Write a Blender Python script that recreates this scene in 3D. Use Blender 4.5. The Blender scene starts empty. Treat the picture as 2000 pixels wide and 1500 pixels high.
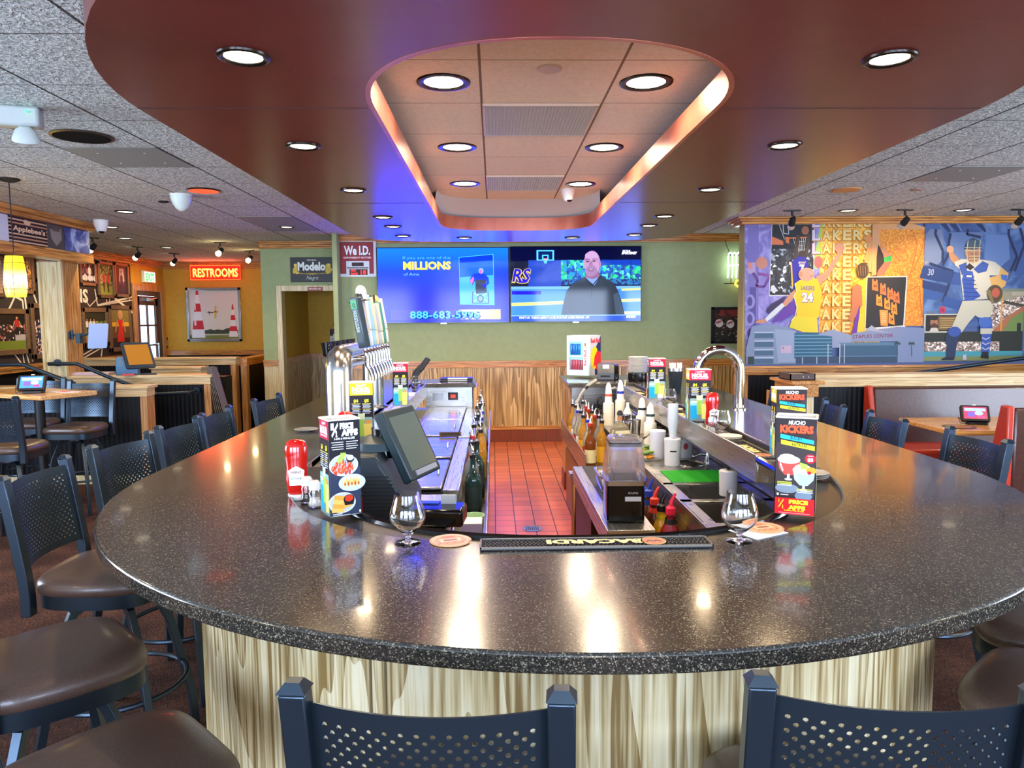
import bpy, bmesh, math, random
from mathutils import Matrix, Vector, Euler
random.seed(7)
PI = math.pi
S = bpy.context.scene
COL = S.collection

# ------------------------------------------------------------------ camera, light, exposure
S.view_settings.view_transform = 'Standard'
S.view_settings.look = 'None'
S.view_settings.gamma = 1.0
S.view_settings.use_curve_mapping = False
S.view_settings.exposure = 0.3
cam_d = bpy.data.cameras.new('camera')
cam_d.sensor_width = 36.0
cam_d.lens = 36.0 * 1430.0 / 2000.0
cam_d.clip_end = 200
cam = bpy.data.objects.new('camera', cam_d)
COL.objects.link(cam)
def cam_basis(yaw, pitch, roll):
    y, p, r = map(math.radians, (yaw, pitch, roll))
    fw = Vector((math.sin(y)*math.cos(p), math.cos(y)*math.cos(p), -math.sin(p)))
    rt = Vector((math.cos(y), -math.sin(y), 0))
    up = Vector((math.sin(y)*math.sin(p), math.cos(y)*math.sin(p), math.cos(p)))
    R = rt*math.cos(r) - up*math.sin(r)
    U = up*math.cos(r) + rt*math.sin(r)
    return Matrix((R, U, -fw)).transposed().to_4x4()
cam.matrix_world = Matrix.Translation((0, 0, 1.65)) @ cam_basis(1.40, 5.115, 0.4)
S.camera = cam

def lin(h):
    if not isinstance(h, str): return (h[0], h[1], h[2], 1.0)
    h = h.lstrip('#')
    c = [int(h[i:i+2], 16)/255.0 for i in (0, 2, 4)]
    return tuple((x/12.92 if x <= .04045 else ((x+.055)/1.055)**2.4) for x in c) + (1.0,)

W = bpy.data.worlds.new('world'); S.world = W
W.use_nodes = True
W.node_tree.nodes['Background'].inputs[0].default_value = lin('#cfe4ff')
W.node_tree.nodes['Background'].inputs[1].default_value = 3.0

def area(name, loc, rot, sx, sy, power, color, spread=PI):
    d = bpy.data.lights.new(name, 'AREA'); d.shape = 'RECTANGLE'; d.size = sx; d.size_y = sy
    d.energy = power; d.color = lin(color)[:3]; d.spread = spread
    o = bpy.data.objects.new(name, d); COL.objects.link(o); o.location = loc; o.rotation_euler = rot
    return o
def spot(name, loc, target, power, color='#ffd9a8', angle=120, blend=.8, r=.05):
    d = bpy.data.lights.new(name, 'SPOT'); d.energy = power; d.color = lin(color)[:3]
    d.spot_size = math.radians(angle); d.spot_blend = blend; d.shadow_soft_size = r
    o = bpy.data.objects.new(name, d); COL.objects.link(o); o.location = loc
    v = Vector(target) - Vector(loc)
    o.rotation_euler = v.to_track_quat('-Z', 'Y').to_euler()
    return o
# daylight coming through the three street windows behind the camera and through a side window
for wx in (-3.6, -0.6, 2.4, 5.2):
    area('window_daylight', (wx, -3.35, 1.65), (PI/2, 0, 0), 2.2, 1.7, 235, '#c9dcff')
area('window_daylight', (-6.0, 3.0, 1.7), (PI/2, 0, -PI/2), 3.0, 1.5, 230, '#d6e6ff')
area('window_daylight', (7.3, 3.2, 1.7), (PI/2, 0, PI/2), 3.0, 1.5, 190, '#dce8ff')

# glow of the two lit television screens
area('screen_glow', (-.65, 9.62, 2.09), (-PI/2, 0, 0), 1.66, .93, 40, '#1430ff')
area('screen_glow', (1.08, 9.62, 2.09), (-PI/2, 0, 0), 1.66, .93, 10, '#5a6cff')

# ------------------------------------------------------------------ materials
MATS = {}
def newmat(name):
    m = bpy.data.materials.new(name); m.use_nodes = True
    nt = m.node_tree
    return m, nt, nt.nodes['Principled BSDF']
def flat(col, rough=.5, metal=0.0, emit=0.0, spec=.5, coat=0.0, alpha=1.0, trans=0.0, ior=1.45):
    key = (col, rough, metal, emit, spec, coat, alpha, trans, ior)
    if key in MATS: return MATS[key]
    m, nt, b = newmat('paint_%s' % (col if isinstance(col, str) else 'mix'))
    b.inputs['Base Color'].default_value = lin(col)
    b.inputs['Roughness'].default_value = rough
    b.inputs['Metallic'].default_value = metal
    b.inputs['Specular IOR Level'].default_value = spec
    b.inputs['Coat Weight'].default_value = coat
    b.inputs['Coat Roughness'].default_value = .08
    b.inputs['Transmission Weight'].default_value = trans
    b.inputs['IOR'].default_value = ior
    b.inputs['Alpha'].default_value = alpha
    if emit:
        b.inputs['Emission Color'].default_value = lin(col)
        b.inputs['Emission Strength'].default_value = emit
    MATS[key] = m
    return m
def N(nt, typ, **kw):
    n = nt.nodes.new(typ)
    for k, v in kw.items():
        if k in n.inputs: n.inputs[k].default_value = v
        else: setattr(n, k, v)
    return n
def coords(nt, scale=(1, 1, 1), rot=(0, 0, 0)):
    t = N(nt, 'ShaderNodeTexCoord'); mp = N(nt, 'ShaderNodeMapping')
    mp.inputs['Scale'].default_value = scale; mp.inputs['Rotation'].default_value = rot
    nt.links.new(t.outputs['Object'], mp.inputs['Vector'])
    return mp.outputs[0]
def ramp(nt, fac, stops):
    r = N(nt, 'ShaderNodeValToRGB'); e = r.color_ramp.elements
    e[0].position, e[0].color = stops[0][0], lin(stops[0][1])
    e[1].position, e[1].color = stops[-1][0], lin(stops[-1][1])
    for p, c in stops[1:-1]:
        x = e.new(p); x.color = lin(c)
    nt.links.new(fac, r.inputs[0])
    return r.outputs[0]
def bump(nt, b, h, strength, dist=.01):
    n = N(nt, 'ShaderNodeBump'); n.inputs['Strength'].default_value = strength
    n.inputs['Distance'].default_value = dist
    nt.links.new(h, n.inputs['Height']); nt.links.new(n.outputs[0], b.inputs['Normal'])
def noisy(name, stops, scale, rough=.5, vscale=(1, 1, 1), detail=4, distort=0.0, bmp=0, metal=0, coat=0, spec=.5):
    m, nt, b = newmat(name)
    v = coords(nt, vscale)
    n = N(nt, 'ShaderNodeTexNoise', Scale=scale, Detail=detail, Distortion=distort)
    nt.links.new(v, n.inputs['Vector'])
    nt.links.new(ramp(nt, n.outputs[0], stops), b.inputs['Base Color'])
    b.inputs['Roughness'].default_value = rough; b.inputs['Metallic'].default_value = metal
    b.inputs['Coat Weight'].default_value = coat; b.inputs['Coat Roughness'].default_value = .1
    b.inputs['Specular IOR Level'].default_value = spec
    if bmp: bump(nt, b, n.outputs[0], bmp)
    return m
def wood(name, dark, mid, light, axis='z', ring=7.0, rough=.35, coat=.3, fine=1.0, contrast=1.0, lines=14.0):
    """plain sawn oak: long wavy growth rings plus fine pores, grain along `axis`"""
    m, nt, b = newmat(name)
    st = {'x': (.09, 1, 1), 'y': (1, .09, 1), 'z': (1, 1, .09)}[axis]
    v = coords(nt, st)
    n = N(nt, 'ShaderNodeTexNoise', Scale=ring*.55, Detail=2.0, Roughness=.5, Distortion=.2)
    nt.links.new(v, n.inputs['Vector'])
    mu = N(nt, 'ShaderNodeMath', operation='MULTIPLY'); mu.inputs[1].default_value = lines
    nt.links.new(n.outputs[0], mu.inputs[0])
    fr = N(nt, 'ShaderNodeMath', operation='FRACT'); nt.links.new(mu.outputs[0], fr.inputs[0])
    st2 = tuple(s*(1 if s == 1 else .3) for s in st)
    v2 = coords(nt, st2)
    n2 = N(nt, 'ShaderNodeTexNoise', Scale=95*fine, Detail=3.0); nt.links.new(v2, n2.inputs['Vector'])
    mx = N(nt, 'ShaderNodeMath', operation='MULTIPLY_ADD'); nt.links.new(n2.outputs[0], mx.inputs[0])
    mx.inputs[1].default_value = 1.15
    m3 = N(nt, 'ShaderNodeMath', operation='MULTIPLY'); m3.inputs[1].default_value = .34*contrast
    nt.links.new(fr.outputs[0], m3.inputs[0]); nt.links.new(m3.outputs[0], mx.inputs[2])
    nt.links.new(ramp(nt, mx.outputs[0], [(.50, light), (.68, mid), (.88, dark)]), b.inputs['Base Color'])
    b.inputs['Roughness'].default_value = rough
    b.inputs['Coat Weight'].default_value = coat; b.inputs['Coat Roughness'].default_value = .2
    return m
M_oak = wood('oak_plywood', '#86683a', '#c2a266', '#d8be88', 'z', 8.0, fine=.8, lines=12)
M_oakpale = wood('pale_oak_plywood', '#836a3c', '#c0ae80', '#d8cda8', 'z', 7.0, rough=.45, coat=.1, fine=.8, contrast=.75, lines=16)
M_trimx = wood('honey_oak_x', '#8a5420', '#bd7f38', '#d59a50', 'x', 9.0, rough=.3, coat=.4, contrast=.6)
M_trimy = wood('honey_oak_y', '#8a5420', '#bd7f38', '#d59a50', 'y', 9.0, rough=.3, coat=.4, contrast=.6)
M_trimz = wood('honey_oak_z', '#8a5a2a', '#b9844a', '#cf9f66', 'z', 9.0, rough=.35, coat=.3, contrast=.6)
M_palez = wood('pale_oak_z', '#b39a66', '#cdbb8b', '#ddd0a6', 'z', 9.0, rough=.4, coat=.2, contrast=.5)
M_palex = wood('pale_oak_x', '#b08d58', '#cfae76', '#dfc592', 'x', 9.0, rough=.35, coat=.3, contrast=.5)
M_table = wood('butcher_block_top', '#b67b3e', '#d7a263', '#e9bf86', 'x', 12.0, rough=.25, coat=.5, contrast=.5)

def mat_granite():
    m, nt, b = newmat('speckled_granite')
    v = coords(nt)
    n = N(nt, 'ShaderNodeTexVoronoi', Scale=430.0); n.feature = 'F1'
    nt.links.new(v, n.inputs['Vector'])
    sep = N(nt, 'ShaderNodeSeparateColor'); nt.links.new(n.outputs['Color'], sep.inputs[0])
    c = ramp(nt, sep.outputs[0], [(.0, '#1c1b18'), (.5, '#2a2823'), (.74, '#3c382f'), (.86, '#4c463b'), (.968, '#8e8470')])
    n2 = N(nt, 'ShaderNodeTexNoise', Scale=2.2, Detail=2.0); nt.links.new(v, n2.inputs['Vector'])
    nt.links.new(c, b.inputs['Base Color'])
    b.inputs['Roughness'].default_value = .17
    b.inputs['Specular IOR Level'].default_value = .75
    b.inputs['Coat Weight'].default_value = .35; b.inputs['Coat Roughness'].default_value = .05
    return m
M_granite = mat_granite()
def mat_steel(name, col, rough, axis, amt=.12):
    m, nt, b = newmat(name)
    st = {'x': (.02, 1, 1), 'y': (1, .02, 1), 'z': (1, 1, .02), 'n': (1, 1, 1)}[axis]
    v = coords(nt, st)
    n = N(nt, 'ShaderNodeTexNoise', Scale=180.0 if axis != 'n' else 9.0, Detail=2.0); nt.links.new(v, n.inputs['Vector'])
    mr = N(nt, 'ShaderNodeMapRange'); mr.inputs['To Min'].default_value = rough-amt; mr.inputs['To Max'].default_value = rough+amt
    nt.links.new(n.outputs[0], mr.inputs['Value']); nt.links.new(mr.outputs[0], b.inputs['Roughness'])
    b.inputs['Base Color'].default_value = lin(col); b.inputs['Metallic'].default_value = 1.0
    return m
M_steel = mat_steel('brushed_stainless', '#b8b8b4', .3, 'y')
M_steelx = mat_steel('brushed_stainless_x', '#b8b8b4', .3, 'x')
M_steeln = mat_steel('worn_stainless', '#a9a8a2', .3, 'n')
M_chrome = flat('#d8d8d6', .08, 1.0)
M_satin = flat('#b9bcbe', .22, 1.0)
M_darkmetal = flat('#3c4046', .35, .9)
M_stool = flat('#3a4651', .34, .85)
M_stoolseat = noisy('brown_vinyl_seat', [(.3, '#43332b'), (.7, '#574238')], 260, rough=.36, bmp=.06, coat=.15)
M_black = flat('#101114', .45)
M_blackgloss = flat('#0c0d10', .12)
M_blackmat = flat('#17181a', .7)
M_rubber = flat('#1b1c1d', .6)
M_white = flat('#e9e8e4', .5)
M_glass = flat('#ffffff', .0, trans=1.0, ior=1.45)
M_clearplastic = flat('#f4f0ee', .08, trans=.92, ior=1.3)
M_pane = flat('#eaf6ff', .02, trans=1.0, ior=1.02)

def mat_ceiling(name, x0, px, y0, py, c1, c2, bumpy, line=.006):
    m, nt, b = newmat(name)
    tc = N(nt, 'ShaderNodeTexCoord'); sx = N(nt, 'ShaderNodeSeparateXYZ')
    nt.links.new(tc.outputs['Object'], sx.inputs[0])
    def grid(out, o, p):
        a = N(nt, 'ShaderNodeMath', operation='SUBTRACT'); nt.links.new(out, a.inputs[0]); a.inputs[1].default_value = o
        q = N(nt, 'ShaderNodeMath', operation='PINGPONG'); nt.links.new(a.outputs[0], q.inputs[0]); q.inputs[1].default_value = p/2
        c = N(nt, 'ShaderNodeMath', operation='LESS_THAN'); nt.links.new(q.outputs[0], c.inputs[0])
        return c
    gx = grid(sx.outputs[0], x0, px); gx.inputs[1].default_value = line*1.2
    gy = grid(sx.outputs[1], y0, py); gy.inputs[1].default_value = line*.6
    mx = N(nt, 'ShaderNodeMath', operation='MAXIMUM'); nt.links.new(gx.outputs[0], mx.inputs[0]); nt.links.new(gy.outputs[0], mx.inputs[1])
    n = N(nt, 'ShaderNodeTexNoise', Scale=42.0, Detail=3.0, Roughness=.6, Distortion=.8); nt.links.new(tc.outputs['Object'], n.inputs['Vector'])
    col = ramp(nt, n.outputs[0], [(.4, c1), (.58, c2)])
    mix = N(nt, 'ShaderNodeMix', data_type='RGBA'); nt.links.new(mx.outputs[0], mix.inputs[0])
    nt.links.new(col, mix.inputs[6]); mix.inputs[7].default_value = lin('#4d4a47') if bumpy else lin('#8d7c68')
    nt.links.new(mix.outputs[2], b.inputs['Base Color'])
    b.inputs['Roughness'].default_value = .9; b.inputs['Specular IOR Level'].default_value = .1
    if bumpy: bump(nt, b, n.outputs[0], .9, .02)
    return m
M_ceil = mat_ceiling('textured_ceiling_tile', -2.11, .6083, 3.547, .615, '#a4aba7', '#dfe5e1', True)
M_tray = mat_ceiling('smooth_ceiling_tile', -.05, .61, 3.19, .62, '#efe2d0', '#f6ecdc', False, .005)

def mat_quarry():
    m, nt, b = newmat('quarry_tile')
    v = coords(nt, rot=(0, 0, PI/2))
    br = N(nt, 'ShaderNodeTexBrick', Scale=1.0); br.offset = .0
    br.inputs['Brick Width'].default_value = .1585; br.inputs['Row Height'].default_value = .1585
    br.inputs['Mortar Size'].default_value = .004
    br.inputs['Color1'].default_value = lin('#d4703c'); br.inputs['Color2'].default_value = lin('#bc5e30')
    br.inputs['Mortar'].default_value = lin('#2e1a12')
    mp = nt.nodes[-1] if False else None
    nt.links.new(v, br.inputs['Vector'])
    nt.links.new(br.outputs['Color'], b.inputs['Base Color'])
    b.inputs['Roughness'].default_value = .38
    return m
M_quarry = mat_quarry()
def mat_carpet():
    m, nt, b = newmat('brown_carpet')
    v = coords(nt, (1, .25, 1), (0, 0, .5))
    n = N(nt, 'ShaderNodeTexNoise', Scale=170.0, Detail=3.0); nt.links.new(v, n.inputs['Vector'])
    v2 = coords(nt)
    n2 = N(nt, 'ShaderNodeTexNoise', Scale=3.0, Detail=3.0); nt.links.new(v2, n2.inputs['Vector'])
    a = N(nt, 'ShaderNodeMath', operation='MULTIPLY_ADD'); a.inputs[1].default_value = .6
    nt.links.new(n.outputs[0], a.inputs[0])
    q = N(nt, 'ShaderNodeMath', operation='MULTIPLY'); q.inputs[1].default_value = .4; nt.links.new(n2.outputs[0], q.inputs[0])
    nt.links.new(q.outputs[0], a.inputs[2])
    nt.links.new(ramp(nt, a.outputs[0], [(.36, '#241814'), (.5, '#402a22'), (.68, '#6a4836')]), b.inputs['Base Color'])
    b.inputs['Roughness'].default_value = .95; b.inputs['Specular IOR Level'].default_value = .1
    bump(nt, b, n.outputs[0], .4)
    return m
M_carpet = mat_carpet()
M_green = noisy('sage_wall_paint', [(.3, '#93a06e'), (.7, '#9aa876')], 14, rough=.7)
M_gold = noisy('gold_wall_paint', [(.3, '#c4982a'), (.7, '#cca034')], 14, rough=.7)
M_olive = flat('#a8994a', .7)
M_red = noisy('oxblood_soffit_paint', [(.3, '#6a2c29'), (.7, '#783631')], 1.5, rough=.27, spec=.5)
def mat_beadboard():
    m, nt, b = newmat('black_beadboard')
    v = coords(nt)
    w = N(nt, 'ShaderNodeTexWave', Scale=6.5, Distortion=0.0); w.bands_direction = 'DIAGONAL' if False else 'X'
    nt.links.new(v, w.inputs['Vector'])
    nt.links.new(ramp(nt, w.outputs[0], [(.0, '#030304'), (.12, '#0c0e12'), (1, '#101318')]), b.inputs['Base Color'])
    b.inputs['Roughness'].default_value = .5; b.inputs['Specular IOR Level'].default_value = .2
    bump(nt, b, w.outputs[0], .3)
    return m
M_bead = mat_beadboard()

# ------------------------------------------------------------------ geometry helpers
class MB:
    """collects shapes, then links them as ONE mesh object"""
    def __init__(s): s.v = []; s.f = []; s.mi = []; s.T = Matrix()
    def add(s, vs, fs, m=0):
        b = len(s.v)
        s.v += [s.T @ Vector(p) for p in vs]
        s.f += [tuple(b+i for i in f) for f in fs]
        s.mi += [m]*len(fs) if isinstance(m, int) else list(m)
        return s
    def box(s, x0, y0, z0, x1, y1, z1, m=0):
        x0, x1 = min(x0, x1), max(x0, x1); y0, y1 = min(y0, y1), max(y0, y1); z0, z1 = min(z0, z1), max(z0, z1)
        return s.add([(x0,y0,z0),(x1,y0,z0),(x1,y1,z0),(x0,y1,z0),(x0,y0,z1),(x1,y0,z1),(x1,y1,z1),(x0,y1,z1)],
              [(0,3,2,1),(4,5,6,7),(0,1,5,4),(1,2,6,5),(2,3,7,6),(3,0,4,7)], m)
    def prism(s, poly, z0, z1, m=0, top=True, bot=True, scale=1.0):
        n = len(poly)
        a = sum(poly[i][0]*poly[(i+1)%n][1]-poly[(i+1)%n][0]*poly[i][1] for i in range(n))
        if a < 0: poly = poly[::-1]
        cx = sum(p[0] for p in poly)/n; cy = sum(p[1] for p in poly)/n
        vs = [(p[0], p[1], z0) for p in poly] + [(cx+(p[0]-cx)*scale, cy+(p[1]-cy)*scale, z1) for p in poly]
        fs = [(i, (i+1)%n, n+(i+1)%n, n+i) for i in range(n)]
        if top: fs.append(tuple(range(n, 2*n)))
        if bot: fs.append(tuple(range(n-1, -1, -1)))
        return s.add(vs, fs, m)
    def ring(s, outer, inner, z0, z1, m=0):
        """band between two outlines with the same number of points"""
        n = len(outer)
        vs = [(p[0],p[1],z0) for p in outer]+[(p[0],p[1],z1) for p in outer]+[(p[0],p[1],z0) for p in inner]+[(p[0],p[1],z1) for p in inner]
        fs = []
        for i in range(n):
            j = (i+1) % n
            fs += [(i,j,n+j,n+i), (2*n+j,2*n+i,3*n+i,3*n+j), (n+i,n+j,3*n+j,3*n+i), (j,i,2*n+i,2*n+j)]
        return s.add(vs, fs, m)
    def strip(s, pts, z0, z1, m=0, closed=False):
        n = len(pts); vs = [(p[0],p[1],z0) for p in pts]+[(p[0],p[1],z1) for p in pts]
        return s.add(vs, [(i,(i+1)%n,n+(i+1)%n,n+i) for i in range(n if closed else n-1)], m)
    def thick(s, pts, off, z0, z1, m=0):
        """open path with thickness off to its left, from z0 to z1"""
        q = offset_path(pts, off)
        n = len(pts)
        vs = [(p[0],p[1],z0) for p in pts]+[(p[0],p[1],z1) for p in pts]+[(p[0],p[1],z0) for p in q]+[(p[0],p[1],z1) for p in q]
        fs = []
        for i in range(n-1):
            j = i+1
            fs += [(i,j,n+j,n+i), (2*n+j,2*n+i,3*n+i,3*n+j), (n+i,n+j,3*n+j,3*n+i), (j,i,2*n+i,2*n+j)]
        fs += [(0,n,3*n,2*n), (n-1,3*n-1,4*n-1,2*n-1)]
        return s.add(vs, fs, m)
    def lathe(s, prof, n=20, at=(0,0,0), m=0, cap0=True, cap1=True, ang=2*PI, axis=None):
        vs = []; fs = []; mi = []
        k = len(prof)
        full = abs(ang-2*PI) < 1e-6
        cnt = n if full else n+1
        Q = Matrix() if axis is None else Vector(axis).to_track_quat('Z', 'Y').to_matrix().to_4x4()
        O = Vector(at)
        for i in range(cnt):
            a = ang*i/n
            for p in prof:
                vs.append(O + (Q @ Vector((p[0]*math.cos(a), p[0]*math.sin(a), p[1]))))
        for i in range(n):
            j = (i+1) % cnt
            for q in range(k-1):
                fs.append((i*k+q, j*k+q, j*k+q+1, i*k+q+1))
                mi.append(m if isinstance(m, int) else m[min(q, len(m)-1)])
        if cap0 and full: fs.append(tuple(i*k for i in range(n-1, -1, -1))); mi.append(m if isinstance(m, int) else m[0])
        if cap1 and full: fs.append(tuple(i*k+k-1 for i in range(n))); mi.append(m if isinstance(m, int) else m[-1])
        return s.add(vs, fs, mi)
    def cyl(s, p0, p1, r0, r1=None, n=16, m=0):
        p0 = Vector(p0); p1 = Vector(p1); d = p1-p0
        return s.lathe([(r0, 0), (r0 if r1 is None else r1, d.length)], n, p0, m, axis=d)
    def tube(s, pts, r, n=8, m=0, closed=False, rect=None, up=None):
        pts = [Vector(p) for p in pts]; k = len(pts)
        vs = []; prev = None
        for i, p in enumerate(pts):
            if closed: t = pts[(i+1)%k]-pts[i-1]
            else: t = pts[min(i+1, k-1)]-pts[max(i-1, 0)]
            t.normalize()
            if rect:
                u = Vector(up or (0,0,1)); a = u.cross(t)
                if a.length < 1e-4: a = Vector((1,0,0))
                a.normalize(); b = t.cross(a)
                hw, hh = rect[0]/2, rect[1]/2
                vs += [p+a*hw+b*hh, p-a*hw+b*hh, p-a*hw-b*hh, p+a*hw-b*hh]
            else:
                if prev is None:
                    a = t.cross(Vector((0,0,1)))
                    if a.length < 1e-3: a = t.cross(Vector((1,0,0)))
                else: a = prev - t*prev.dot(t)
                a.normalize(); b = t.cross(a); prev = a
                rr = r[i] if isinstance(r, (list, tuple)) else r
                vs += [p + (a*math.cos(2*PI*q/n)+b*math.sin(2*PI*q/n))*rr for q in range(n)]
        c = 4 if rect else n
        fs = []
        for i in range(k if closed else k-1):
            j = (i+1) % k
            for q in range(c):
                q2 = (q+1) % c
                fs.append((i*c+q, i*c+q2, j*c+q2, j*c+q))
        if not closed: fs += [tuple(range(c-1, -1, -1)), tuple((k-1)*c+q for q in range(c))]
        return s.add(vs, fs, m)
    def build(s, name, mats, parent=None, bevel=0, angle=38, solid=0, sub=0, weld=0, flat_=False):
        me = bpy.data.meshes.new(name)
        me.from_pydata([tuple(v) for v in s.v], [], s.f)
        if not isinstance(mats, (list, tuple)): mats = [mats]
        for m in mats: me.materials.append(m)
        me.polygons.foreach_set('material_index', s.mi)
        bm = bmesh.new(); bm.from_mesh(me)
        if weld: bmesh.ops.remove_doubles(bm, verts=bm.verts, dist=weld)
        bmesh.ops.recalc_face_normals(bm, faces=bm.faces) if not getattr(s, 'keep', False) else None
        bm.to_mesh(me); bm.free()
        me.shade_flat() if flat_ else me.shade_smooth()
        if not flat_: me.set_sharp_from_angle(angle=math.radians(angle))
        o = bpy.data.objects.new(name, me); COL.objects.link(o)
        if parent: o.parent = parent
        if solid:
            q = o.modifiers.new('solid', 'SOLIDIFY'); q.thickness = solid
        if bevel:
            q = o.modifiers.new('bevel', 'BEVEL'); q.width = bevel; q.segments = 2; q.limit_method = 'ANGLE'; q.angle_limit = math.radians(45)
            q.harden_normals = False
        if sub:
            q = o.modifiers.new('sub', 'SUBSURF'); q.levels = sub; q.render_levels = sub
        return o
def offset_path(pts, off):
    out = []
    n = len(pts)
    for i in range(n):
        p = Vector(pts[i]); a = Vector(pts[max(i-1, 0)]); b = Vector(pts[min(i+1, n-1)])
        d1 = (p-a); d2 = (b-p)
        if d1.length < 1e-6: d1 = d2
        if d2.length < 1e-6: d2 = d1
        d1 = d1.normalized(); d2 = d2.normalized()
        n1 = Vector((-d1.y, d1.x)); n2 = Vector((-d2.y, d2.x))
        q = (n1+n2)
        q = q/q.length_squared*2 if q.length > .2 else n1
        out.append((p.x+q.x*off, p.y+q.y*off))
    return out
def tag(o, label=None, cat=None, group=None, kind=None):
    if label: o['label'] = label
    if cat: o['category'] = cat
    if group: o['group'] = group
    if kind: o['kind'] = kind
    return o
def thing(name, label, cat, loc=(0,0,0), rz=0.0, group=None):
    o = bpy.data.objects.new(name, None); COL.objects.link(o)
    o.empty_display_size = .1; o.location = loc; o.rotation_euler = (0, 0, rz)
    return tag(o, label, cat, group)
def struct(name, mb, mats, bevel=0, angle=38):
    o = mb.build(name, mats, None, bevel, angle); o['kind'] = 'structure'; return o
def solo(name, mb, mats, label, cat, loc=(0,0,0), rz=0.0, group=None, bevel=0, **k):
    o = mb.build(name, mats, None, bevel, **k); o.location = loc; o.rotation_euler = (0,0,rz)
    return tag(o, label, cat, group)
def dup(o, loc=None, rz=None, label=None, group=None, parent=None):
    c = o.copy(); COL.objects.link(c)
    if parent: c.parent = parent
    if loc is not None: c.location = loc
    if rz is not None: c.rotation_euler = (0, 0, rz)
    if label: c['label'] = label
    if group: c['group'] = group
    for ch in list(o.children): dup(ch, parent=c)
    return c

_TC = {}
def text_mesh(s, bold=0.0, res=2):
    """outline of a line of lettering, height 1 (capital letters), left at 0"""
    key = (s, bold)
    if key in _TC: return _TC[key]
    cu = bpy.data.curves.new('lettering', 'FONT'); cu.body = s; cu.size = 1.0; cu.offset = bold
    cu.resolution_u = res; cu.fill_mode = 'FRONT'
    ob = bpy.data.objects.new('lettering', cu)
    me = bpy.data.meshes.new_from_object(ob)
    vs = [(v.co.x, v.co.y) for v in me.vertices]; fs = [tuple(p.vertices) for p in me.polygons]
    bpy.data.objects.remove(ob); bpy.data.meshes.remove(me); bpy.data.curves.remove(cu)
    if vs:
        x0 = min(v[0] for v in vs); x1 = max(v[0] for v in vs); y0 = 0.0; y1 = max(v[1] for v in vs)
        y0 = min(0.0, 0.0)
        k = 1.0/max(y1-y0, 1e-6)
        vs = [((v[0]-x0)*k, (v[1]-y0)*k) for v in vs]; w = (x1-x0)*k
    else: w = 1
    _TC[key] = (vs, fs, w)
    return _TC[key]
class Canvas:
    """flat graphics on a real surface: colour patches and lettering, one mesh"""
    def __init__(s, o, u, v, eps=.0004, rough=.5, emit=0.0, spec=.5, fn=None, dim=1.0):
        s.o = Vector(o); s.u = Vector(u).normalized(); s.w = Vector(v).normalized(); s.n = s.u.cross(s.w)
        s.eps = eps; s.L = 0; s.mats = []; s.idx = {}; s.v = []; s.f = []; s.mi = []
        s.rough = rough; s.emit = emit; s.spec = spec; s.fn = fn; s.dim = dim
    def slot(s, col):
        if isinstance(col, str) and s.dim != 1.0: col = tuple(round(c*s.dim, 4) for c in lin(col)[:3])
        m = col if isinstance(col, bpy.types.Material) else flat(col, s.rough, emit=s.emit, spec=s.spec)
        if m.name not in s.idx: s.idx[m.name] = len(s.mats); s.mats.append(m)
        return s.idx[m.name]
    def raw(s, pts, fs, col, lay=None):
        if lay is None: s.L += 1; lay = s.L
        b = len(s.v)
        for p in pts:
            q = s.fn(*p) if s.fn else p
            s.v.append(s.o + s.u*q[0] + s.w*q[1] + s.n*(s.eps*lay))
        k = s.slot(col)
        for f in fs: s.f.append(tuple(b+i for i in f)); s.mi.append(k)
        return s
    def poly(s, pts, col): return s.raw(pts, [tuple(range(len(pts)))], col)
    def rect(s, x0, y0, x1, y1, col): return s.poly([(x0,y0),(x1,y0),(x1,y1),(x0,y1)], col)
    def ell(s, cx, cy, rx, ry, col, n=20, rot=0.0, a0=0, a1=2*PI):
        pts = []
        for i in range(n):
            a = a0+(a1-a0)*i/(n if a1-a0 > 6.2 else n-1); x = rx*math.cos(a); y = ry*math.sin(a)
            pts.append((cx+x*math.cos(rot)-y*math.sin(rot), cy+x*math.sin(rot)+y*math.cos(rot)))
        return s.poly(pts, col)
    def line(s, pts, w, col, closed=False):
        s.L += 1
        if closed: pts = list(pts)+[pts[0]]
        for a, b in zip(pts, pts[1:]):
            dx, dy = b[0]-a[0], b[1]-a[1]; l = math.hypot(dx, dy) or 1
            ex, ey = -dy/l*w/2, dx/l*w/2
            s.raw([(a[0]+ex,a[1]+ey),(a[0]-ex,a[1]-ey),(b[0]-ex,b[1]-ey),(b[0]+ex,b[1]+ey)], [(0,1,2,3)], col, s.L)
        return s
    def text(s, t, x, y, h, col, w=None, bold=.02, rot=0.0, shear=0.0, align='l', flip=1):
        """lettering with its baseline start at x,y; h = capital height, w = total width; flip=-1 when v runs downwards"""
        vs, fs, tw = text_mesh(t, bold)
        k = h if w is None else w/tw
        W_ = tw*k; dx = {'l': 0, 'c': -W_/2, 'r': -W_}[align]
        pts = []
        for (a, b) in vs:
            X = a*k+dx+b*h*shear; Y = b*h*flip
            pts.append((x+X*math.cos(rot)-Y*math.sin(rot), y+X*math.sin(rot)+Y*math.cos(rot)))
        return s.raw(pts, fs, col)
    def build(s, name, parent=None):
        me = bpy.data.meshes.new(name)
        me.from_pydata([tuple(v) for v in s.v], [], s.f)
        for m in s.mats: me.materials.append(m)
        me.polygons.foreach_set('material_index', s.mi)
        bm = bmesh.new(); bm.from_mesh(me); bm.faces.ensure_lookup_table()
        for f in bm.faces:
            f.normal_update()
            if f.normal.dot(s.n) < 0: f.normal_flip()
        bm.to_mesh(me); bm.free()
        o = bpy.data.objects.new(name, me); COL.objects.link(o)
        if parent: o.parent = parent
        return o
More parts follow.
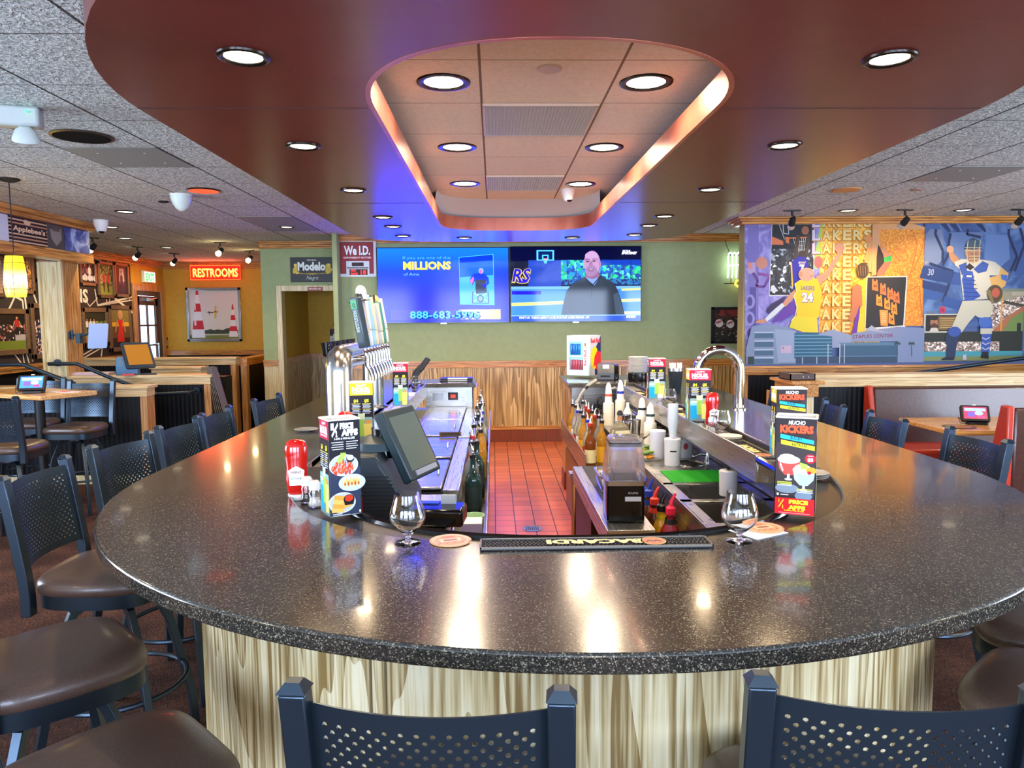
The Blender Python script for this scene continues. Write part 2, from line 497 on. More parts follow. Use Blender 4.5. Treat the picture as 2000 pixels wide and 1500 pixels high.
def arc(cx, cy, r, a0, a1, n, ry=None):
    return [(cx+r*math.cos(a0+(a1-a0)*i/n), cy+(ry or r)*math.sin(a0+(a1-a0)*i/n)) for i in range(n+1)]
def rrect(x0, y0, x1, y1, r, n=5):
    return (arc(x1-r, y1-r, r, 0, PI/2, n)+arc(x0+r, y1-r, r, PI/2, PI, n)+arc(x0+r, y0+r, r, PI, 1.5*PI, n)+arc(x1-r, y0+r, r, 1.5*PI, 2*PI, n))
def superell(cx, cy, a, b, e, a0, a1, n):
    out = []
    for i in range(n+1):
        t = a0+(a1-a0)*i/n; c, q = math.cos(t), math.sin(t)
        out.append((cx+a*math.copysign(abs(c)**(2/e), c), cy+b*math.copysign(abs(q)**(2/e), q)))
    return out
# ------------------------------------------------------------------ the room
CZ = 2.74
mb = MB(); mb.box(-6.4, -3.7, -.1, 7.6, 14.3, 0); struct('floor', mb, M_carpet)
mb = MB(); mb.box(-.80, 1.9, 0, 1.34, 7.3, .004); mb.box(-2.0, 7.3, 0, 3.3, 9.70, .004); struct('floor_tiled', mb, M_quarry)
mb = MB(); mb.box(-6.4, -3.7, CZ, 7.6, 14.3, CZ+.1); struct('ceiling', mb, M_ceil)

# dropped oval soffit over the bar with its long lit tray
TX = .22
def soffit_outer():
    return arc(.3, 3.12, 1.72, PI, 2*PI, 40) + superell(.3, 7.24, 1.72, 1.0, 3.4, 0, PI, 40)
def tray_out(g=0.0, yb=0.0):
    return superell(TX, 3.05, .69+g, .73+g, 2.3, PI, 2*PI, 40) + superell(TX, 6.70-yb, .69+g, .50+g, 2.8, 0, PI, 40)
mb = MB()
o_, i_ = soffit_outer(), tray_out(.012)
mb.ring(o_, i_, 2.5, 2.53)
mb.ring(o_, [(.3+(p[0]-.3)*.965, 4.9+(p[1]-4.9)*.985) for p in o_], 2.53, CZ-.002)
struct('ceiling_soffit', mb, M_red)
mb = MB()
for yy in (3.06, 5.5):
    mb.box(-1.42, yy-.002, 2.4985, -.50, yy+.002, 2.5); mb.box(.94, yy-.002, 2.4985, 2.02, yy+.002, 2.5)
struct('trim_14', mb, flat('#2c1412', .6))
mb = MB()
mb.ring(tray_out(.02), tray_out(0), 2.499, 2.62)
struct('trim_1', mb, noisy('bronze_red_tray_lip', [(.3, '#a04a3c'), (.7, '#c87a5c')], 3, rough=.32, vscale=(1, 1, .4), metal=.3))
# pale cove above the lip, sloping in towards the tray ceiling at the far end
mb = MB()
a_, b_ = tray_out(.06)[41:], tray_out(.0, .40)[41:]
n_ = len(a_)
mb.add([(p[0], p[1], 2.62) for p in a_]+[(p[0], p[1], CZ-.004) for p in b_], [(i, i+1, n_+i+1, n_+i) for i in range(n_-1)])
struct('trim_2', mb, flat('#d5d9da', .6))
mb = MB(); mb.prism(tray_out(.42), CZ-.006, CZ-.003); struct('ceiling_tray', mb, M_tray)

# walls (local boxes leave the window and door openings free)
mb = MB(); mb.box(-2.05, 9.74, 0, 4.6, 9.9, CZ); mb.box(-2.05, 9.5, 0, -1.99, 9.9, CZ); mb.box(-2.11, 9.9, 0, -2.0, 12.0, CZ)
struct('wall_back', mb, M_green)
mb = MB(); mb.box(-3.24, 10.4, 0, -2.97, 10.52, CZ); mb.box(-2.97, 10.4, 2.06, -2.05, 10.52, CZ)
struct('wall_back_left', mb, M_green)
mb = MB(); mb.box(-3.1, 10.5, 0, -3.0, 12.0, CZ); mb.box(-3.1, 12.0, 0, -2.0, 12.1, CZ)
struct('wall_alcove', mb, M_gold)
mb = MB(); mb.box(-6.3, 14.05, 0, -3.1, 14.2, CZ); mb.box(-3.24, 12.2, 0, -3.12, 14.1, CZ); mb.box(-3.24, 10.52, 0, -3.12, 12.2, CZ)
struct('wall_far', mb, M_gold)
mb = MB()
mb.box(-6.3, 4.7, 0, -6.2, 12.86, CZ); mb.box(-6.3, 13.88, 0, -6.2, 14.2, CZ); mb.box(-6.3, 12.86, 2.22, -6.2, 13.88, CZ)
mb.box(-6.3, -3.6, 0, -6.2, 1.3, CZ); mb.box(-6.3, 1.3, 0, -6.2, 4.7, .85); mb.box(-6.3, 1.3, 2.45, -6.2, 4.7, CZ)
struct('wall_left', mb, M_gold)
mb = MB()
mb.box(7.4, 4.7, 0, 7.5, 9.9, CZ); mb.box(7.4, -3.6, 0, 7.5, 1.3, CZ); mb.box(7.4, 1.3, 0, 7.5, 4.7, .85); mb.box(7.4, 1.3, 2.45, 7.5, 4.7, CZ)
struct('wall_right', mb, M_gold)
mb = MB(); mb.box(2.79, 8.16, 0, 7.4, 8.34, CZ); struct('wall_mural', mb, M_olive)
mb = MB()
xs = [-6.3, -4.7, -2.5, -1.7, .5, 1.3, 3.5, 4.1, 6.3, 7.5]
for i in range(0, 9, 2): mb.box(xs[i], -3.6, 0, xs[i+1], -3.5, CZ)
for i in range(1, 8, 2): mb.box(xs[i], -3.6, 0, xs[i+1], -3.5, .8); mb.box(xs[i], -3.6, 2.5, xs[i+1], -3.5, CZ)
struct('wall_front', mb, M_gold)
for i in range(1, 8, 2):
    mb = MB(); a, b = xs[i], xs[i+1]
    mb.box(a, -3.58, .8, a+.06, -3.5, 2.5); mb.box(b-.06, -3.58, .8, b, -3.5, 2.5); mb.box(a, -3.58, .8, b, -3.5, .86); mb.box(a, -3.58, 2.44, b, -3.5, 2.5)
    mb.box((a+b)/2-.03, -3.57, .86, (a+b)/2+.03, -3.51, 2.44)
    w_ = struct('window_%d' % ((i+1)//2), mb, M_blackmat)
for n_, x_ in ((5, -6.27), (6, 7.43)):
    mb = MB()
    for z_ in (.85, 2.39): mb.box(x_, 1.3, z_, x_+.06, 4.7, z_+.06)
    for y_ in (1.3, 2.4, 3.5, 4.64): mb.box(x_, y_, .85, x_+.06, y_+.06, 2.45)
    struct('window_%d' % n_, mb, M_blackmat)

# crown moulding: stepped oak profile run along a wall
def crown(name, pts, mat, side=1, h=.1, d=.09):
    mb = MB()
    for k, (dd, z0, z1) in enumerate(((d, CZ-.022, CZ-.002), (d*.78, CZ-.05, CZ-.022), (d*.5, CZ-.078, CZ-.05), (d*.22, CZ-h, CZ-.078))):
        mb.thick(pts, side*dd, z0, z1)
    return struct(name, mb, mat, bevel=.004)
crown('trim_3', [(-2.06, 9.735), (4.6, 9.735)], M_trimx, -1)
crown('trim_4', [(-3.24, 10.395), (-2.06, 10.395)], M_trimx, -1)
crown('trim_5', [(-6.195, 5.0), (-6.195, 14.04), (-3.24, 14.04)], M_trimy, -1, .12)
crown('trim_6', [(2.785, 8.4), (2.785, 8.155), (7.4, 8.155)], M_trimx, -1, .075, .1) if False else None
mb = MB()
for dd, z0, z1 in ((.11, CZ-.022, CZ-.002), (.085, CZ-.045, CZ-.022), (.055, CZ-.075, CZ-.045)):
    mb.box(2.79-dd, 8.16-dd, z0, 7.4, 8.34+dd, z1)
struct('trim_6', mb, M_trimx, bevel=.004)

# wainscot of the back wall: plywood sheets, cap rail, tiled base
def wainscot(name, x0, x1, y, seams, mat=M_oak, base=.167, z1=1.0, depth=.02):
    mb = MB(); last = x0
    for s_ in list(seams)+[x1]:
        mb.box(last+.002, y-depth, base, s_-.002, y, z1, 0); last = s_
    mb.box(x0, y-depth+.006, base, x1, y, z1, 1)
    mb.box(x0, y-depth-.01, base, x1, y, base+.05, 2)
    mb.box(x0, y-depth-.012, z1, x1, y, z1+.07, 2); mb.box(x0, y-depth-.03, z1+.07, x1, y, z1+.092, 2)
    return struct(name, mb, [mat, flat('#5a3c1c', .7), M_trimx])
wainscot('trim_7', -1.99, 4.6, 9.74, [-1.6, -.85, -.12, .39, .97, 1.7, 2.4, 3.1])
wainscot('trim_8', -3.24, -3.03, 10.4, [], M_palez, 0)
mb = MB()
for k in range(3): mb.box(-3.0, 10.5+k*.5+.003, 0, -2.98, 10.5+(k+1)*.5-.003, 1.02, 0)
mb.box(-2.12, 10.42, 0, -2.11, 12.0, 1.02, 0)
mb.box(-3.0, 11.98, 0, -2.1, 12.0, 1.02, 0)
mb.box(-3.0, 10.5, 1.02, -2.965, 12.0, 1.11, 1); mb.box(-3.0, 11.96, 1.02, -2.1, 12.0, 1.11, 1)
struct('trim_9', mb, [M_oak, M_trimy])
# casing round the employees' opening
mb = MB()
mb.box(-3.03, 10.36, 0, -2.955, 10.53, 2.13, 0); mb.box(-2.955, 10.36, 2.05, -2.06, 10.53, 2.13, 0)
struct('door_1', mb, M_palez, bevel=.004)
mb = MB(); k = 0
x = -2.0
while x < 3.2:
    mb.box(x+.002, 9.722, 0, x+.156, 9.74, .166); x += .1585
struct('baseboard_back', mb, flat('#7c3a22', .35))

# gold far room: chair rail, black beadboard
mb = MB(); mb.box(-6.2, 14.0, 0, -3.24, 14.05, 1.0, 0); mb.box(-6.2, 13.97, 1.0, -3.24, 14.05, 1.09, 1)
mb.box(-6.2, 13.9, 0, -6.17, 14.0, 1.0, 0)
mb.box(-6.2, 4.7, 0, -6.17, 12.78, 1.0, 0); mb.box(-6.2, 4.7, 1.0, -6.13, 12.78, 1.05, 2); mb.box(-6.2, 4.7, 1.05, -6.11, 12.78, 1.09, 2)
struct('trim_10', mb, [M_bead, M_trimx, M_trimy])
# second opening casing at the right end of the far wall
mb = MB(); mb.box(-3.62, 13.98, 0, -3.5, 14.05, 2.2, 0); mb.box(-3.5, 13.98, 2.1, -3.24, 14.05, 2.2, 0); mb.box(-3.5, 14.03, 0, -3.24, 14.052, 2.1, 1)
struct('door_2', mb, [M_trimz, flat('#3a2413', .6)])

# street door in the left wall
mb = MB()
mb.box(-6.24, 12.78, 0, -6.16, 12.90, 2.30, 0); mb.box(-6.24, 13.84, 0, -6.16, 13.96, 2.30, 0); mb.box(-6.24, 12.90, 2.18, -6.16, 13.84, 2.30, 0)
mb.box(-6.26, 12.90, 0, -6.18, 12.97, 2.18, 1); mb.box(-6.26, 13.77, 0, -6.18, 13.84, 2.18, 1); mb.box(-6.26, 12.97, 2.1, -6.18, 13.77, 2.18, 1)
door3 = struct('door_3', mb, [M_trimz, flat('#4a4038', .4)])
mb = MB()
y0, y1 = 12.98, 13.76
mb.box(-6.24, y0, .02, -6.20, y0+.08, 2.09); mb.box(-6.24, y1-.08, .02, -6.20, y1, 2.09); mb.box(-6.24, y0, 1.93, -6.20, y1, 2.09); mb.box(-6.24, y0, .02, -6.20, y1, .5)
for k in range(1, 4): mb.box(-6.235, y0+.08, .5+k*.357-.015, -6.205, y1-.08, .5+k*.357+.015)
mb.box(-6.235, 13.355, .5, -6.205, 13.385, 1.93)
lf = mb.build('door_leaf', flat('#5a3620', .45), door3)
mb = MB(); mb.box(-6.223, y0+.08, .5, -6.217, y1-.08, 1.93); mb.build('glass_pane', M_pane, door3)
mb = MB(); mb.tube([(-6.15, y1-.14, .9), (-6.15, y1-.14, 1.25)], .012); mb.tube([(-6.2, y1-.14, .92), (-6.15, y1-.14, .92)], .01); mb.tube([(-6.2, y1-.14, 1.23), (-6.15, y1-.14, 1.23)], .01)
mb.build('pull_handle', M_satin, door3)
mb = MB(); mb.box(-6.2, 13.2, 2.0, -6.14, 13.5, 2.06); mb.tube([(-6.15, 13.35, 2.03), (-6.1, 13.5, 2.06), (-6.19, 13.72, 2.08)], .008)
mb.build('door_closer', M_satin, door3)

# mural wall: sill and beadboard below
mb = MB()
mb.box(2.83, 8.13, 0, 7.4, 8.16, 1.0, 0); mb.box(2.765, 8.12, 0, 2.85, 8.36, 1.02, 2)
mb.box(2.765, 8.11, 1.0, 7.4, 8.36, 1.075, 1); mb.box(2.745, 8.08, 1.075, 7.4, 8.38, 1.1, 1)
struct('trim_11', mb, [M_bead, M_trimx, M_trimz], bevel=.003)

# low walls on the left: seating edge and host stand run
def halfwall(name, x0, x1, y0, y1, h, end='r'):
    mb = MB()
    mb.box(x0, y0+.03, .09, x1-.05, y1-.03, h-.1, 0)
    mb.box(x0, y0+.01, h-.11, x1, y1-.01, h-.03, 1); mb.box(x0, y0-.015, h-.03, x1+.02, y1+.015, h, 1)
    mb.box(x1-.075, y0+.015, 0, x1-.005, y1-.015, h-.11, 2)
    mb.box(x0, y0+.01, 0, x1-.075, y1-.01, .09, 3)
    return struct(name, mb, [M_bead, M_palex, M_trimz, M_palez], bevel=.003)
halfwall('wall_low_seating', -6.1, -3.50, 7.42, 7.62, 1.0)
halfwall('wall_low_host', -4.88, -3.17, 8.22, 8.44, 1.05)
halfwall('wall_low_far', -6.1, -3.68, 10.5, 10.68, 1.13)
mb = MB()
mb.box(-3.75, 10.68, .0, -3.6, 13.9, 1.0, 0); mb.box(-3.78, 10.66, 1.0, -3.57, 13.9, 1.1, 1); mb.box(-3.64, 10.6, 0, -3.56, 10.72, 1.0, 2)
struct('wall_low_passage', mb, [M_bead, M_trimy, M_trimz])

# header beam with its post, in front of the booths on the left
mb = MB()
mb.box(-4.72, 3.2, 2.30, -4.52, 8.5, 2.40, 0)       # lower rail
mb.box(-4.70, 3.2, 2.40, -4.54, 8.44, CZ-.08, 1)
mb.box(-4.74, 3.2, CZ-.09, -4.48, 8.50, CZ-.05, 0); mb.box(-4.78, 3.2, CZ-.05, -4.44, 8.53, CZ-.002, 0)
struct('trim_12', mb, [M_trimy, flat('#4c4c58', .6)], bevel=.003)
mb = MB()
mb.box(-4.94, 8.18, 1.05, -4.70, 8.5, 2.30, 0)
mb.box(-4.702, 8.19, 1.05, -4.698, 8.5, 2.30, 1)  # side in darker oak: daylight falling on the post front put into wood colours
mb.box(-4.95, 8.15, 1.05, -4.925, 8.18, 2.30, 0); mb.box(-4.72, 8.15, 1.05, -4.695, 8.19, 2.30, 0)
struct('trim_13', mb, [M_palez, M_trimz], bevel=.003)

# right: low wall with its end pillar
mb = MB()
mb.box(2.95, 6.98, .09, 7.4, 7.12, .98, 0); mb.box(2.95, 6.95, .97, 7.4, 7.15, 1.06, 1); mb.box(2.95, 6.92, 1.06, 7.4, 7.18, 1.09, 1)
struct('wall_low_booth', mb, [M_bead, M_palex], bevel=.003)
mb = MB()
mb.box(2.82, 6.76, 0, 3.0, 7.2, .9, 0); mb.box(2.80, 6.73, .9, 3.03, 7.22, 1.02, 1); mb.box(2.76, 6.69, 1.02, 3.07, 7.25, 1.05, 1)
struct('wall_low_pillar', mb, [M_palez, M_trimy], bevel=.004)

# ------------------------------------------------------------------ the bar
BX, BY = .245, 2.77
def ucurve(r, yend, n=60):
    return [(BX-r, yend)] + arc(BX, BY, r, PI, 2*PI, n) + [(BX+r, yend)]
bar = thing('bar_counter', 'long horseshoe bar counter with speckled black granite top and pale oak front', 'bar counter', (BX, BY, 0))
def at_bar(mb): mb.T = Matrix.Translation((-BX, -BY, 0)); return mb
outer = ucurve(1.555, 7.1)
inner_front = superell(BX, 2.95, 1.0, 1.12, 2.4, PI, 2*PI, 50)
nose_front = superell(BX, 2.95, .86, 1.03, 2.4, PI, 2*PI, 50)
inner_path = [(-.17, 7.1), (-.17, 6.62), (-.755, 6.62), (-.755, 3.0)] + inner_front[1:-1] + [(1.245, 3.0), (1.245, 6.5), (.66, 6.5), (.66, 7.4)]
mb = at_bar(MB())
poly = outer + [(1.8, 7.4)] + inner_path[::-1]
mb.prism(poly, 1.03, 1.07)
mb.build('granite_top', M_granite, bar, bevel=.006)
# sunken ledge and black bumper along the inner edge of the front curve
mb = at_bar(MB()); n_ = len(inner_front)
vs_ = [(p[0], p[1], z) for z in (1.055, 1.035) for p in inner_front+nose_front]
mb.add(vs_, [(i, i+1, n_+i+1, n_+i) for i in range(n_-1)]+[(2*n_+i, 3*n_+i, 3*n_+i+1, 2*n_+i+1) for i in range(n_-1)]+[(n_+i, n_+i+1, 3*n_+i+1, 3*n_+i) for i in range(n_-1)])
mb.build('sunken_ledge', flat('#2e2c28', .25), bar)
mb = at_bar(MB())
nose = [(-.615, 3.0)] + nose_front + [(1.105, 3.0)]
mb.tube([(p[0], p[1], 1.053) for p in nose], .016, 8)
mb.build('inner_nosing', M_blackgloss, bar)
# oak cladding in bent sheets, seam battens, base board
def wallcurve(r): return ucurve(r, 7.05, 64)
mb = at_bar(MB())
mb.thick(wallcurve(1.27), .16, .0, 1.03)
mb.build('oak_front', M_oakpale, bar, angle=30)
for a in (197, 245.2, 247, 343):
    mb = MB(); t = math.radians(a)
    mb.T = Matrix.Translation((1.272*math.cos(t), 1.272*math.sin(t), 0)) @ Matrix.Rotation(t+PI/2, 4, 'Z')
    mb.box(-.002, -.003, 0, .002, .0015, 1.03)
    mb.build('panel_seam', flat('#6a5a3a', .7), bar)
mb = at_bar(MB()); mb.thick([(p[0], p[1]) for p in wallcurve(1.282)], .014, 0, .11); mb.build('base_board', M_palez, bar)
for a in (196.5, 343.5):
    mb = MB(); t = math.radians(a); mb.T = Matrix.Translation((1.27*math.cos(t), 1.27*math.sin(t), 0)) @ Matrix.Rotation(t+PI/2, 4, 'Z')
    mb.box(-.03, -.015, 0, .02, .01, 1.03)
    mb.build('corner_trim', M_palez, bar)
# stainless drink rails on the two straight sides
for nm, x0, x1, y0, y1, ap in (('right', 1.10, 1.245, 3.0, 6.5, 1), ('left', -.615, -.755, 3.0, 6.62, -1)):
    mb = at_bar(MB())
    mb.box(x0, y0, 1.035, x1, y1, 1.042, 0)
    xi = x0
    mb.box(xi-.006, y0, .955, xi+.006, y1, 1.072, 0)
    mb.box(x1-.004, y0, 1.042, x1, y1, 1.066, 1)
    mb.box(x0, y0-.004, .955, x1, y0+.004, 1.034, 0)
    o = mb.build('drink_rail', [M_steel, M_blackmat], bar, bevel=.002)
# inner stainless backsplash of the right run, end cabinet sides
mb = at_bar(MB())
mb.box(1.30, 2.9, .1, 1.32, 7.0, 1.03, 0)
mb.box(.74, 6.95, .12, 1.3, 6.97, 1.03, 1)
mb.box(-.83, 2.9, .1, -.81, 6.7, 1.03, 0)
mb.build('backsplash', [M_steel, M_steelx], bar)
mb = at_bar(MB()); mb.box(.675, 6.94, .16, .74, 7.2, 1.03, 0); mb.box(.665, 6.92, 0, .75, 7.2, .17, 1); mb.box(.74, 6.94, .0, 1.3, 6.95, .12, 1)
mb.box(.742, 6.93, .12, .90, 6.949, .42, 2)
mb.build('end_post', [M_trimz, flat('#7a3a20', .4), flat('#d8c080', .6)], bar)
mb = at_bar(MB()); mb.box(-.62, 6.64, .8, -.19, 6.66, 1.03, 0); mb.box(-.20, 6.64, 0, -.16, 7.1, 1.03, 1)
mb.build('end_panel', [M_steelx, M_trimz], bar)
mb = at_bar(MB()); mb.box(-.42, 6.632, .915, -.33, 6.64, .985, 0); mb.box(-.405, 6.629, .93, -.345, 6.632, .97, 1); 
mb.build('thermostat_panel', [M_blackgloss, flat('#300808', .3), M_satin], bar)
mb = at_bar(MB()); mb.box(-.27, 6.632, .9, -.2, 6.64, 1.0); mb.build('latch_plate', M_satin, bar)
mb = at_bar(MB()); mb.box(-.56, 6.632, .91, -.46, 6.64, .98); mb.build('outlet_plate', M_satin, bar)
cv = Canvas((-.405-BX, 6.628-BY, .93), (1, 0, 0), (0, 0, 1), emit=4.0); cv.text('38', .008, .006, .028, '#ff3020', w=.044, bold=.01); cv.build('red_digits', bar)
# ------------------------------------------------------------------ recessed downlights
M_lens = flat('#fff0cc', .4, emit=7.0)
M_lens_dim = flat('#fff0d0', .4, emit=3.5)
M_ringdark = flat('#241d18', .25, .6)
def downlight_proto(r, ringmat, lens):
    t = thing('recessed_downlight', 'x', 'ceiling light')
    mb = MB(); mb.lathe([(r, 0.0), (r*.98, -.006), (r*.86, -.009), (r*.72, -.004), (r*.70, .004)], 28, cap0=False, cap1=False)
    mb.build('trim_ring', ringmat, t)
    mb = MB(); mb.lathe([(.0001, -.0035), (r*.5, -.004), (r*.715, -.001)], 28, cap0=False, cap1=False)
    mb.build('lens', lens, t)
    return t
GS = 'downlights of the red soffit'
SO = [(-.80, 2.47, .085), (-.925, 3.70, .085), (-.915, 4.94, .085), (-.915, 6.23, .085), (-.915, 6.85, .085), (-.92, 7.62, .085),
      (-.30, 7.82, .085), (.84, 7.85, .085), (1.455, 7.6, .085), (1.445, 6.85, .085), (1.445, 6.23, .085), (1.455, 4.95, .085), (1.456, 3.70, .085), (1.32, 2.48, .085)]
LB = ['recessed light in the red soffit at its near left, the closest on that side', 'second recessed light on the left side of the red soffit',
      'third recessed light on the left side of the red soffit', 'fourth recessed light on the left side of the soffit, in the blue glow',
      'fifth recessed light on the left side of the soffit, in the blue glow', 'recessed light at the far left corner of the soffit in the blue glow',
      'recessed light in the far end of the soffit above the blue screen', 'recessed light in the far end of the soffit above the right screen',
      'recessed light at the far right corner of the red soffit', 'fifth recessed light on the right side of the red soffit',
      'fourth recessed light on the right side of the red soffit', 'third recessed light on the right side of the red soffit',
      'second recessed light on the right side of the red soffit', 'recessed light in the red soffit at its near right, the closest on that side']
proto = None
for (x, y, r), l in zip(SO, LB):
    if proto is None: proto = downlight_proto(.085, M_ringdark, M_lens); t = proto; t.location = (x, y, 2.499); t['label'] = l; t['group'] = GS
    else: t = dup(proto, (x, y, 2.499), label=l)
    spot('downlight_glow', (x, y, 2.475), (x, y, 0), 36, '#ffe0b4', 150, .6, .04)
TL = [(-.22, 3.48), (-.22, 4.76), (-.22, 6.02), (.715, 3.48), (.715, 4.77), (.715, 6.05)]
LT = ['round light in the tray ceiling, near left', 'round light in the tray ceiling, middle left', 'round light in the tray ceiling, far left',
      'round light in the tray ceiling, near right', 'round light in the tray ceiling, middle right', 'round light in the tray ceiling, far right beside a camera']
p2 = None
for (x, y), l in zip(TL, LT):
    if p2 is None: p2 = downlight_proto(.125, M_ringdark, flat('#fff3d8', .4, emit=9.0)); t = p2; t.location = (x, y, CZ-.006); t['label'] = l; t['group'] = 'lights of the tray ceiling'
    else: t = dup(p2, (x, y, CZ-.006), label=l)
    spot('tray_glow', (x, y, CZ-.04), (x, y, 0), 40, '#ffe6c4', 165, .5, .08)
p3 = None
ML = [(-3.66, 7.52, 'small ceiling light left of the smoke dome, over the booths'), (-4.43, 8.73, 'ceiling light at the end of the left header beam'),
      (-4.845, 9.9, 'ceiling light before the wall of framed photographs'), (-4.85, 11.15, 'farthest ceiling light before the restroom sign'),
      (-2.42, 8.79, 'ceiling light near the green wall beside a grey panel'), (3.68, 7.62, 'ceiling light above the basketball mural, between two track spots'),
      (4.89, 7.61, 'ceiling light above the baseball mural, between two track spots')]
for x, y, l in ML:
    if p3 is None: p3 = downlight_proto(.1, M_ringdark, M_lens_dim); t = p3; t.location = (x, y, CZ-.001); t['label'] = l; t['group'] = 'downlights of the main ceiling'
    else: t = dup(p3, (x, y, CZ-.001), label=l)
    spot('downlight_glow', (x, y, CZ-.03), (x, y, 0), 45, '#ffe2b8', 150, .6, .07)
# lights of the same room that hang behind or beside the camera
for x, y in ((-3.6, 3.2), (-3.2, .6), (4.2, 1.0), (4.0, 4.2), (.3, -1.6), (6.2, 5.6), (-5.2, 6.4)):
    spot('downlight_glow', (x, y, CZ-.03), (x, y, 0), 45, '#ffe4c0', 150, .6, .07)

# blind discs, speakers, sprinklers, cameras
def disc(name, x, y, r, mat, lab, cat, z=CZ, grp=None, th=.01, rim=None):
    t = thing(name, lab, cat, (x, y, z-.001), group=grp)
    mb = MB(); mb.lathe([(r, 0), (r, -th*.6), (r*.9, -th)], 28, cap0=False, cap1=False); mb.build('rim', rim or mat, t)
    mb = MB(); mb.lathe([(.0001, -th*.8), (r*.9, -th)], 28, cap0=False, cap1=False); mb.build('grille', mat, t)
    return t
disc('ceiling_speaker', -2.42, 4.5, .17, flat('#0e0e0f', .9, spec=.1), 'round black ceiling speaker grille beside the emergency light', 'ceiling speaker', th=.008, rim=flat('#3a2e26', .4))
disc('cove_light', -2.42, 6.32, .135, flat('#e04a28', .4, emit=1.2), 'dark recessed ceiling lamp glowing red', 'ceiling light', rim=M_ringdark)
disc('ceiling_disc', 3.06, 6.38, .12, flat('#c98a52', .5), 'flat tan disc in the grey ceiling on the right', 'ceiling disc')
disc('ceiling_disc', 3.66, 6.36, .045, flat('#a07a68', .5), 'small pinkish disc in the grey ceiling, right of the tan one', 'ceiling disc')
disc('ceiling_disc', -3.01, 6.9, .045, M_blackmat, 'small black disc in the ceiling left of the white dome camera', 'ceiling disc')
disc('sprinkler_cover', .253, 3.29, .055, flat('#d8c2a4', .5), 'small round cover plate in the tray ceiling above the vent', 'sprinkler', z=CZ-.004)
def ceil_panel(x0, y0, x1, y1, lab):
    mb = MB(); mb.box(x0, y0, CZ-.004, x1, y1, CZ); cx, cy = (x0+x1)/2, (y0+y1)/2
    for k in range(4): mb.box(cx-.15+(k % 2)*.3, cy-.15+(k//2)*.3, CZ-.006, cx-.14+(k % 2)*.3, cy-.14+(k//2)*.3, CZ-.004, 1)
    return solo('ceiling_panel', mb, [flat('#8f9490', .55), M_white], lab, 'ceiling panel', group='flat grey ceiling panels')
ceil_panel(-2.71, 4.78, -2.12, 5.38, 'flat grey metal panel in the ceiling behind the black speaker')
ceil_panel(3.37, 5.4, 3.97, 6.0, 'flat grey metal panel in the right ceiling above the tan disc')
ceil_panel(-2.71, 7.9, -2.12, 9.2, 'long grey metal panel in the ceiling near the green wall')
def vent(y0, y1, lab):
    t = thing('air_vent', lab, 'vent', (.25, (y0+y1)/2, CZ-.006), group='vents of the tray ceiling')
    h = (y1-y0)/2
    mb = MB(); mb.box(-.285, -h, 0, .285, h, .002); mb.build('backing', flat('#6e6a64', .7), t)
    mb = MB()
    for k in range(31): x = -.285+k*.019; mb.box(x-.0022, -h, -.01, x+.0022, h, 0)
    for k in range(24): y = -h+k*2*h/23; mb.box(-.285, y-.002, -.01, .285, y+.002, 0)
    mb.build('egg_crate_grille', flat('#c9bba6', .5), t)
    mb = MB()
    for a in ((-.297,-h-.01,-.285,h+.01), (.285,-h-.01,.297,h+.01), (-.297,-h-.012,.297,-h), (-.297,h,.297,h+.012)): mb.box(a[0], a[1], -.012, a[2], a[3], 0)
    mb.build('frame', flat('#dcc9ae', .5), t)
vent(3.83, 4.43, 'square egg-crate air vent in the near part of the tray ceiling')
vent(5.70, 6.28, 'square egg-crate air vent in the far part of the tray ceiling')
def dome_cam(x, y, lab, s=1.0, z=CZ, tilt=0):
    t = thing('dome_camera', lab, 'security camera', (x, y, z), group='security cameras')
    mb = MB(); mb.lathe([(.062*s, 0), (.065*s, -.01), (.06*s, -.05*s), (.052*s, -.07*s)], 24); mb.build('housing', M_white, t)
    mb = MB(); mb.lathe([(.05*s, -.07*s), (.045*s, -.095*s), (.03*s, -.115*s), (.001, -.122*s)], 24, cap0=False); mb.build('dome', flat('#e8e8e4', .15) if tilt else M_white, t)
    mb = MB(); mb.lathe([(.001, -.126*s), (.018*s, -.122*s), (.03*s, -.108*s)], 16, at=(.012*s, -.018*s, 0), cap0=False, cap1=False); mb.build('lens', M_blackgloss, t)
    return t
dome_cam(.638, 6.3, 'white dome camera hanging at the far right end of the tray', .9)
dome_cam(-4.236, 8.15, 'white dome camera with dark eye right of the header beam', 1.15, tilt=1)
dome_cam(-5.9, 9.6, 'small dark dome camera above the framed photographs behind the post', .8)
t = thing('motion_sensor', 'white egg-shaped sensor on the grey ceiling left of the soffit', 'sensor', (-2.70, 6.54, CZ))
mb = MB(); mb.lathe([(.085, 0), (.088, -.03), (.075, -.07), (.05, -.115), (.02, -.14), (.001, -.143)], 24); mb.build('shell', flat('#cfe0dc', .35), t)
mb = MB(); mb.lathe([(.092, 0), (.092, -.012)], 24); mb.build('base_ring', M_white, t)
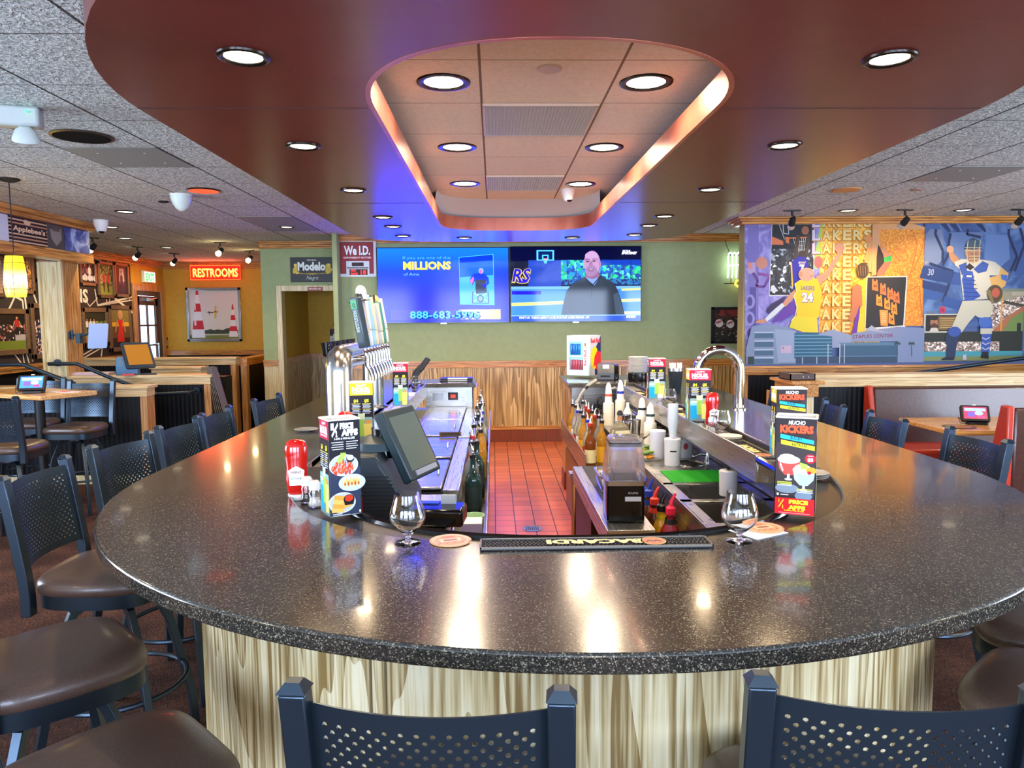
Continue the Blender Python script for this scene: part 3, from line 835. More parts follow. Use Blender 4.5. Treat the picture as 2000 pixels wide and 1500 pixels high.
# emergency light at the upper left
t = thing('emergency_light', 'white twin-head emergency light with green indicator on the ceiling', 'emergency light', (-2.44, 3.9, CZ))
mb = MB(); mb.T = Matrix.Rotation(.25, 4, 'Z'); mb.box(-.19, -.05, -.10, .13, .05, 0); mb.build('housing', flat('#b4bcb8', .5), t, bevel=.015)
for sx in (-.13, .07):
    mb = MB(); mb.lathe([(.02, .0), (.045, -.02), (.062, -.06), (.064, -.075)], 20, at=(sx, -.02, -.10), axis=(.2, -.4, 1)); hd = mb.build('lamp_head', flat('#b8c0bc', .5), t)
    mb = MB(); mb.lathe([(.001, -.077), (.058, -.077)], 20, at=(sx, -.02, -.10), axis=(.2, -.4, 1), cap0=False, cap1=False); mb.build('lens', flat('#c9cfd0', .1), hd)
mb = MB(); mb.lathe([(.006, 0), (.006, .006)], 10, at=(.10, -.045, -.035), axis=(0, -1, 0)); mb.build('indicator', flat('#20e070', .4, emit=5), t)

# track spots
def track(x, y, yaw, lab, power=26, col='#ffc880', tgt=None, on=True, lensmat=None):
    t = thing('track_spotlight', lab, 'spotlight', (x, y, CZ), yaw, group='black swivelling ceiling spotlights')
    mb = MB(); mb.box(-.085, -.02, -.012, .085, .02, 0); mb.build('canopy_plate', M_black, t)
    mb = MB(); mb.cyl((0,0,-.012), (0,0,-.055), .012, n=10); mb.tube([(0,0,-.05), (.03,.0,-.075), (0,.0,-.10)], .008, 8); mb.build('swivel_arm', M_black, t)
    mb = MB(); d = Vector((0, 1, -.75)).normalized()
    mb.lathe([(.02, -.055), (.03, -.05), (.034, .0), (.034, .03)], 18, at=(0, 0, -.125), axis=d); mb.build('head', M_blackmat, t)
    mb = MB(); mb.lathe([(.028, .03), (.034, .05), (.038, .068), (.032, .082), (.016, .09), (.001, .092)], 18, at=(0, 0, -.125), axis=d); mb.build('lamp_bulb', lensmat or flat('#ffe9c0', .2, emit=5), t)
    if on:
        p = Vector((x, y, CZ-.2)); tg = Vector(tgt)
        dr = (tg-p).normalized(); spot('track_glow', p+dr*.06, tg, power, col, 75, .9, .03)
grey = flat('#d8d4c8', .1, .6)
track(3.08, 7.58, -.2, 'black track spotlight above the left end of the mural', 9, '#ffe2c0', (3.4, 8.15, 1.7), lensmat=grey)
track(4.25, 7.57, .15, 'black track spotlight above the middle of the mural', 48, '#ffb050', (4.15, 8.15, 1.95), lensmat=grey)
track(5.45, 7.57, .1, 'black track spotlight above the right end of the mural', 11, '#ffe8d0', (5.4, 8.15, 1.7), lensmat=grey)
track(-5.23, 9.83, 1.2, 'black spotlight turned left, nearest to the header beam post', 45, '#ffdfa8', (-6.2, 9.9, 1.8))
track(-5.24, 11.06, 1.2, 'black spotlight before the framed photographs', 45, '#ffdfa8', (-6.2, 11.6, 1.9))
track(-5.18, 12.17, 1.0, 'black spotlight above the street door', 45, '#ffdfa8', (-6.2, 12.9, 1.9))
track(-3.81, 10.46, 2.9, 'glaring spotlight right of the neon sign', 30, '#ffc878', (-4.6, 14, 1.6), lensmat=flat('#ffe0a0', .3, emit=40))
track(-3.81, 11.7, 2.9, 'glaring spotlight nearest to the green corner', 30, '#ffc878', (-3.8, 14, 1.8), lensmat=flat('#ffe0a0', .3, emit=40))

# pendant lamp at the left
t = thing('pendant_lamp', 'glowing yellow glass pendant lamp hanging on a thin cord', 'pendant lamp', (-3.69, 5.8, CZ))
mb = MB(); mb.lathe([(.075, 0), (.075, -.01), (.05, -.022), (.012, -.03)], 24); mb.build('ceiling_rose', M_blackmat, t)
mb = MB(); mb.tube([(0,0,-.03), (0,0,-.585)], .004, 6); mb.build('cord', M_blackmat, t)
mb = MB(); mb.lathe([(.058, -.585), (.064, -.62), (.075, -.72), (.079, -.80), (.074, -.86), (.064, -.897)], 28, cap0=False, cap1=False)
m, nt, b = newmat('glowing_amber_glass')
tc = N(nt, 'ShaderNodeTexCoord'); sp = N(nt, 'ShaderNodeSeparateXYZ'); nt.links.new(tc.outputs['Object'], sp.inputs[0])
mr = N(nt, 'ShaderNodeMapRange'); mr.inputs['From Min'].default_value = -.9; mr.inputs['From Max'].default_value = -.6; nt.links.new(sp.outputs[2], mr.inputs['Value'])
c = ramp(nt, mr.outputs[0], [(0, '#ffe21e'), (.22, '#ffe880'), (.5, '#fff6cc'), (.72, '#ffdb20'), (1, '#f2c010')])
nt.links.new(c, b.inputs['Emission Color']); b.inputs['Emission Strength'].default_value = 1.5; b.inputs['Base Color'].default_value = lin('#e8c030'); b.inputs['Roughness'].default_value = .2
mb.build('glass_shade', m, t)
mb = MB()
for z in (-.64, -.84): mb.tube([(.0805*math.cos(a), .0805*math.sin(a), z) for a in [2*PI*k/24 for k in range(24)]], .0022, 6, closed=True)
for k in range(4): a = PI/2*k+.4; mb.tube([(.06*math.cos(a), .06*math.sin(a), -.585), (.081*math.cos(a), .081*math.sin(a), -.7), (.083*math.cos(a), .083*math.sin(a), -.8), (.066*math.cos(a), .066*math.sin(a), -.905)], .0018, 6)
mb.build('wire_cage', M_darkmetal, t)
pl = bpy.data.lights.new('pendant_glow', 'POINT'); pl.energy = 14; pl.color = lin('#ffd060')[:3]; pl.shadow_soft_size = .08
po = bpy.data.objects.new('pendant_glow', pl); COL.objects.link(po); po.location = (-3.69, 5.8, 1.78)
# ------------------------------------------------------------------ screens, signs, murals
def speck(name, stops, scale, rough=.6, emit=0.0, vs=(1, 1, 1)):
    """patches of flat colour, one per cell: crowds, foliage"""
    m, nt, b = newmat(name)
    v = coords(nt, vs); n = N(nt, 'ShaderNodeTexVoronoi', Scale=scale); nt.links.new(v, n.inputs['Vector'])
    sp = N(nt, 'ShaderNodeSeparateColor'); nt.links.new(n.outputs['Color'], sp.inputs[0])
    c = ramp(nt, sp.outputs[0], stops)
    nt.nodes[c.node.name].color_ramp.interpolation = 'CONSTANT'
    nt.links.new(c, b.inputs['Base Color']); b.inputs['Roughness'].default_value = rough
    if emit: nt.links.new(c, b.inputs['Emission Color']); b.inputs['Emission Strength'].default_value = emit
    return m
def gradient(name, axis, a, b_, stops, emit=0.0, rough=.5, noise=0.0, nscale=8):
    m, nt, b = newmat(name)
    tc = N(nt, 'ShaderNodeTexCoord'); sp = N(nt, 'ShaderNodeSeparateXYZ'); nt.links.new(tc.outputs['Object'], sp.inputs[0])
    mr = N(nt, 'ShaderNodeMapRange'); mr.inputs['From Min'].default_value = a; mr.inputs['From Max'].default_value = b_
    nt.links.new(sp.outputs[axis], mr.inputs['Value'])
    out = mr.outputs[0]
    if noise:
        n = N(nt, 'ShaderNodeTexNoise', Scale=nscale, Detail=5.0, Distortion=.6); nt.links.new(tc.outputs['Object'], n.inputs['Vector'])
        q = N(nt, 'ShaderNodeMath', operation='MULTIPLY_ADD'); nt.links.new(n.outputs[0], q.inputs[0]); q.inputs[1].default_value = noise
        w = N(nt, 'ShaderNodeMath', operation='SUBTRACT'); nt.links.new(out, w.inputs[0]); w.inputs[1].default_value = noise/2
        nt.links.new(w.outputs[0], q.inputs[2]); out = q.outputs[0]
    c = ramp(nt, out, stops)
    nt.links.new(c, b.inputs['Base Color']); b.inputs['Roughness'].default_value = rough
    if emit: nt.links.new(c, b.inputs['Emission Color']); b.inputs['Emission Strength'].default_value = emit; b.inputs['Specular IOR Level'].default_value = .25
    return m

# --- televisions
def tv(lab, x0, x1, z0, z1):
    cx = (x0+x1)/2
    t = thing('television', lab, 'television', (cx, 9.66, z0), group='wall televisions')
    w, h = (x1-x0)/2, z1-z0
    mb = MB(); mb.box(-w, 0, 0, w, .03, h); mb.box(-w*.5, .03, h*.2, w*.5, .06, h*.8)
    mb.build('housing', M_blackgloss, t, bevel=.003)
    mb = MB(); mb.box(-.04, -.004, -.012, .04, .004, .0); mb.build('maker_badge', M_satin, t)
    return t, w, h
t, w, h = tv('left wall television with a blue MILLIONS advertisement', -1.515, .208, 1.597, 2.578)
W1, H1 = 2*w-.02, h-.02
E1 = .85
def m1(X, Y): return ((X-50)/1900*W1, (1180-Y)/1070*H1)
cv = Canvas((-w+.01, -.001, .01), (1, 0, 0), (0, 0, 1), emit=E1, rough=.06, fn=m1, spec=.25)
bg = gradient('blue_broadcast_backdrop', 2, 0, H1, [(0, '#0002b8'), (.35, '#0512d8'), (.7, '#0a36ee'), (1, '#0f68f6')], emit=E1*1.25, rough=.12)
cv.rect(50, 1180, 1950, 110, bg)
cv.text('If you are one of the', 420, 268, 42, '#4fa6f4', w=690, bold=0, flip=-1)
cv.text('MILLIONS', 421, 415, 112, '#5a5230', w=700, bold=.05, flip=-1)
cv.text('MILLIONS', 424, 411, 110, '#ffe34a', w=690, bold=.04, flip=-1)
cv.text('of Ame', 428, 503, 42, '#66b4f6', w=225, bold=0, flip=-1)
cv.poly([(1232, 240), (1735, 198), (1745, 935), (1240, 925)], '#3fb4f8')
cv.poly([(1240, 248), (1726, 207), (1737, 926), (1248, 917)], '#1c5ef0')
cv.poly([(1240, 248), (1726, 207), (1727, 290), (1240, 330)], '#0a34d8')
cv.poly([(1244, 530), (1732, 500), (1737, 926), (1248, 917)], '#3f9cf6')
cv.poly([(1450, 480), (1520, 470), (1600, 480), (1660, 540), (1670, 620), (1640, 650), (1620, 570), (1470, 575), (1420, 650), (1385, 590), (1400, 530)], '#1636d8')
cv.poly([(1390, 580), (1440, 520), (1450, 560), (1415, 640)], '#d868c8')
cv.ell(1553, 440, 36, 42, '#7f9ef0'); cv.ell(1548, 450, 20, 30, '#e05aa8')
cv.poly([(1465, 570), (1620, 565), (1635, 760), (1475, 770)], '#2a3448')
cv.poly([(1550, 640), (1640, 620), (1620, 700)], '#1a28c8')
for x in (1430, 1650): cv.line([(x, 740), (x+(-8 if x < 1500 else 12), 905)], 12, '#10204a')
cv.line([(1420, 905), (1665, 908)], 8, '#10204a'); cv.line([(1450, 760), (1640, 880)], 8, '#d8ecff'); cv.line([(1640, 760), (1450, 880)], 8, '#d8ecff')
cv.ell(1540, 840, 50, 55, '#2c3c4a'); cv.ell(1540, 840, 32, 38, '#5a8cc0')
band = gradient('golden_caption_band', 0, .18, 1.62, [(0, '#2a22c8'), (.06, '#d8b8a0'), (.45, '#ffd84a'), (.65, '#ffd860'), (.93, '#d0a8b8'), (1, '#3a2ed0')], emit=E1, rough=.12)
cv.rect(235, 1140, 1830, 998, band)
cv.text('888-683-5996', 505, 1125, 112, '#083c98', w=1040, bold=.12, flip=-1)
cv.text('888-683-5996', 511, 1120, 106, '#4cb4ff', w=1015, bold=.02, flip=-1)
cv.build('screen', t)
t, w, h = tv('right wall television showing a man in a dark jacket on a court', .222, 1.945, 1.60, 2.585)
W2, H2 = 2*w-.02, h-.02
def m2(X, Y): return ((X-50)/1865*W2, (1160-Y)/1060*H2)
cv = Canvas((-w+.01, -.001, .01), (1, 0, 0), (0, 0, 1), emit=.8, rough=.06, fn=m2, spec=.25)
cv.rect(50, 1160, 1915, 100, '#04082c')
cv.rect(50, 660, 310, 300, '#10182c')
cv.rect(300, 660, 770, 285, '#1f3f9c'); cv.line([(470, 290), (470, 650)], 5, '#17307c')
fol = speck('stadium_glass', [(0, '#0a3a8c'), (.25, '#1686c8'), (.45, '#10a070'), (.6, '#20d080'), (.75, '#0c50a8'), (.9, '#5ad0e8')], 26, emit=.75)
cv.rect(770, 640, 1915, 285, fol); cv.rect(1320, 360, 1915, 285, '#1238a0'); cv.rect(770, 640, 1915, 560, speck('shadowy_stands', [(0, '#0a2060'), (.5, '#1a5ca8'), (.8, '#0c7890')], 40, emit=.7))
for x in (860, 995, 1350, 1510, 1640, 1770): cv.line([(x, 285), (x, 560)], 6, '#0a2c70')
cv.text('RS', 60, 590, 190, '#c8b050', w=255, bold=.07, shear=.2, flip=-1); cv.text('RS', 68, 585, 180, '#2418b0', w=238, bold=.02, shear=.2, flip=-1)
cv.ell(215, 590, 90, 30, '#c8b050', a0=0, a1=PI); cv.ell(215, 585, 82, 24, '#2418b0', a0=0, a1=PI)
cv.rect(50, 1160, 1915, 660, '#3a7cf0'); cv.rect(50, 700, 1915, 660, '#6aa4f0')
cv.rect(60, 775, 480, 725, '#1a16c0')
cv.poly([(55, 895), (800, 870), (800, 915), (55, 940)], '#e4e06a'); cv.poly([(1640, 850), (1915, 840), (1915, 880), (1640, 890)], '#dce070'); cv.poly([(1640, 700), (1915, 690), (1915, 720), (1640, 730)], '#cfd060'); cv.rect(1680, 1065, 1915, 1025, '#e8e49a')
for q in ((418, 145, 668, 292), ): 
    cv.rect(q[0], q[3], q[2], q[1], '#4cc0f4'); cv.rect(442, 278, 645, 162, '#0a1c50'); cv.rect(497, 276, 590, 210, '#4cc0f4'); cv.rect(515, 276, 572, 226, '#0a1c50')
cv.ell(545, 272, 32, 12, '#e88090'); cv.poly([(515, 285), (575, 285), (562, 335), (528, 335)], '#5ab4e8')
# the presenter
cv.poly([(770, 1080), (800, 900), (850, 720), (930, 620), (1060, 560), (1120, 510), (1330, 500), (1420, 560), (1530, 620), (1590, 730), (1640, 880), (1690, 1080)], '#26303c')
cv.poly([(1520, 780), (1590, 750), (1680, 1075), (1560, 1075)], '#3a4a58')
cv.poly([(1115, 540), (1330, 525), (1245, 650)], '#6f8fe8')
cv.poly([(1125, 430), (1310, 420), (1325, 530), (1225, 560), (1115, 540)], '#7c5674')
cv.ell(1212, 330, 118, 175, '#a87c9c'); cv.ell(1325, 350, 18, 45, '#96688a'); cv.ell(1200, 440, 88, 82, '#8a6488')
cv.ell(1205, 230, 95, 60, '#b08eae')
cv.ell(1148, 308, 24, 10, '#3a2438'); cv.ell(1240, 303, 24, 10, '#3a2438'); cv.line([(1112, 282), (1150, 272), (1178, 282)], 9, '#4c3048'); cv.line([(1214, 280), (1245, 268), (1275, 278)], 9, '#4c3048'); cv.poly([(1178, 310), (1212, 310), (1225, 365), (1165, 368)], '#8c5f80')
cv.ell(1198, 425, 52, 30, '#745270'); cv.ell(1198, 418, 32, 9, '#9c6078'); cv.ell(1198, 416, 22, 3, '#c8b4c4')
cv.line([(1120, 545), (1220, 650), (1330, 520)], 14, '#12161e'); cv.line([(1215, 640), (1205, 820)], 5, '#12161e')
cv.rect(50, 1160, 1915, 1078, '#2a50b0'); cv.rect(50, 1085, 1915, 1070, '#7aa8f4')
cv.text("WHAT'S ON  TUESDAY 6:30PM PT ACCESS SPORTSNET: LAKERS PREGAME - LIVE", 160, 1122, 34, '#e8f0ff', w=1010, bold=.02, shear=.15, flip=-1)
cv.text('SPORTSNET', 1705, 1118, 34, '#e8f0ff', w=140, bold=.04, shear=.2, flip=-1)
cv.text('SPECTRUM', 1645, 175, 26, '#e8f0ff', w=110, bold=.03, shear=.2, flip=-1)
cv.text('SPORTSNET', 1635, 208, 34, '#ffffff', w=215, bold=.06, shear=.25, flip=-1)
cv.build('screen', t)

# --- flat signs
def panel_sign(name, lab, cat, x0, z0, x1, z1, y, depth, col, border=None, rough=.4):
    t = thing(name, lab, cat, ((x0+x1)/2, y, z0))
    w, h = (x1-x0)/2, z1-z0
    mb = MB(); mb.box(-w, -depth, 0, w, 0, h); mb.build('board', flat(col, rough), t, bevel=.004)
    return t, w, h, Canvas((-w, -depth-.0006, 0), (1, 0, 0), (0, 0, 1), eps=.0005)
t, w, h, cv = panel_sign('beer_sign', 'black beer sign with white lettering and two golden lions', 'sign', -2.826, 2.175, -2.213, 2.518, 10.4, .02, '#0c0e12')
cv.fn = lambda X, Y: ((X-268)/345*.613, (440-Y)/187*.343)
cv.ell(320, 340, 22, 40, '#d8b838'); cv.ell(560, 340, 22, 40, '#d8b838'); cv.ell(308, 312, 12, 12, '#e8cc58'); cv.ell(572, 312, 12, 12, '#e8cc58')
cv.line([(300, 330), (290, 350), (300, 360)], 7, '#e8cc58'); cv.line([(580, 330), (592, 350), (580, 360)], 7, '#e8cc58')
cv.poly([(288, 352), (320, 372), (560, 372), (584, 352), (584, 372), (520, 376), (440, 384), (350, 376), (288, 374)], '#d8b838')
cv.line([(360, 372), (440, 378), (510, 372)], 4, '#3a3010')
cv.text('Modelo', 322, 352, 66, '#0c0e12', w=226, bold=.09, flip=-1); cv.text('Modelo', 326, 350, 62, '#e8efe8', w=218, bold=.05, flip=-1)
cv.text('CERVEZA', 398, 280, 11, '#d8d8cc', w=78, bold=.02, flip=-1); cv.text('Negra', 392, 420, 28, '#e0e4dc', w=90, bold=-.01, shear=.35, flip=-1)
cv.build('print', t)
t, w, h, cv = panel_sign('door_sign', 'small red employees only sign on the door head casing', 'sign', -2.588, 2.052, -2.378, 2.108, 10.36, .006, '#8e2a28')
cv.text('EMPLOYEES ONLY', .105, .018, .024, '#f0dcd4', w=.18, align='c', bold=.03); cv.build('print', t)
t, w, h, cv = panel_sign('identification_sign', 'white framed red We I.D. sign with a lit date display', 'sign', -2.04, 2.205, -1.522, 2.672, 9.74, .045, '#cdd8d6')
cv.fn = lambda X, Y: ((X-627)/320*.518, (405-Y)/288*.467)
cv.rect(657, 380, 925, 128, '#3a1014'); cv.rect(662, 376, 920, 132, '#8e1c22')
cv.text('We I.D.', 688, 232, 72, '#2c0c10', w=218, bold=.06, flip=-1); cv.text('We I.D.', 690, 228, 70, '#eef2f2', w=210, bold=.04, flip=-1)
cv.text('RESPONSIBILITY MATTERS', 686, 258, 13, '#f0d8d8', w=220, bold=.03, flip=-1)
cv.rect(705, 395, 890, 280, '#d4dbd8'); cv.rect(750, 320, 845, 290, '#2c0c0c'); cv.rect(712, 340, 882, 328, '#2a2c30'); cv.text('MUST BE BORN ON OR BEFORE THIS DATE', 716, 338, 6, '#d8d8d8', w=160, flip=-1)
cv.rect(730, 390, 875, 344, '#200606')
cv.emit = 1.6; cv.text('MAR', 742, 362, 15, '#ff2a20', w=42, bold=.02, flip=-1); cv.text('2003', 740, 387, 15, '#ff2a20', w=56, bold=.02, flip=-1); cv.text('18', 820, 386, 34, '#ff2a20', w=44, bold=.02, flip=-1); cv.emit = 0
cv.build('print', t)
# calendar and note pinned up in the alcove
t, w, h, cv = panel_sign('wall_calendar', 'white wall calendar with red header in the alcove', 'calendar', -2.66, 1.13, -2.3, 1.50, 12.0, .01, '#e4e2da')
cv.rect(0, .29, .36, .37, '#7a1c24'); cv.rect(0, .26, .05, .37, '#201014'); cv.ell(.17, .33, .05, .022, '#e8d8d8'); cv.ell(.17, .33, .04, .014, '#7a1c24')
for r in range(5):
    for c in range(6): cv.rect(.03+c*.055, .05+r*.038, .055+c*.055, .062+r*.038, '#6a6a6c')
cv.build('print', t)
t, w, h, cv = panel_sign('door_sign', 'small red oval notice above the wall calendar', 'sign', -2.6, 1.54, -2.36, 1.61, 12.0, .006, '#8a2424')
cv.rect(.06, .03, .18, .038, '#e8c8c0'); cv.build('print', t)

# beer poster at the right of the green wall
t = thing('framed_poster', 'black framed poster of beer bottles on the green wall', 'poster', (3.13, 9.74, 1.297))
mb = MB(); Wp, Hp = .46, .485
for a in ((0,0,Wp,.035), (0,Hp-.035,Wp,Hp), (0,0,.035,Hp), (Wp-.035,0,Wp,Hp)): mb.box(a[0]-Wp/2, -.03, a[1], a[2]-Wp/2, 0, a[3])
mb.build('frame', M_black, t, bevel=.003)
cv = Canvas((-Wp/2, -.008, 0), (1, 0, 0), (0, 0, 1)); cv.rect(.03, .03, .43, .455, speck('dark_bottle_print', [(0, '#0e0c0c'), (.5, '#1c1614'), (.75, '#342420'), (.92, '#8a8078')], 60))
cv.rect(.12, .36, .43, .455, '#7a2a24')
for (x, y, r) in ((.10, .30, -.35), (.25, .29, -.35)):
    for (dx, dy, rx, ry, c) in ((0, 0, .05, .12, '#3c1c12'), (-.045, .1, .022, .07, '#4a2418'), (.008, -.03, .052, .055, '#d0c8c0'), (.005, -.01, .045, .01, '#a02820')):
        cv.ell(x+dx, y+dy, rx, ry, c, rot=-r)
    cv.text('Budweiser', x-.035, y-.04, .014, '#8a2020', w=.08, shear=.3, rot=.2)
cv.build('print', t)

# neon beer sign: only its left half shows beside the mural wall
def neon(name, lab, loc, paths, cols, r, emit=14):
    t = thing(name, lab, 'neon sign', loc)
    return t
t = thing('neon_beer_sign', 'white and yellow neon beer sign hanging by a black cord', 'neon sign', (3.19, 9.66, 2.0))
mb = MB(); q = []
for k in range(4):
    x = -.10+k*.055
    mb.tube([(x, 0, .16), (x, 0, .44)] + [(x+.0275-.0275*math.cos(a), 0, .44+.05*math.sin(a)) for a in (.6, 1.2, 1.57, 2.0, 2.5)] + [(x+.055, 0, .43)], .0085, 8)
mb.tube([(-.11, 0, .32), (.13, 0, .335)], .0085, 8)
mb.build('white_tubes', flat('#e8fffa', .3, emit=6.0), t)
mb = MB(); mb.tube([(0, 0, .08), (.02, 0, .13), (.06, 0, .13), (.07, 0, .06), (.03, 0, .05), (.0, 0, .08)], .012, 8, closed=False); mb.tube([(.07, 0, .06), (.10, 0, .12), (.14, 0, .06)], .01, 8)
mb.build('yellow_tubes', flat('#ffe43a', .3, emit=3.5), t)
mb = MB(); mb.tube([(-.14, .02, .09), (.2, .02, .09)], .008, 6); mb.tube([(-.11, .02, .46), (.2, .02, .46)], .006, 6); mb.tube([(-.05, .02, .09), (-.05, .02, .46)], .005, 6)
mb.build('support_bar', M_black, t)
mb = MB(); mb.tube([(-.14, .05, .72), (-.12, .03, .6), (-.06, .02, .46)], .004, 6); mb.build('cord', M_black, t)
# red neon word hung in front of the far gold wall
t = thing('neon_restroom_sign', 'red and yellow neon RESTROOMS sign', 'neon sign', (-5.17, 13.9, 2.41))
mb = MB(); mb.box(-.46, .0, 0, .46, .03, .26); mb.build('backing_box', flat('#c81e12', .4, emit=.9), t, bevel=.01)
cv = Canvas((-.46, -.004, 0), (1, 0, 0), (0, 0, 1), emit=5.0); cv.text('RESTROOMS', .46, .05, .16, '#ff3a10', w=.84, align='c', bold=.06); cv.build('red_halo', t)
cv = Canvas((-.46, -.006, 0), (1, 0, 0), (0, 0, 1), emit=7.0); cv.text('RESTROOMS', .46, .057, .146, '#ffd040', w=.82, align='c', bold=-.005); cv.build('yellow_lettering', t)
mb = MB(); mb.tube([(-.46, -.01, 0), (.46, -.01, 0), (.46, -.01, .26), (-.46, -.01, .26)], .009, 6, closed=True); mb.build('border_tube', flat('#ff4018', .4, emit=4.0), t)
mb = MB(); mb.tube([(-.30, .0, .26), (-.42, -.02, .40), (-.40, -.02, .33), (-.38, 0, .26)], .004, 6); mb.build('cord', M_black, t)
pl = bpy.data.lights.new('neon_glow', 'AREA'); pl.shape = 'RECTANGLE'; pl.size = .9; pl.size_y = .25; pl.energy = 7; pl.color = (1, .08, .03)
po = bpy.data.objects.new('neon_glow', pl); COL.objects.link(po); po.location = (-5.17, 13.8, 2.54); po.rotation_euler = (PI/2, 0, PI)

# air race picture
t = thing('framed_picture', 'silver framed picture of a yellow aeroplane between red and white pylons', 'picture', (-5.28, 14.05, 1.255))
mb = MB()
for a in ((-.51,0,.51,.05), (-.51,.96,.51,1.015), (-.51,0,-.46,1.015), (.46,0,.51,1.015)): mb.box(a[0], -.04, a[1], a[2], 0, a[3])
mb.build('frame', M_satin, t, bevel=.006)
cv = Canvas((-.51, -.012, 0), (1, 0, 0), (0, 0, 1)); cv.fn = lambda X, Y: ((X-1450)/445*1.02, (1148-Y)/425*1.015)
cv.rect(1465, 1130, 1880, 738, gradient('hazy_race_sky', 2, .1, 1.0, [(0, '#d8d2bc'), (.4, '#dcd8cc'), (1, '#cfd0cc')]))
cv.rect(1465, 1130, 1880, 1095, '#76803e'); cv.rect(1465, 1098, 1880, 1086, '#c8c4b0')
cv.poly([(1590, 1088), (1590, 1060), (1640, 1050), (1665, 1058), (1700, 1052), (1740, 1058), (1770, 1045), (1800, 1040), (1865, 1058), (1865, 1088)], speck('far_trees', [(0, '#283420'), (.5, '#3a4a2c'), (.8, '#4c5a38')], 90))
def pylon(cx, top, bot, wt, wb, cuts):
    def X(y): return wt+(wb-wt)*(y-top)/(bot-top)
    ys = [top]+cuts+[bot]
    for k in range(len(ys)-1):
        a, b = X(ys[k]), X(ys[k+1]); cv.poly([(cx-a, ys[k]), (cx+a, ys[k]), (cx+b, ys[k+1]), (cx-b, ys[k+1])], '#cc2030' if k % 2 == 0 else '#e8e6e4')
pylon(1540, 742, 1118, 8, 55, [780, 848, 912, 982, 1052]); pylon(1826, 855, 1112, 4, 38, [898, 940, 980, 1028, 1068])
cv.rect(1510, 1020, 1525, 975, '#e8e4e0'); cv.rect(1518, 900, 1526, 850, '#e8e4e0')
cv.poly([(1650, 918), (1700, 908), (1714, 912), (1700, 920), (1655, 924)], '#c8a018'); cv.poly([(1680, 868), (1693, 868), (1690, 912), (1678, 912)], '#e0b818'); cv.poly([(1676, 918), (1690, 918), (1686, 968), (1676, 968)], '#e0b818')
cv.line([(1620, 918), (1665, 920)], 6, '#30343a'); cv.line([(1634, 905), (1634, 936)], 5, '#30343a'); cv.ell(1685, 912, 8, 5, '#20242a')
cv.build('print', t)

# exit sign, thermostat on the left wall
t = thing('exit_sign', 'white exit sign with green letters above the street door', 'exit sign', (-6.2, 13.4, 2.33), PI/2)
mb = MB(); mb.box(-.22, -.05, 0, .22, 0, .21); mb.build('housing', flat('#e8ecdc', .4), t, bevel=.006)
cv = Canvas((-.22, -.051, 0), (1, 0, 0), (0, 0, 1), emit=1.6); cv.rect(.02, .02, .42, .19, '#dfeed8'); cv.text('EXIT', .22, .04, .13, '#38c060', w=.34, align='c', bold=.05); cv.build('face', t)
t = thing('thermostat', 'small grey thermostat on the gold wall beside the street door', 'thermostat', (-6.2, 14.0, 1.14), PI/2)
mb = MB(); mb.box(-.08, -.03, 0, .05, 0, .2); mb.build('case', flat('#3a3430', .4), t); mb = MB(); mb.box(-.06, -.034, .04, .03, -.03, .15); mb.build('display', flat('#a8a89c', .3), t)

# --- left photo wall: black chalk-line mural with framed photographs
t = thing('chalk_mural', 'black wall mural with white chalk lines and large white letters behind the photographs', 'mural', (-6.198, 8.5, 1.09), PI/2)
mb = MB(); mb.box(-3.6, -.006, 0, 4.28, 0, 1.52); mb.build('wallcovering', flat('#2c2624', .7), t)
cv = Canvas((-8.5, -.0065, -1.09), (1, 0, 0), (0, 0, 1), eps=.00006, rough=.7)
rnd = random.Random(5)
Wc = '#d8cfc0'
for a in (([(9.0,1.1),(9.7,1.98),(9.85,1.93),(9.88,1.3)],.03), ([(9.98,1.12),(9.9,2.0)],.035), ([(10.0,2.2),(10.15,1.9)],.03), ([(10.15,2.45),(10.25,1.98)],.03), ([(9.6,1.25),(9.75,1.1)],.02), ([(9.78,1.25),(9.8,1.1)],.02), ([(9.85,1.25),(9.9,1.1)],.02),
          ([(11.2,2.6),(11.32,2.2)],.025), ([(11.55,2.72),(11.65,2.2)],.025), ([(11.32,2.0),(11.45,1.88),(11.7,2.02)],.015), ([(11.62,2.15),(11.68,1.9),(12.9,2.08)],.03), ([(11.72,1.9),(12.9,2.02)],.02), ([(12.15,2.05),(12.9,1.75)],.04),
          ([(11.95,2.0),(11.97,1.88)],.03), ([(12.05,2.02),(12.03,1.88)],.03), ([(11.2,1.1),(11.9,1.28)],.02), ([(11.2,1.15),(11.7,1.29)],.02), ([(11.75,1.25),(11.7,1.1)],.03), ([(12.02,2.62),(12.1,2.4)],.03), ([(12.15,2.6),(12.2,2.1)],.05), ([(12.65,2.6),(12.7,2.0)],.02), ([(12.7,1.9),(12.72,1.2)],.05), ([(11.1,2.5),(11.12,1.2)],.02), ([(10.62,2.5),(10.68,1.2)],.02)):
    cv.line(a[0], a[1], Wc)
cv.text('QUEENS', 10.2, 1.94, .2, Wc, w=1.22, bold=.03)
cv.text('78', 9.93, 1.26, .07, Wc, bold=.02); cv.text('99', 9.93, 1.42, .07, Wc, bold=.02); cv.text('XX', 11.72, 2.6, .06, Wc, bold=0)
for k in range(9): cv.line([(11.95+k*.1, 2.6), (11.98+k*.1, 2.68)], .012, Wc)
cv.ell(11.95, 2.62, .12, .05, Wc); cv.ell(11.95, 2.615, .10, .035, '#2c2624')
cv.build('chalk_lines', t)
M_frame = noisy('bronze_picture_frame', [(.3, '#57412e'), (.7, '#7a5d42')], 30, rough=.4)
sk = '#c89070'
crowd_a = speck('team_photo_navy', [(0, '#141a3c'), (.35, '#1e2a60'), (.55, '#c89a80'), (.7, '#e0d8d8'), (.85, '#101018')], 36)
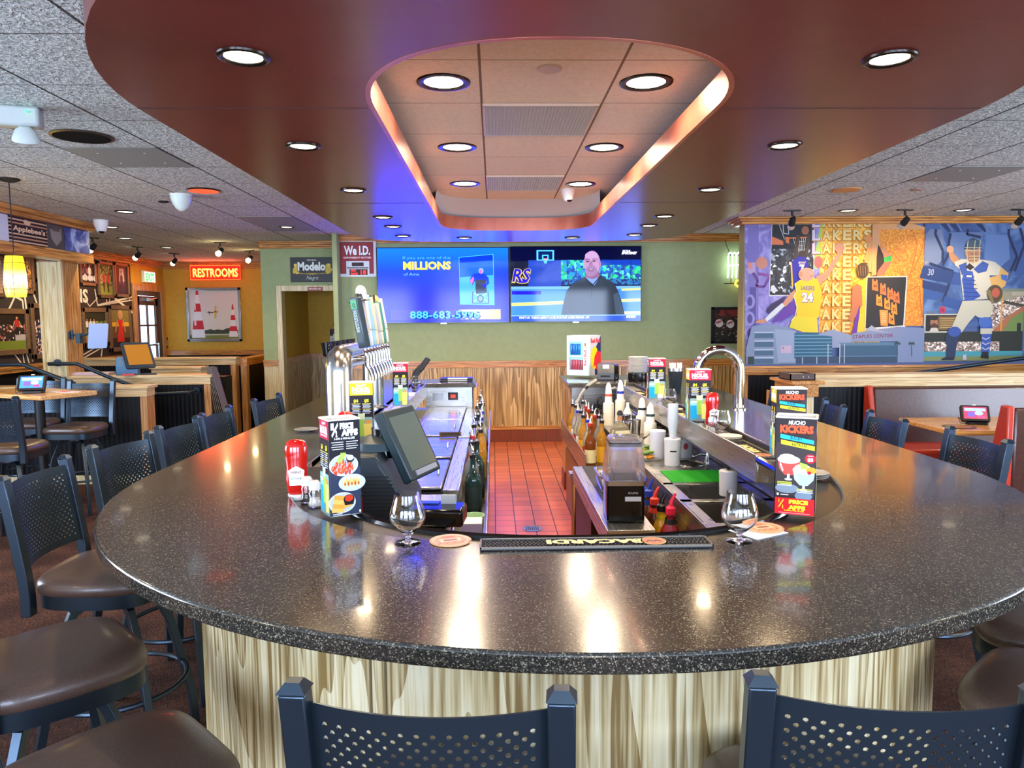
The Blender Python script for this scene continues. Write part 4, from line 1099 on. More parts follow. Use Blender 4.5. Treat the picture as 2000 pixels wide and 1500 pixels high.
crowd_b = speck('team_photo_black', [(0, '#0c0a0c'), (.5, '#1c1414'), (.7, '#a05848'), (.8, '#d8b8a8'), (.9, '#301818')], 34)
crowd_c = speck('rally_photo', [(0, '#e8d8c8'), (.4, '#c84838'), (.7, '#e89880'), (.85, '#b8c0c0')], 40)
park = speck('park_photo', [(0, '#5c6c30'), (.3, '#8a9a48'), (.6, '#b8b870'), (.8, '#3c4824')], 26)
def frame(y0, z0, y1, z1, lab, art, lip=.05):
    w, h = (y1-y0)/2, z1-z0
    t = thing('photo_frame', lab, 'framed photograph', (-6.186, (y0+y1)/2, z0), PI/2, group='framed photographs on the chalk mural')
    mb = MB()
    for a in ((-w,0,w,lip), (-w,h-lip,w,h), (-w,0,-w+lip,h), (w-lip,0,w,h)): mb.box(a[0], -.035, a[1], a[2], 0, a[3])
    mb.build('frame', M_frame, t, bevel=.006)
    cv = Canvas((-w, -.014, 0), (1, 0, 0), (0, 0, 1), eps=.0006); W_, H_ = 2*w, h
    cv.fn = lambda X, Y: (lip*.9+X*(W_-2*lip*.9), lip*.9+Y*(H_-2*lip*.9))
    art(cv); cv.build('photograph', t)
def person(cv, x, y, s, body, legs=None, skin=sk, hair='#241a14'):
    if legs: cv.poly([(x-.06*s, y), (x-.01*s, y), (x, y+.35*s), (x+.02*s, y), (x+.07*s, y), (x+.09*s, y+.45*s), (x-.09*s, y+.45*s)], legs)
    cv.poly([(x-.1*s, y+.4*s), (x+.1*s, y+.4*s), (x+.12*s, y+.72*s), (x+.04*s, y+.8*s), (x-.04*s, y+.8*s), (x-.12*s, y+.72*s)], body)
    cv.line([(x-.12*s, y+.7*s), (x-.17*s, y+.42*s)], .04*s, skin); cv.line([(x+.12*s, y+.7*s), (x+.17*s, y+.42*s)], .04*s, skin)
    cv.ell(x, y+.9*s, .06*s, .09*s, hair); cv.ell(x, y+.87*s, .045*s, .07*s, skin)
def art_players(cv): cv.rect(0,0,1,1,'#181412'); [person(cv, a, .1, .9, '#d8d8dc' if k % 2 else '#203060', '#c8c8cc') for k, a in enumerate((.3, .62))]; [cv.ell(.15+.2*k, .25, .1, .14, '#c8c8d0') for k in range(5)]
def art_couple(cv): cv.rect(0,0,1,1,park); cv.rect(0,0,1,.3,'#8aa040'); person(cv,.35,.1,.75,'#c83028','#1c1c20'); person(cv,.65,.1,.78,'#c03040','#1c1c20')
def art_lady(cv): cv.rect(0,0,1,1,'#1c1a2c'); cv.poly([(.3,.45),(.75,.45),(.7,.9),(.35,.9)],'#c8c0b8'); person(cv,.5,0,.85,'#20284c','#182048')
def art_field(cv): cv.rect(0,0,1,1,park); cv.rect(0,0,1,.35,'#a8983c'); cv.rect(0,.0,1,.12,'#c08040'); cv.rect(0,.7,1,1,'#202818'); [person(cv,.12+.15*k,.3,.5,'#d8d8e0','#3c4060') for k in range(3)]
def art_red(cv): cv.rect(0,0,1,1,'#6a4c28'); cv.rect(0,.55,1,.66,'#e8b820'); cv.rect(0,.66,1,1,'#8a7a40'); cv.rect(0,0,1,.25,'#241c18'); cv.poly([(.3,.15),(.7,.15),(.62,.6),(.66,.72),(.38,.72),(.42,.55)],'#d82c24'); cv.line([(.36,.72),(.22,.4)],.06,sk); cv.line([(.66,.72),(.76,.4)],.06,sk); cv.ell(.52,.86,.13,.12,'#c8a060'); cv.ell(.5,.82,.08,.09,sk); cv.line([(.44,.15),(.44,.02)],.05,'#301c18')
def art_night(cv): cv.rect(0,0,1,1,'#0c0b0a'); cv.rect(0,0,1,.34,'#6c7c28'); cv.rect(0,.25,1,.7,crowd_b); cv.rect(.72,.25,1,.42,'#a8a0a0'); person(cv,.78,.4,.55,'#a02820','#0c0c0c')
def art_team(cv): cv.rect(0,0,1,1,crowd_a); cv.poly([(0,1),(1,1),(1,.85),(.6,.9),(.3,.8),(0,.7)],'#0e0c10')
def art_rally(cv): cv.rect(0,0,1,1,'#d0d0cc'); cv.rect(0,0,1,.5,crowd_c); cv.poly([(.3,.7),(.45,.75),(.6,.4),(.4,.45)],'#d03c2c')
def art_leaves(cv): cv.rect(0,0,1,1,speck('autumn_photo', [(0,'#b07038'),(.4,'#5a3a1c'),(.7,'#d8a868'),(.88,'#2c2014')],40)); person(cv,.6,.05,.6,'#d0c0b0','#3c2c24')
def art_bricks(cv): cv.rect(0,0,1,1,'#d8a888'); [cv.rect(0,.1*k,1,.1*k+.012,'#b07c5c') for k in range(9)]
frame(11.18, 2.19, 11.64, 2.575, 'photo of seated sports players in white, top left of the right group', art_players)
frame(11.68, 2.02, 12.17, 2.595, 'photo of a couple in red shirts on grass', art_couple)
frame(12.18, 2.05, 12.66, 2.61, 'photo of a woman in a dark blue dress, top right by the door', art_lady)
frame(11.17, 1.26, 11.91, 1.86, 'photo of a sports field, partly behind the tilted tablet', art_field, .07)
frame(11.94, 1.155, 12.66, 1.91, 'photo of a woman in a red dress, lower right by the door', art_red, .07)
frame(9.0, 1.23, 9.90, 1.82, 'photo of a night team on green grass, lower far left', art_night, .07)
frame(9.95, 1.15, 10.66, 1.90, 'photo of a crowded team in navy, left of the wooden post', art_team, .07)
frame(10.14, 2.19, 10.62, 2.54, 'photo of a rally with red shapes, upper left of the wooden post', art_rally)
frame(9.72, 2.02, 10.08, 2.53, 'photo of autumn leaves, right of the pendant lamp', art_leaves)
frame(9.05, 1.96, 9.50, 2.47, 'photo of pale orange boards at the far left above the pendant', art_bricks)

# header beam mural facing the room
t = thing('beam_mural', 'photo mural strip with the restaurant name on slats along the left header beam', 'mural', (-4.535, 5.5, 2.40), PI/2)
mb = MB(); mb.box(-2.3, -.006, 0, 2.95, 0, .245); mb.build('wallcovering', flat('#8e8a86', .6), t)
# this strip is read from the aisle side, so it runs with the wall
cv = Canvas((-5.5, -.0065, -2.40), (1, 0, 0), (0, 0, 1), eps=.0006)
cv.rect(7.05, 2.40, 7.66, 2.645, '#1e1210')
for k in range(7): cv.rect(7.05, 2.41+k*.034, 7.66, 2.424+k*.034, '#c08a60' if k % 2 else '#d8b088')
cv.rect(7.10, 2.50, 7.64, 2.575, '#2c1712'); cv.text("Applebee's", 7.12, 2.515, .05, '#f0c89c', w=.5, bold=.03, shear=.1)
cv.ell(7.34, 2.61, .055, .028, '#e0b890'); cv.line([(7.3, 2.64), (7.38, 2.63)], .01, '#3a1c14')
cv.rect(7.66, 2.40, 7.95, 2.645, '#4a4542'); cv.poly([(7.7, 2.6), (7.72, 2.5), (7.80, 2.43), (7.9, 2.5), (7.9, 2.62), (7.8, 2.58)], '#8c8478'); cv.rect(7.75, 2.58, 7.87, 2.64, '#5c4c44')
cv.rect(7.95, 2.40, 8.43, 2.645, noisy('blue_satin_print', [(.35, '#2c3468'), (.5, '#4a60a8'), (.62, '#b8c8e8')], 4, vscale=(1, 3, .8), distort=1.5))
cv.rect(6.90, 2.40, 7.05, 2.645, '#c8ccd8'); cv.rect(6.4, 2.40, 6.9, 2.645, '#3c2c28'); cv.ell(6.78, 2.5, .06, .06, '#e8d8b8')
cv.build('print', t)

# --- big sports mural on the right
t = thing('sports_mural', 'large sports photo mural with basketball players and a baseball catcher', 'mural', (5.1, 8.155, 1.10))
mb = MB(); mb.box(-2.28, -.004, 0, 2.3, 0, 1.57); mb.build('wallcovering', flat('#50608a', .6), t)
def mm(px, py): return (px*.00577 + 2.79-1455*.00577 + (py-438)*.00012, 2.672-(py-438)*.00568)
def fa(X, Y): return mm(1440+X/5, 420+Y/5)
def fb(X, Y): return mm(1700+X/5, 420+Y/5)
cv = Canvas((-5.1, -.0045, -1.10), (1, 0, 0), (0, 0, 1), eps=.00012, rough=.6, dim=.62)
cv.fn = fa
P1 = noisy('violet_sketch_print', [(.3, '#5f5598'), (.5, '#756da8'), (.7, '#938cc0')], 9, vscale=(1, 1, 1), distort=1.2, rough=.6)
P2 = noisy('gold_court_print', [(.35, '#b46c0c'), (.5, '#d0941e'), (.68, '#e0ba60')], 14, distort=1.0, rough=.6)
P3 = noisy('fiery_orange_print', [(.3, '#b85a06'), (.5, '#cc7c12'), (.7, '#e0a83c')], 40, distort=.5, rough=.6)
cv.rect(70, 1450, 830, 92, P1); cv.rect(800, 1260, 1400, 92, P2)
cv.rect(100, 1200, 205, 92, '#8478c0'); cv.rect(120, 1300, 180, 700, '#5c509c')
for y in (840, 1010, 1150): cv.ell(125, y, 45, 70, '#9c94d4'); cv.ell(120, y, 26, 46, '#564a94')
cv.ell(235, 465, 55, 60, '#d89078'); cv.rect(100, 570, 175, 460, '#c0a8d0'); cv.rect(105, 520, 140, 460, '#f0907c')
cv.line([(150, 560), (200, 640), (180, 690), (260, 700), (310, 600)], 26, '#6a3c8c'); cv.line([(200, 570), (310, 590)], 30, '#8a4c9c')
cv.poly([(800, 92), (830, 92), (800, 300), (830, 380), (760, 540), (745, 500), (745, 430)], '#b4d860'); cv.ell(785, 460, 42, 58, '#d07068')
cv.poly([(330, 92), (745, 92), (745, 790), (305, 790)], '#d8d8e0')
dark = speck('arena_crowd_print', [(0, '#15161c'), (.45, '#23242c'), (.68, '#3c3e48'), (.82, '#8a94a0'), (.93, '#d8dce0')], 34)
cv.poly([(337, 97), (738, 97), (738, 778), (312, 778)], dark); cv.poly([(337, 97), (738, 97), (738, 330), (330, 330)], '#1c1c20')
cv.poly([(337, 205), (560, 280), (560, 320), (337, 230)], '#2c3038'); cv.line([(400, 92), (455, 240)], 6, '#c8ccd0'); cv.line([(440, 92), (445, 180), (495, 190), (490, 95)], 8, '#c8d0d4')
cv.poly([(330, 210), (440, 255), (445, 292), (330, 290)], '#f08050'); cv.poly([(460, 215), (500, 220), (500, 280), (468, 270)], '#ee7a40'); cv.line([(490, 228), (680, 220)], 12, '#f08040')
for k in range(7): cv.line([(540+k*20, 228), (570+k*12, 360)], 4, '#e0e0dc')
for y in (260, 300, 340): cv.line([(545+(y-228)*.25, y), (660-(y-228)*.3, y)], 4, '#d8d8d4')
cv.ell(655, 155, 36, 42, '#a86a48'); cv.line([(560, 440), (570, 300), (590, 200)], 40, '#4c3830'); cv.line([(660, 420), (680, 300), (690, 190)], 34, '#4c3830'); cv.ell(630, 385, 36, 38, '#3c2c26')
cv.poly([(515, 460), (590, 405), (660, 410), (690, 480), (660, 620), (620, 720), (545, 720), (530, 600)], '#2c24a8'); cv.line([(520, 460), (535, 700)], 14, '#e8c040')
cv.text('BRYANT', 592, 475, 20, '#e8e0c0', w=70, bold=.03, flip=-1); cv.text('7', 600, 560, 78, '#f0ecd8', w=52, bold=.05, flip=-1)
cv.text('1992', 318, 776, 18, '#101010', w=52, bold=.05, flip=-1); cv.line([(370, 700), (420, 755), (480, 770)], 26, '#3a2c26'); cv.poly([(325, 690), (350, 680), (395, 740), (360, 750), (318, 740)], '#d8dce4')
# repeated wordmark
for k, y in enumerate(range(122, 1200, 128)):
    x0 = 715 if k < 5 else 790
    for j, ch in enumerate('LAKERS'):
        x = 718+j*100
        if x > 1080 and y > 560: continue
        if j == 0 and y > 500: continue
        cv.text(ch, x, y+2, 104, '#c07818', w=88, bold=.06, flip=-1)
        cv.text(ch, x+3, y-2, 98, '#f8dc90' if j else '#e0d4f0', w=80, bold=.03, flip=-1)
# player 24
cv.poly([(430, 930), (560, 820), (560, 960), (430, 1030), (330, 1050), (350, 1010)], '#6c3ca8'); cv.poly([(275, 930), (320, 870), (440, 800), (470, 790), (430, 860), (290, 960)], '#3c2c58')
cv.poly([(760, 600), (850, 560), (940, 420), (980, 350), (1010, 370), (990, 420), (870, 620), (790, 680)], '#dc9c78'); cv.ell(985, 325, 48, 46, '#d89878')
cv.poly([(560, 720), (480, 800), (430, 870), (420, 900), (470, 890), (550, 800)], '#d89878'); cv.poly([(430, 855), (455, 885), (360, 980), (280, 1040), (262, 1010), (330, 940)], '#e0e4e8'); cv.poly([(280, 1045), (255, 1010), (190, 1025), (160, 1050), (240, 1055)], '#d89470')
cv.poly([(550, 670), (600, 635), (720, 620), (770, 620), (800, 700), (820, 760), (790, 1000), (760, 1010), (570, 990), (575, 900), (545, 790), (570, 740)], '#f4d020')
cv.poly([(560, 985), (770, 1005), (785, 1150), (640, 1145), (500, 1095), (530, 1020)], '#f0dc30'); cv.line([(552, 668), (570, 740), (545, 790), (575, 900), (560, 985), (520, 1030)], 7, '#f8f0c0')
cv.ell(665, 580, 78, 66, '#dca288'); cv.ell(610, 580, 20, 26, '#c88a70'); cv.line([(700, 600), (730, 590)], 6, '#8c5440')
cv.text('LAKERS', 612, 728, 40, '#6a58a8', w=132, bold=.02, rot=.06, flip=-1); cv.text('24', 620, 845, 92, '#6a48a0', w=118, bold=.08, flip=-1); cv.text('24', 623, 842, 86, '#fbf6e8', w=110, bold=.05, flip=-1)
# raised arms and second player
cv.poly([(1300, 240), (1330, 100), (1380, 100), (1380, 260), (1345, 560), (1270, 560), (1270, 460)], '#e8a870'); cv.poly([(1270, 240), (1300, 230), (1310, 300), (1260, 470), (1225, 470)], '#e0a060')
cv.ell(1265, 240, 36, 40, '#e8944c'); cv.poly([(1345, 560), (1375, 300), (1430, 420), (1415, 560)], '#241c1c'); cv.rect(1345, 400, 1390, 385, '#c86868')
cv.poly([(1375, 270), (1400, 270), (1480, 410), (1415, 430)], '#e0986c'); cv.poly([(1415, 425), (1485, 405), (1492, 460), (1420, 470)], '#3cc858'); cv.poly([(1420, 470), (1490, 465), (1420, 590), (1350, 600), (1360, 550)], '#b8705c')
cv.poly([(1130, 680), (1260, 610), (1260, 1100), (1160, 1180), (1180, 900)], '#f0c828'); cv.poly([(1115, 710), (1160, 670), (1205, 700), (1215, 880), (1150, 1000), (1085, 1010), (1110, 900)], '#c07850'); cv.ell(1110, 1010, 30, 34, '#c07850')
cv.poly([(1190, 870), (1150, 1000), (1110, 1180), (1160, 1190), (1190, 1000)], '#6a34b0'); cv.poly([(1160, 1190), (1190, 960), (1260, 960), (1250, 1130), (1350, 1130)], '#f4d030')
cv.ell(1212, 545, 62, 76, '#34281e')
for k in range(5): cv.line([(1160+k*26, 500), (1175+k*22, 600)], 5, '#8a7450')
# jersey board
cv.poly([(1253, 605), (1745-90, 605), (1640, 1110), (1240, 1135)], '#e8e8e0')
cv.fn = fb
cv.rect(60, 1090, 520, 150, P3); cv.poly([(0, 92), (380, 92), (600, 150), (55, 150), (20, 590), (0, 600)], '#f0b070'); cv.poly([(0, 92), (45, 92), (80, 160), (45, 590), (0, 590)], '#e8a870')
cv.poly([(45, 420), (60, 290), (130, 430), (115, 560), (45, 560)], '#241c1c'); cv.poly([(75, 250), (100, 290), (185, 405), (118, 425)], '#e0986c'); cv.poly([(115, 422), (185, 402), (192, 455), (122, 468)], '#3cc858'); cv.poly([(120, 468), (190, 462), (120, 590), (50, 600), (60, 550)], '#b8705c')
for pts in ([(400, 180), (440, 300), (400, 500), (360, 640)], [(520, 190), (470, 400), (400, 560)], [(350, 750), (470, 700), (500, 1000)]): cv.line(pts, 12, '#e07818')
cv.poly([(-48, 605), (350, 603), (330, 1095), (-60, 1120)], '#ecece6'); cv.poly([(-40, 613), (340, 611), (318, 1085), (-52, 1110)], '#262628')
for i, (x, y, n) in enumerate(((5, 650, '44'), (85, 690, '13'), (155, 735, '22'), (218, 770, '33'), (48, 800, '25'), (128, 835, '42'), (196, 880, '32'), (172, 980, '34'))):
    c = '#f47c3c' if i < 4 else '#f6a030'
    cv.poly([(x, y-20), (x+12, y-24), (x+20, y), (x+34, y+4), (x+40, y-18), (x+52, y-10), (x+62, y+100), (x, y+82)], c)
    cv.text(n, x+16, y+62, 34, '#402010', w=30, bold=.03, flip=-1)
cv.poly([(80, 930), (165, 935), (165, 1090), (95, 1085)], '#f4a040')
for k in range(6): cv.line([(100, 960+k*18), (148, 962+k*18)], 5, '#fbe0b0')
# blue seats
P4 = noisy('blue_seat_print', [(.3, '#1e3568'), (.5, '#365284'), (.7, '#6684b0')], 3.5, distort=.6, rough=.6)
cv.rect(510, 1100, 1500, 92, P4)
cv.poly([(560, 150), (680, 150), (700, 430), (640, 500), (510, 500), (520, 200)], '#7c8cb0'); cv.poly([(760, 180), (1080, 180), (1050, 430), (880, 440), (760, 440)], '#6c86b8'); cv.poly([(1110, 200), (1330, 210), (1350, 440), (1260, 520), (1100, 430)], '#6f90c8'); cv.poly([(1420, 300), (1500, 250), (1500, 600), (1400, 600)], '#4468a8')
for pts in ([(620, 150), (610, 190), (690, 360), (690, 470)], [(760, 190), (740, 320), (780, 330), (690, 500)], [(930, 150), (920, 200), (1060, 230)], [(1330, 150), (1330, 210), (1420, 420), (1360, 560)], [(1440, 140), (1490, 300), (1400, 560)], [(560, 480), (800, 560), (700, 860)]): cv.line(pts, 26, '#20305c')
cv.poly([(500, 500), (800, 560), (770, 680), (470, 620)], '#2c4680'); cv.poly([(810, 560), (880, 580), (870, 700), (770, 680)], '#34569c'); cv.poly([(520, 730), (700, 780), (640, 840), (520, 820)], '#3c62a8'); cv.poly([(720, 800), (890, 850), (860, 940), (690, 890)], '#3458a0'); cv.poly([(500, 640), (740, 700), (720, 770), (500, 720)], '#28407c')
cv.text('30', 545, 595, 62, '#b8c4dc', w=58, bold=.02, shear=.12, flip=-1); cv.text('29', 515, 485, 28, '#c8b8a8', w=26, flip=-1)
for x in (650, 740, 1000): cv.poly([(x, 92), (x+60, 92), (x+110, 170), (x+90, 180)], '#26386c'); cv.line([(x+80, 92), (x+130, 170)], 10, '#8498c4')
# stadium on the right
crowd = speck('stand_crowd_print', [(0, '#7c6458'), (.3, '#c8b8a8'), (.5, '#a08878'), (.7, '#e8e0d8'), (.88, '#4c4440')], 62)
cv.rect(1180, 1190, 1500, 740, '#a8a48c'); cv.rect(1180, 760, 1500, 730, '#8a9480'); cv.poly([(1180, 880), (1500, 800), (1500, 930), (1330, 1010), (1190, 1150)], crowd); cv.rect(1380, 800, 1500, 760, '#c8bca0'); cv.line([(1300, 860), (1500, 900)], 30, '#4c4a38')
cv.poly([(1190, 1150), (1330, 1010), (1500, 900), (1500, 1190), (1190, 1190)], '#c07850'); cv.poly([(1300, 1150), (1380, 1020), (1500, 950), (1500, 1190), (1310, 1190)], '#7c9850'); cv.rect(1275, 1180, 1290, 780, '#f4a840'); cv.rect(1180, 1340, 1500, 1190, '#2c3438'); cv.rect(1440, 1185, 1480, 1070, '#20282c')
cv.rect(500, 1440, 1500, 1150, '#2a3028'); cv.rect(500, 1345, 1270, 1250, crowd); cv.rect(510, 1395, 1500, 1345, '#4ca8b4'); cv.rect(500, 1440, 1500, 1395, '#8c9a60')
cv.rect(520, 1160, 860, 975, '#d8d4bc'); cv.rect(535, 1145, 850, 985, '#1c1a18'); cv.rect(660, 1130, 850, 1000, '#8c6c38'); cv.ell(618, 1060, 38, 52, '#b87c58'); cv.ell(618, 1015, 42, 22, '#2c2420'); cv.ell(618, 1090, 30, 24, '#5c3828'); cv.poly([(575, 1145), (665, 1145), (650, 1110), (590, 1110)], '#e0d8c8')
for k in range(5): cv.line([(680, 1020+k*22), (820, 1020+k*22)], 6, '#d8b878')
cv.ell(697, 935, 34, 34, '#d83848'); cv.text('76', 678, 952, 30, '#2a3c90', w=38, bold=.04, flip=-1)
cv.rect(550, 970, 640, 950, '#6c7c90')
# catcher
G = '#d8d4bc'
cv.poly([(760, 330), (800, 390), (850, 440), (830, 500), (770, 460), (745, 400)], '#cc9468'); cv.ell(757, 345, 36, 34, '#d8a880')
cv.poly([(800, 470), (870, 440), (1110, 450), (1200, 470), (1290, 540), (1250, 600), (1150, 600), (1180, 700), (1160, 830), (900, 840), (870, 640), (860, 540), (810, 500)], '#dcd8c4')
cv.poly([(1260, 520), (1340, 580), (1310, 700), (1260, 740), (1170, 690), (1150, 620), (1240, 600)], '#e8b868'); cv.poly([(1262, 590), (1328, 600), (1322, 660), (1270, 640)], '#4c74c8')
cv.poly([(845, 500), (920, 470), (930, 560), (880, 600)], '#3c5cac'); cv.poly([(990, 540), (1080, 460), (1140, 490), (1120, 560), (1040, 580)], '#3c5cac'); cv.poly([(905, 550), (985, 560), (1000, 640), (1000, 720), (1070, 800), (1000, 840), (910, 850), (900, 740), (880, 640)], '#3a5cb4')
for y in (600, 640, 680, 720, 760, 800): cv.line([(895, y), (1000+(y-600)*.3, y+10)], 8, '#26408c')
cv.line([(925, 606), (975, 608)], 16, '#e8e4d0')
cv.poly([(910, 520), (950, 480), (1000, 520), (960, 550)], '#302820'); cv.ell(980, 370, 78, 88, '#c88c68'); cv.poly([(895, 340), (920, 270), (980, 235), (1040, 265), (1065, 330), (900, 345)], '#33465c'); cv.ell(985, 430, 56, 52, '#b87c5c'); cv.ell(985, 300, 70, 50, '#4c6478')
for y in (330, 360, 412, 440, 470): cv.line([(900+(y > 400)*40, y), (1065-(y > 400)*10, y)], 7, '#e8e0b0')
for x in (930, 1000, 1050): cv.line([(x, 260), (x-10, 360), (x, 485)], 7, '#e8e0b0')
cv.poly([(970, 850), (1150, 830), (1150, 860), (980, 870)], '#2a2a34')
cv.poly([(890, 850), (1170, 840), (1195, 920), (1170, 1010), (1060, 1020), (1020, 990), (960, 1060), (890, 1160), (790, 1110), (850, 960)], G)
cv.poly([(760, 1110), (880, 1130), (890, 1180), (850, 1250), (830, 1400), (740, 1420), (745, 1280), (725, 1230)], '#26385c'); cv.ell(820, 1150, 62, 50, '#3c5cb0'); cv.poly([(700, 1415), (740, 1400), (830, 1400), (820, 1430), (700, 1430)], '#20283c')
cv.poly([(1050, 1010), (1190, 1030), (1190, 1150), (1170, 1360), (1090, 1360), (1085, 1180), (1070, 1100)], '#3c60b8'); cv.ell(1120, 1060, 66, 52, '#4c74c8'); cv.rect(1075, 1175, 1190, 1120, G)
for y in (1210, 1260, 1310): cv.line([(1095, y), (1130, y+20), (1170, y)], 9, '#d8dce8')
cv.poly([(1085, 1410), (1100, 1350), (1160, 1350), (1165, 1420)], '#1c1c24'); cv.ell(1205, 780, 78, 88, '#5c4c34'); cv.ell(1215, 770, 40, 48, '#c86448'); cv.poly([(1120, 750), (1160, 740), (1200, 860), (1180, 880)], '#8c7c54')
cv.poly([(905, 1380), (940, 1375), (945, 1430), (905, 1430)], '#c8ccd8')
# arena building along the foot
cv.fn = fa
cv.poly([(75, 1455), (75, 1300), (130, 1080), (300, 1062), (480, 1090), (560, 1130), (560, 1455)], '#8898b8'); cv.poly([(350, 1110), (560, 1130), (560, 1455), (390, 1455)], '#9cacc8')
for y in (1150, 1235, 1320, 1400): cv.rect(155, y+50, 340, y, '#4c6c88'); cv.rect(155, y, 345, y-14, '#b8c8dc')
cv.rect(412, 1350, 515, 1275, '#d0b8d0'); cv.rect(430, 1305, 440, 1290, '#802040')
cv.rect(545, 1400, 915, 1150, '#2c6484'); [cv.rect(545, y+10, 915, y, '#6ca4bc') for y in range(1170, 1400, 34)]
cv.poly([(780, 1160), (920, 1120), (1110, 1180), (1110, 1300), (915, 1300), (915, 1190), (780, 1170)], '#94a4c4'); cv.rect(560, 1450, 1560, 1385, '#34506c'); cv.rect(985, 1390, 1560, 1250, '#5c84a4'); cv.rect(1000, 1380, 1560, 1280, '#3c6484')
cv.poly([(1100, 1240), (1110, 1160), (1300, 1130), (1560, 1100), (1820, 1110), (1820, 1450), (1560, 1450), (1560, 1240)], '#8898bc'); cv.poly([(1240, 1130), (1300, 1080), (1360, 1130), (1500, 1160)], '#a8b4cc')
cv.text('STAPLES CENTER', 1112, 1210, 34, '#802858', w=400, bold=.01, shear=.1, rot=-.03, flip=-1)
for x in (620, 760, 870, 985, 1030): cv.rect(x, 1455, x+10, 1260 if x > 800 else 1390, '#b0c0d4')
for x in (1555, 1695): cv.line([(x, 1260), (x+4, 1390)], 6, '#2c3c3c'); [cv.line([(x, 1262), (x+34*math.cos(a), 1262+22*math.sin(a))], 8, '#2c4438') for a in (0, .6, 2.5, 3.1, -.8, -2.3)]
cv.rect(90, 1455, 150, 1380, '#2c3c34'); cv.rect(400, 1455, 560, 1440, '#8090a0')
cv.build('print', t)
# ------------------------------------------------------------------ bar stools
def make_stool():
    t = thing('bar_stool', 'x', 'bar stool')
    out = []
    def seat_outline(k):
        o = superell(0, 0, .222, .212, 4.0, 0, 2*PI, 44)[:-1]
        return [((x*(1-.10*(-y/.205 if y < 0 else 0)) )*k, y*k) for x, y in o]
    mb = MB(); vs = []; fs = []
    lev = [(.90,.698),(.985,.706),(1.0,.722),(.99,.738),(.95,.750),(.86,.758),(.7,.763),(.45,.766),(.2,.767)]
    for k, z in lev: vs += [(x, y, z-(abs(x)/.21)**3*.004) for x, y in seat_outline(k)]
    n = 44
    for l in range(len(lev)-1):
        for i in range(n): fs.append((l*n+i, l*n+(i+1) % n, (l+1)*n+(i+1) % n, (l+1)*n+i))
    fs.append(tuple(range((len(lev)-1)*n, len(lev)*n))); fs.append(tuple(range(n-1, -1, -1)))
    mb.add(vs, fs); mb.build('seat', M_stoolseat, t, angle=60)
    mb = MB(); mb.prism(seat_outline(.96), .652, .70); mb.build('seat_frame', M_stool, t, angle=50)
    mb = MB(); mb.lathe([(.09, .622), (.09, .652)], 20); mb.lathe([(.045, .60), (.05, .622)], 16); mb.build('swivel_plate', M_darkmetal, t)
    yb = lambda z: -.196-.062*max(0, (z-.72)/.41)**1.15
    for s in (-1, 1):
        mb = MB(); x = s*.194
        mb.tube([(x, yb(z), z) for z in (.635, .70, .78, .86, .95, 1.04, 1.115)], 0, rect=(.034, .040), up=(1, 0, 0))
        p = mb.build('back_post', M_stool, t, bevel=.003)
        mb = MB(); z0 = 1.115; y0 = yb(z0)
        mb.prism([(x-.022, y0-.019), (x+.022, y0-.019), (x+.022, y0+.019), (x-.022, y0+.019)], z0, z0+.014, scale=.5); mb.build('post_cap', M_stool, p)
    # perforated, bowed back panel
    P = .0235; cols, rows = 14, 21; rh = P/2
    W_ = cols*P/2; z0, z1 = .795, 1.092; zb = z0+.024
    def mp(u, z): return (u, yb(z)+.004-.034*(1-(u/.175)**2), z)
    mb = MB()
    def quad(u0, a, u1, b): mb.add([mp(u0, a), mp(u1, a), mp(u1, b), mp(u0, b)], [(0, 1, 2, 3)])
    L = .178
    for r in range(rows):
        a = zb+r*rh; b = a+rh; off = 0 if r % 2 == 0 else P/2
        n = cols if r % 2 == 0 else cols-1; cz = (a+b)/2
        for (lo, hi) in ((a, cz), (cz, b)):
            quad(-L, lo, -W_, hi); quad(W_, lo, L, hi)
            if off: quad(-W_, lo, -W_+off, hi); quad(W_-off, lo, W_, hi)
        for c in range(n):
            u0 = -W_+off+c*P; cu = u0+P/2
            sq = [(u0+P, cz), (u0+P, b), (cu, b), (u0, b), (u0, cz), (u0, a), (cu, a), (u0+P, a)]
            ci = [(cu+.0042*math.cos(PI/4*k), cz+.0042*math.sin(PI/4*k)) for k in range(8)]
            mb.add([mp(*p) for p in sq+ci], [(k, (k+1) % 8, 8+(k+1) % 8, 8+k) for k in range(8)])
    ztop = zb+rows*rh
    us = [-L]+[-W_+k*P/2 for k in range(2*cols+1)]+[L]
    for u0, u1 in zip(us, us[1:]): quad(u0, z0, u1, zb); quad(u0, ztop, u1, z1)
    o = mb.build('perforated_backrest', M_stool, t, solid=.0028, weld=.0002, flat_=True)
    for sx in (-1, 1):
        for sy in (-1, 1):
            mb = MB()
            mb.tube([(sx*.06, sy*.06, .628), (sx*.10, sy*.10, .60), (sx*.135, sy*.14, .48), (sx*.165, sy*.17, .30), (sx*.185, sy*.195, .15), (sx*.19, sy*.20, .0)], 0, rect=(.030, .026), up=(-sy*sx, 1, 0))
            mb.build('leg', M_stool, t, bevel=.002)
    mb = MB(); mb.tube([(.235*math.cos(a), .235*math.sin(a), .29) for a in [2*PI*k/40 for k in range(40)]], .010, 8, closed=True)
    mb.build('foot_ring', M_stool, t)
    return t
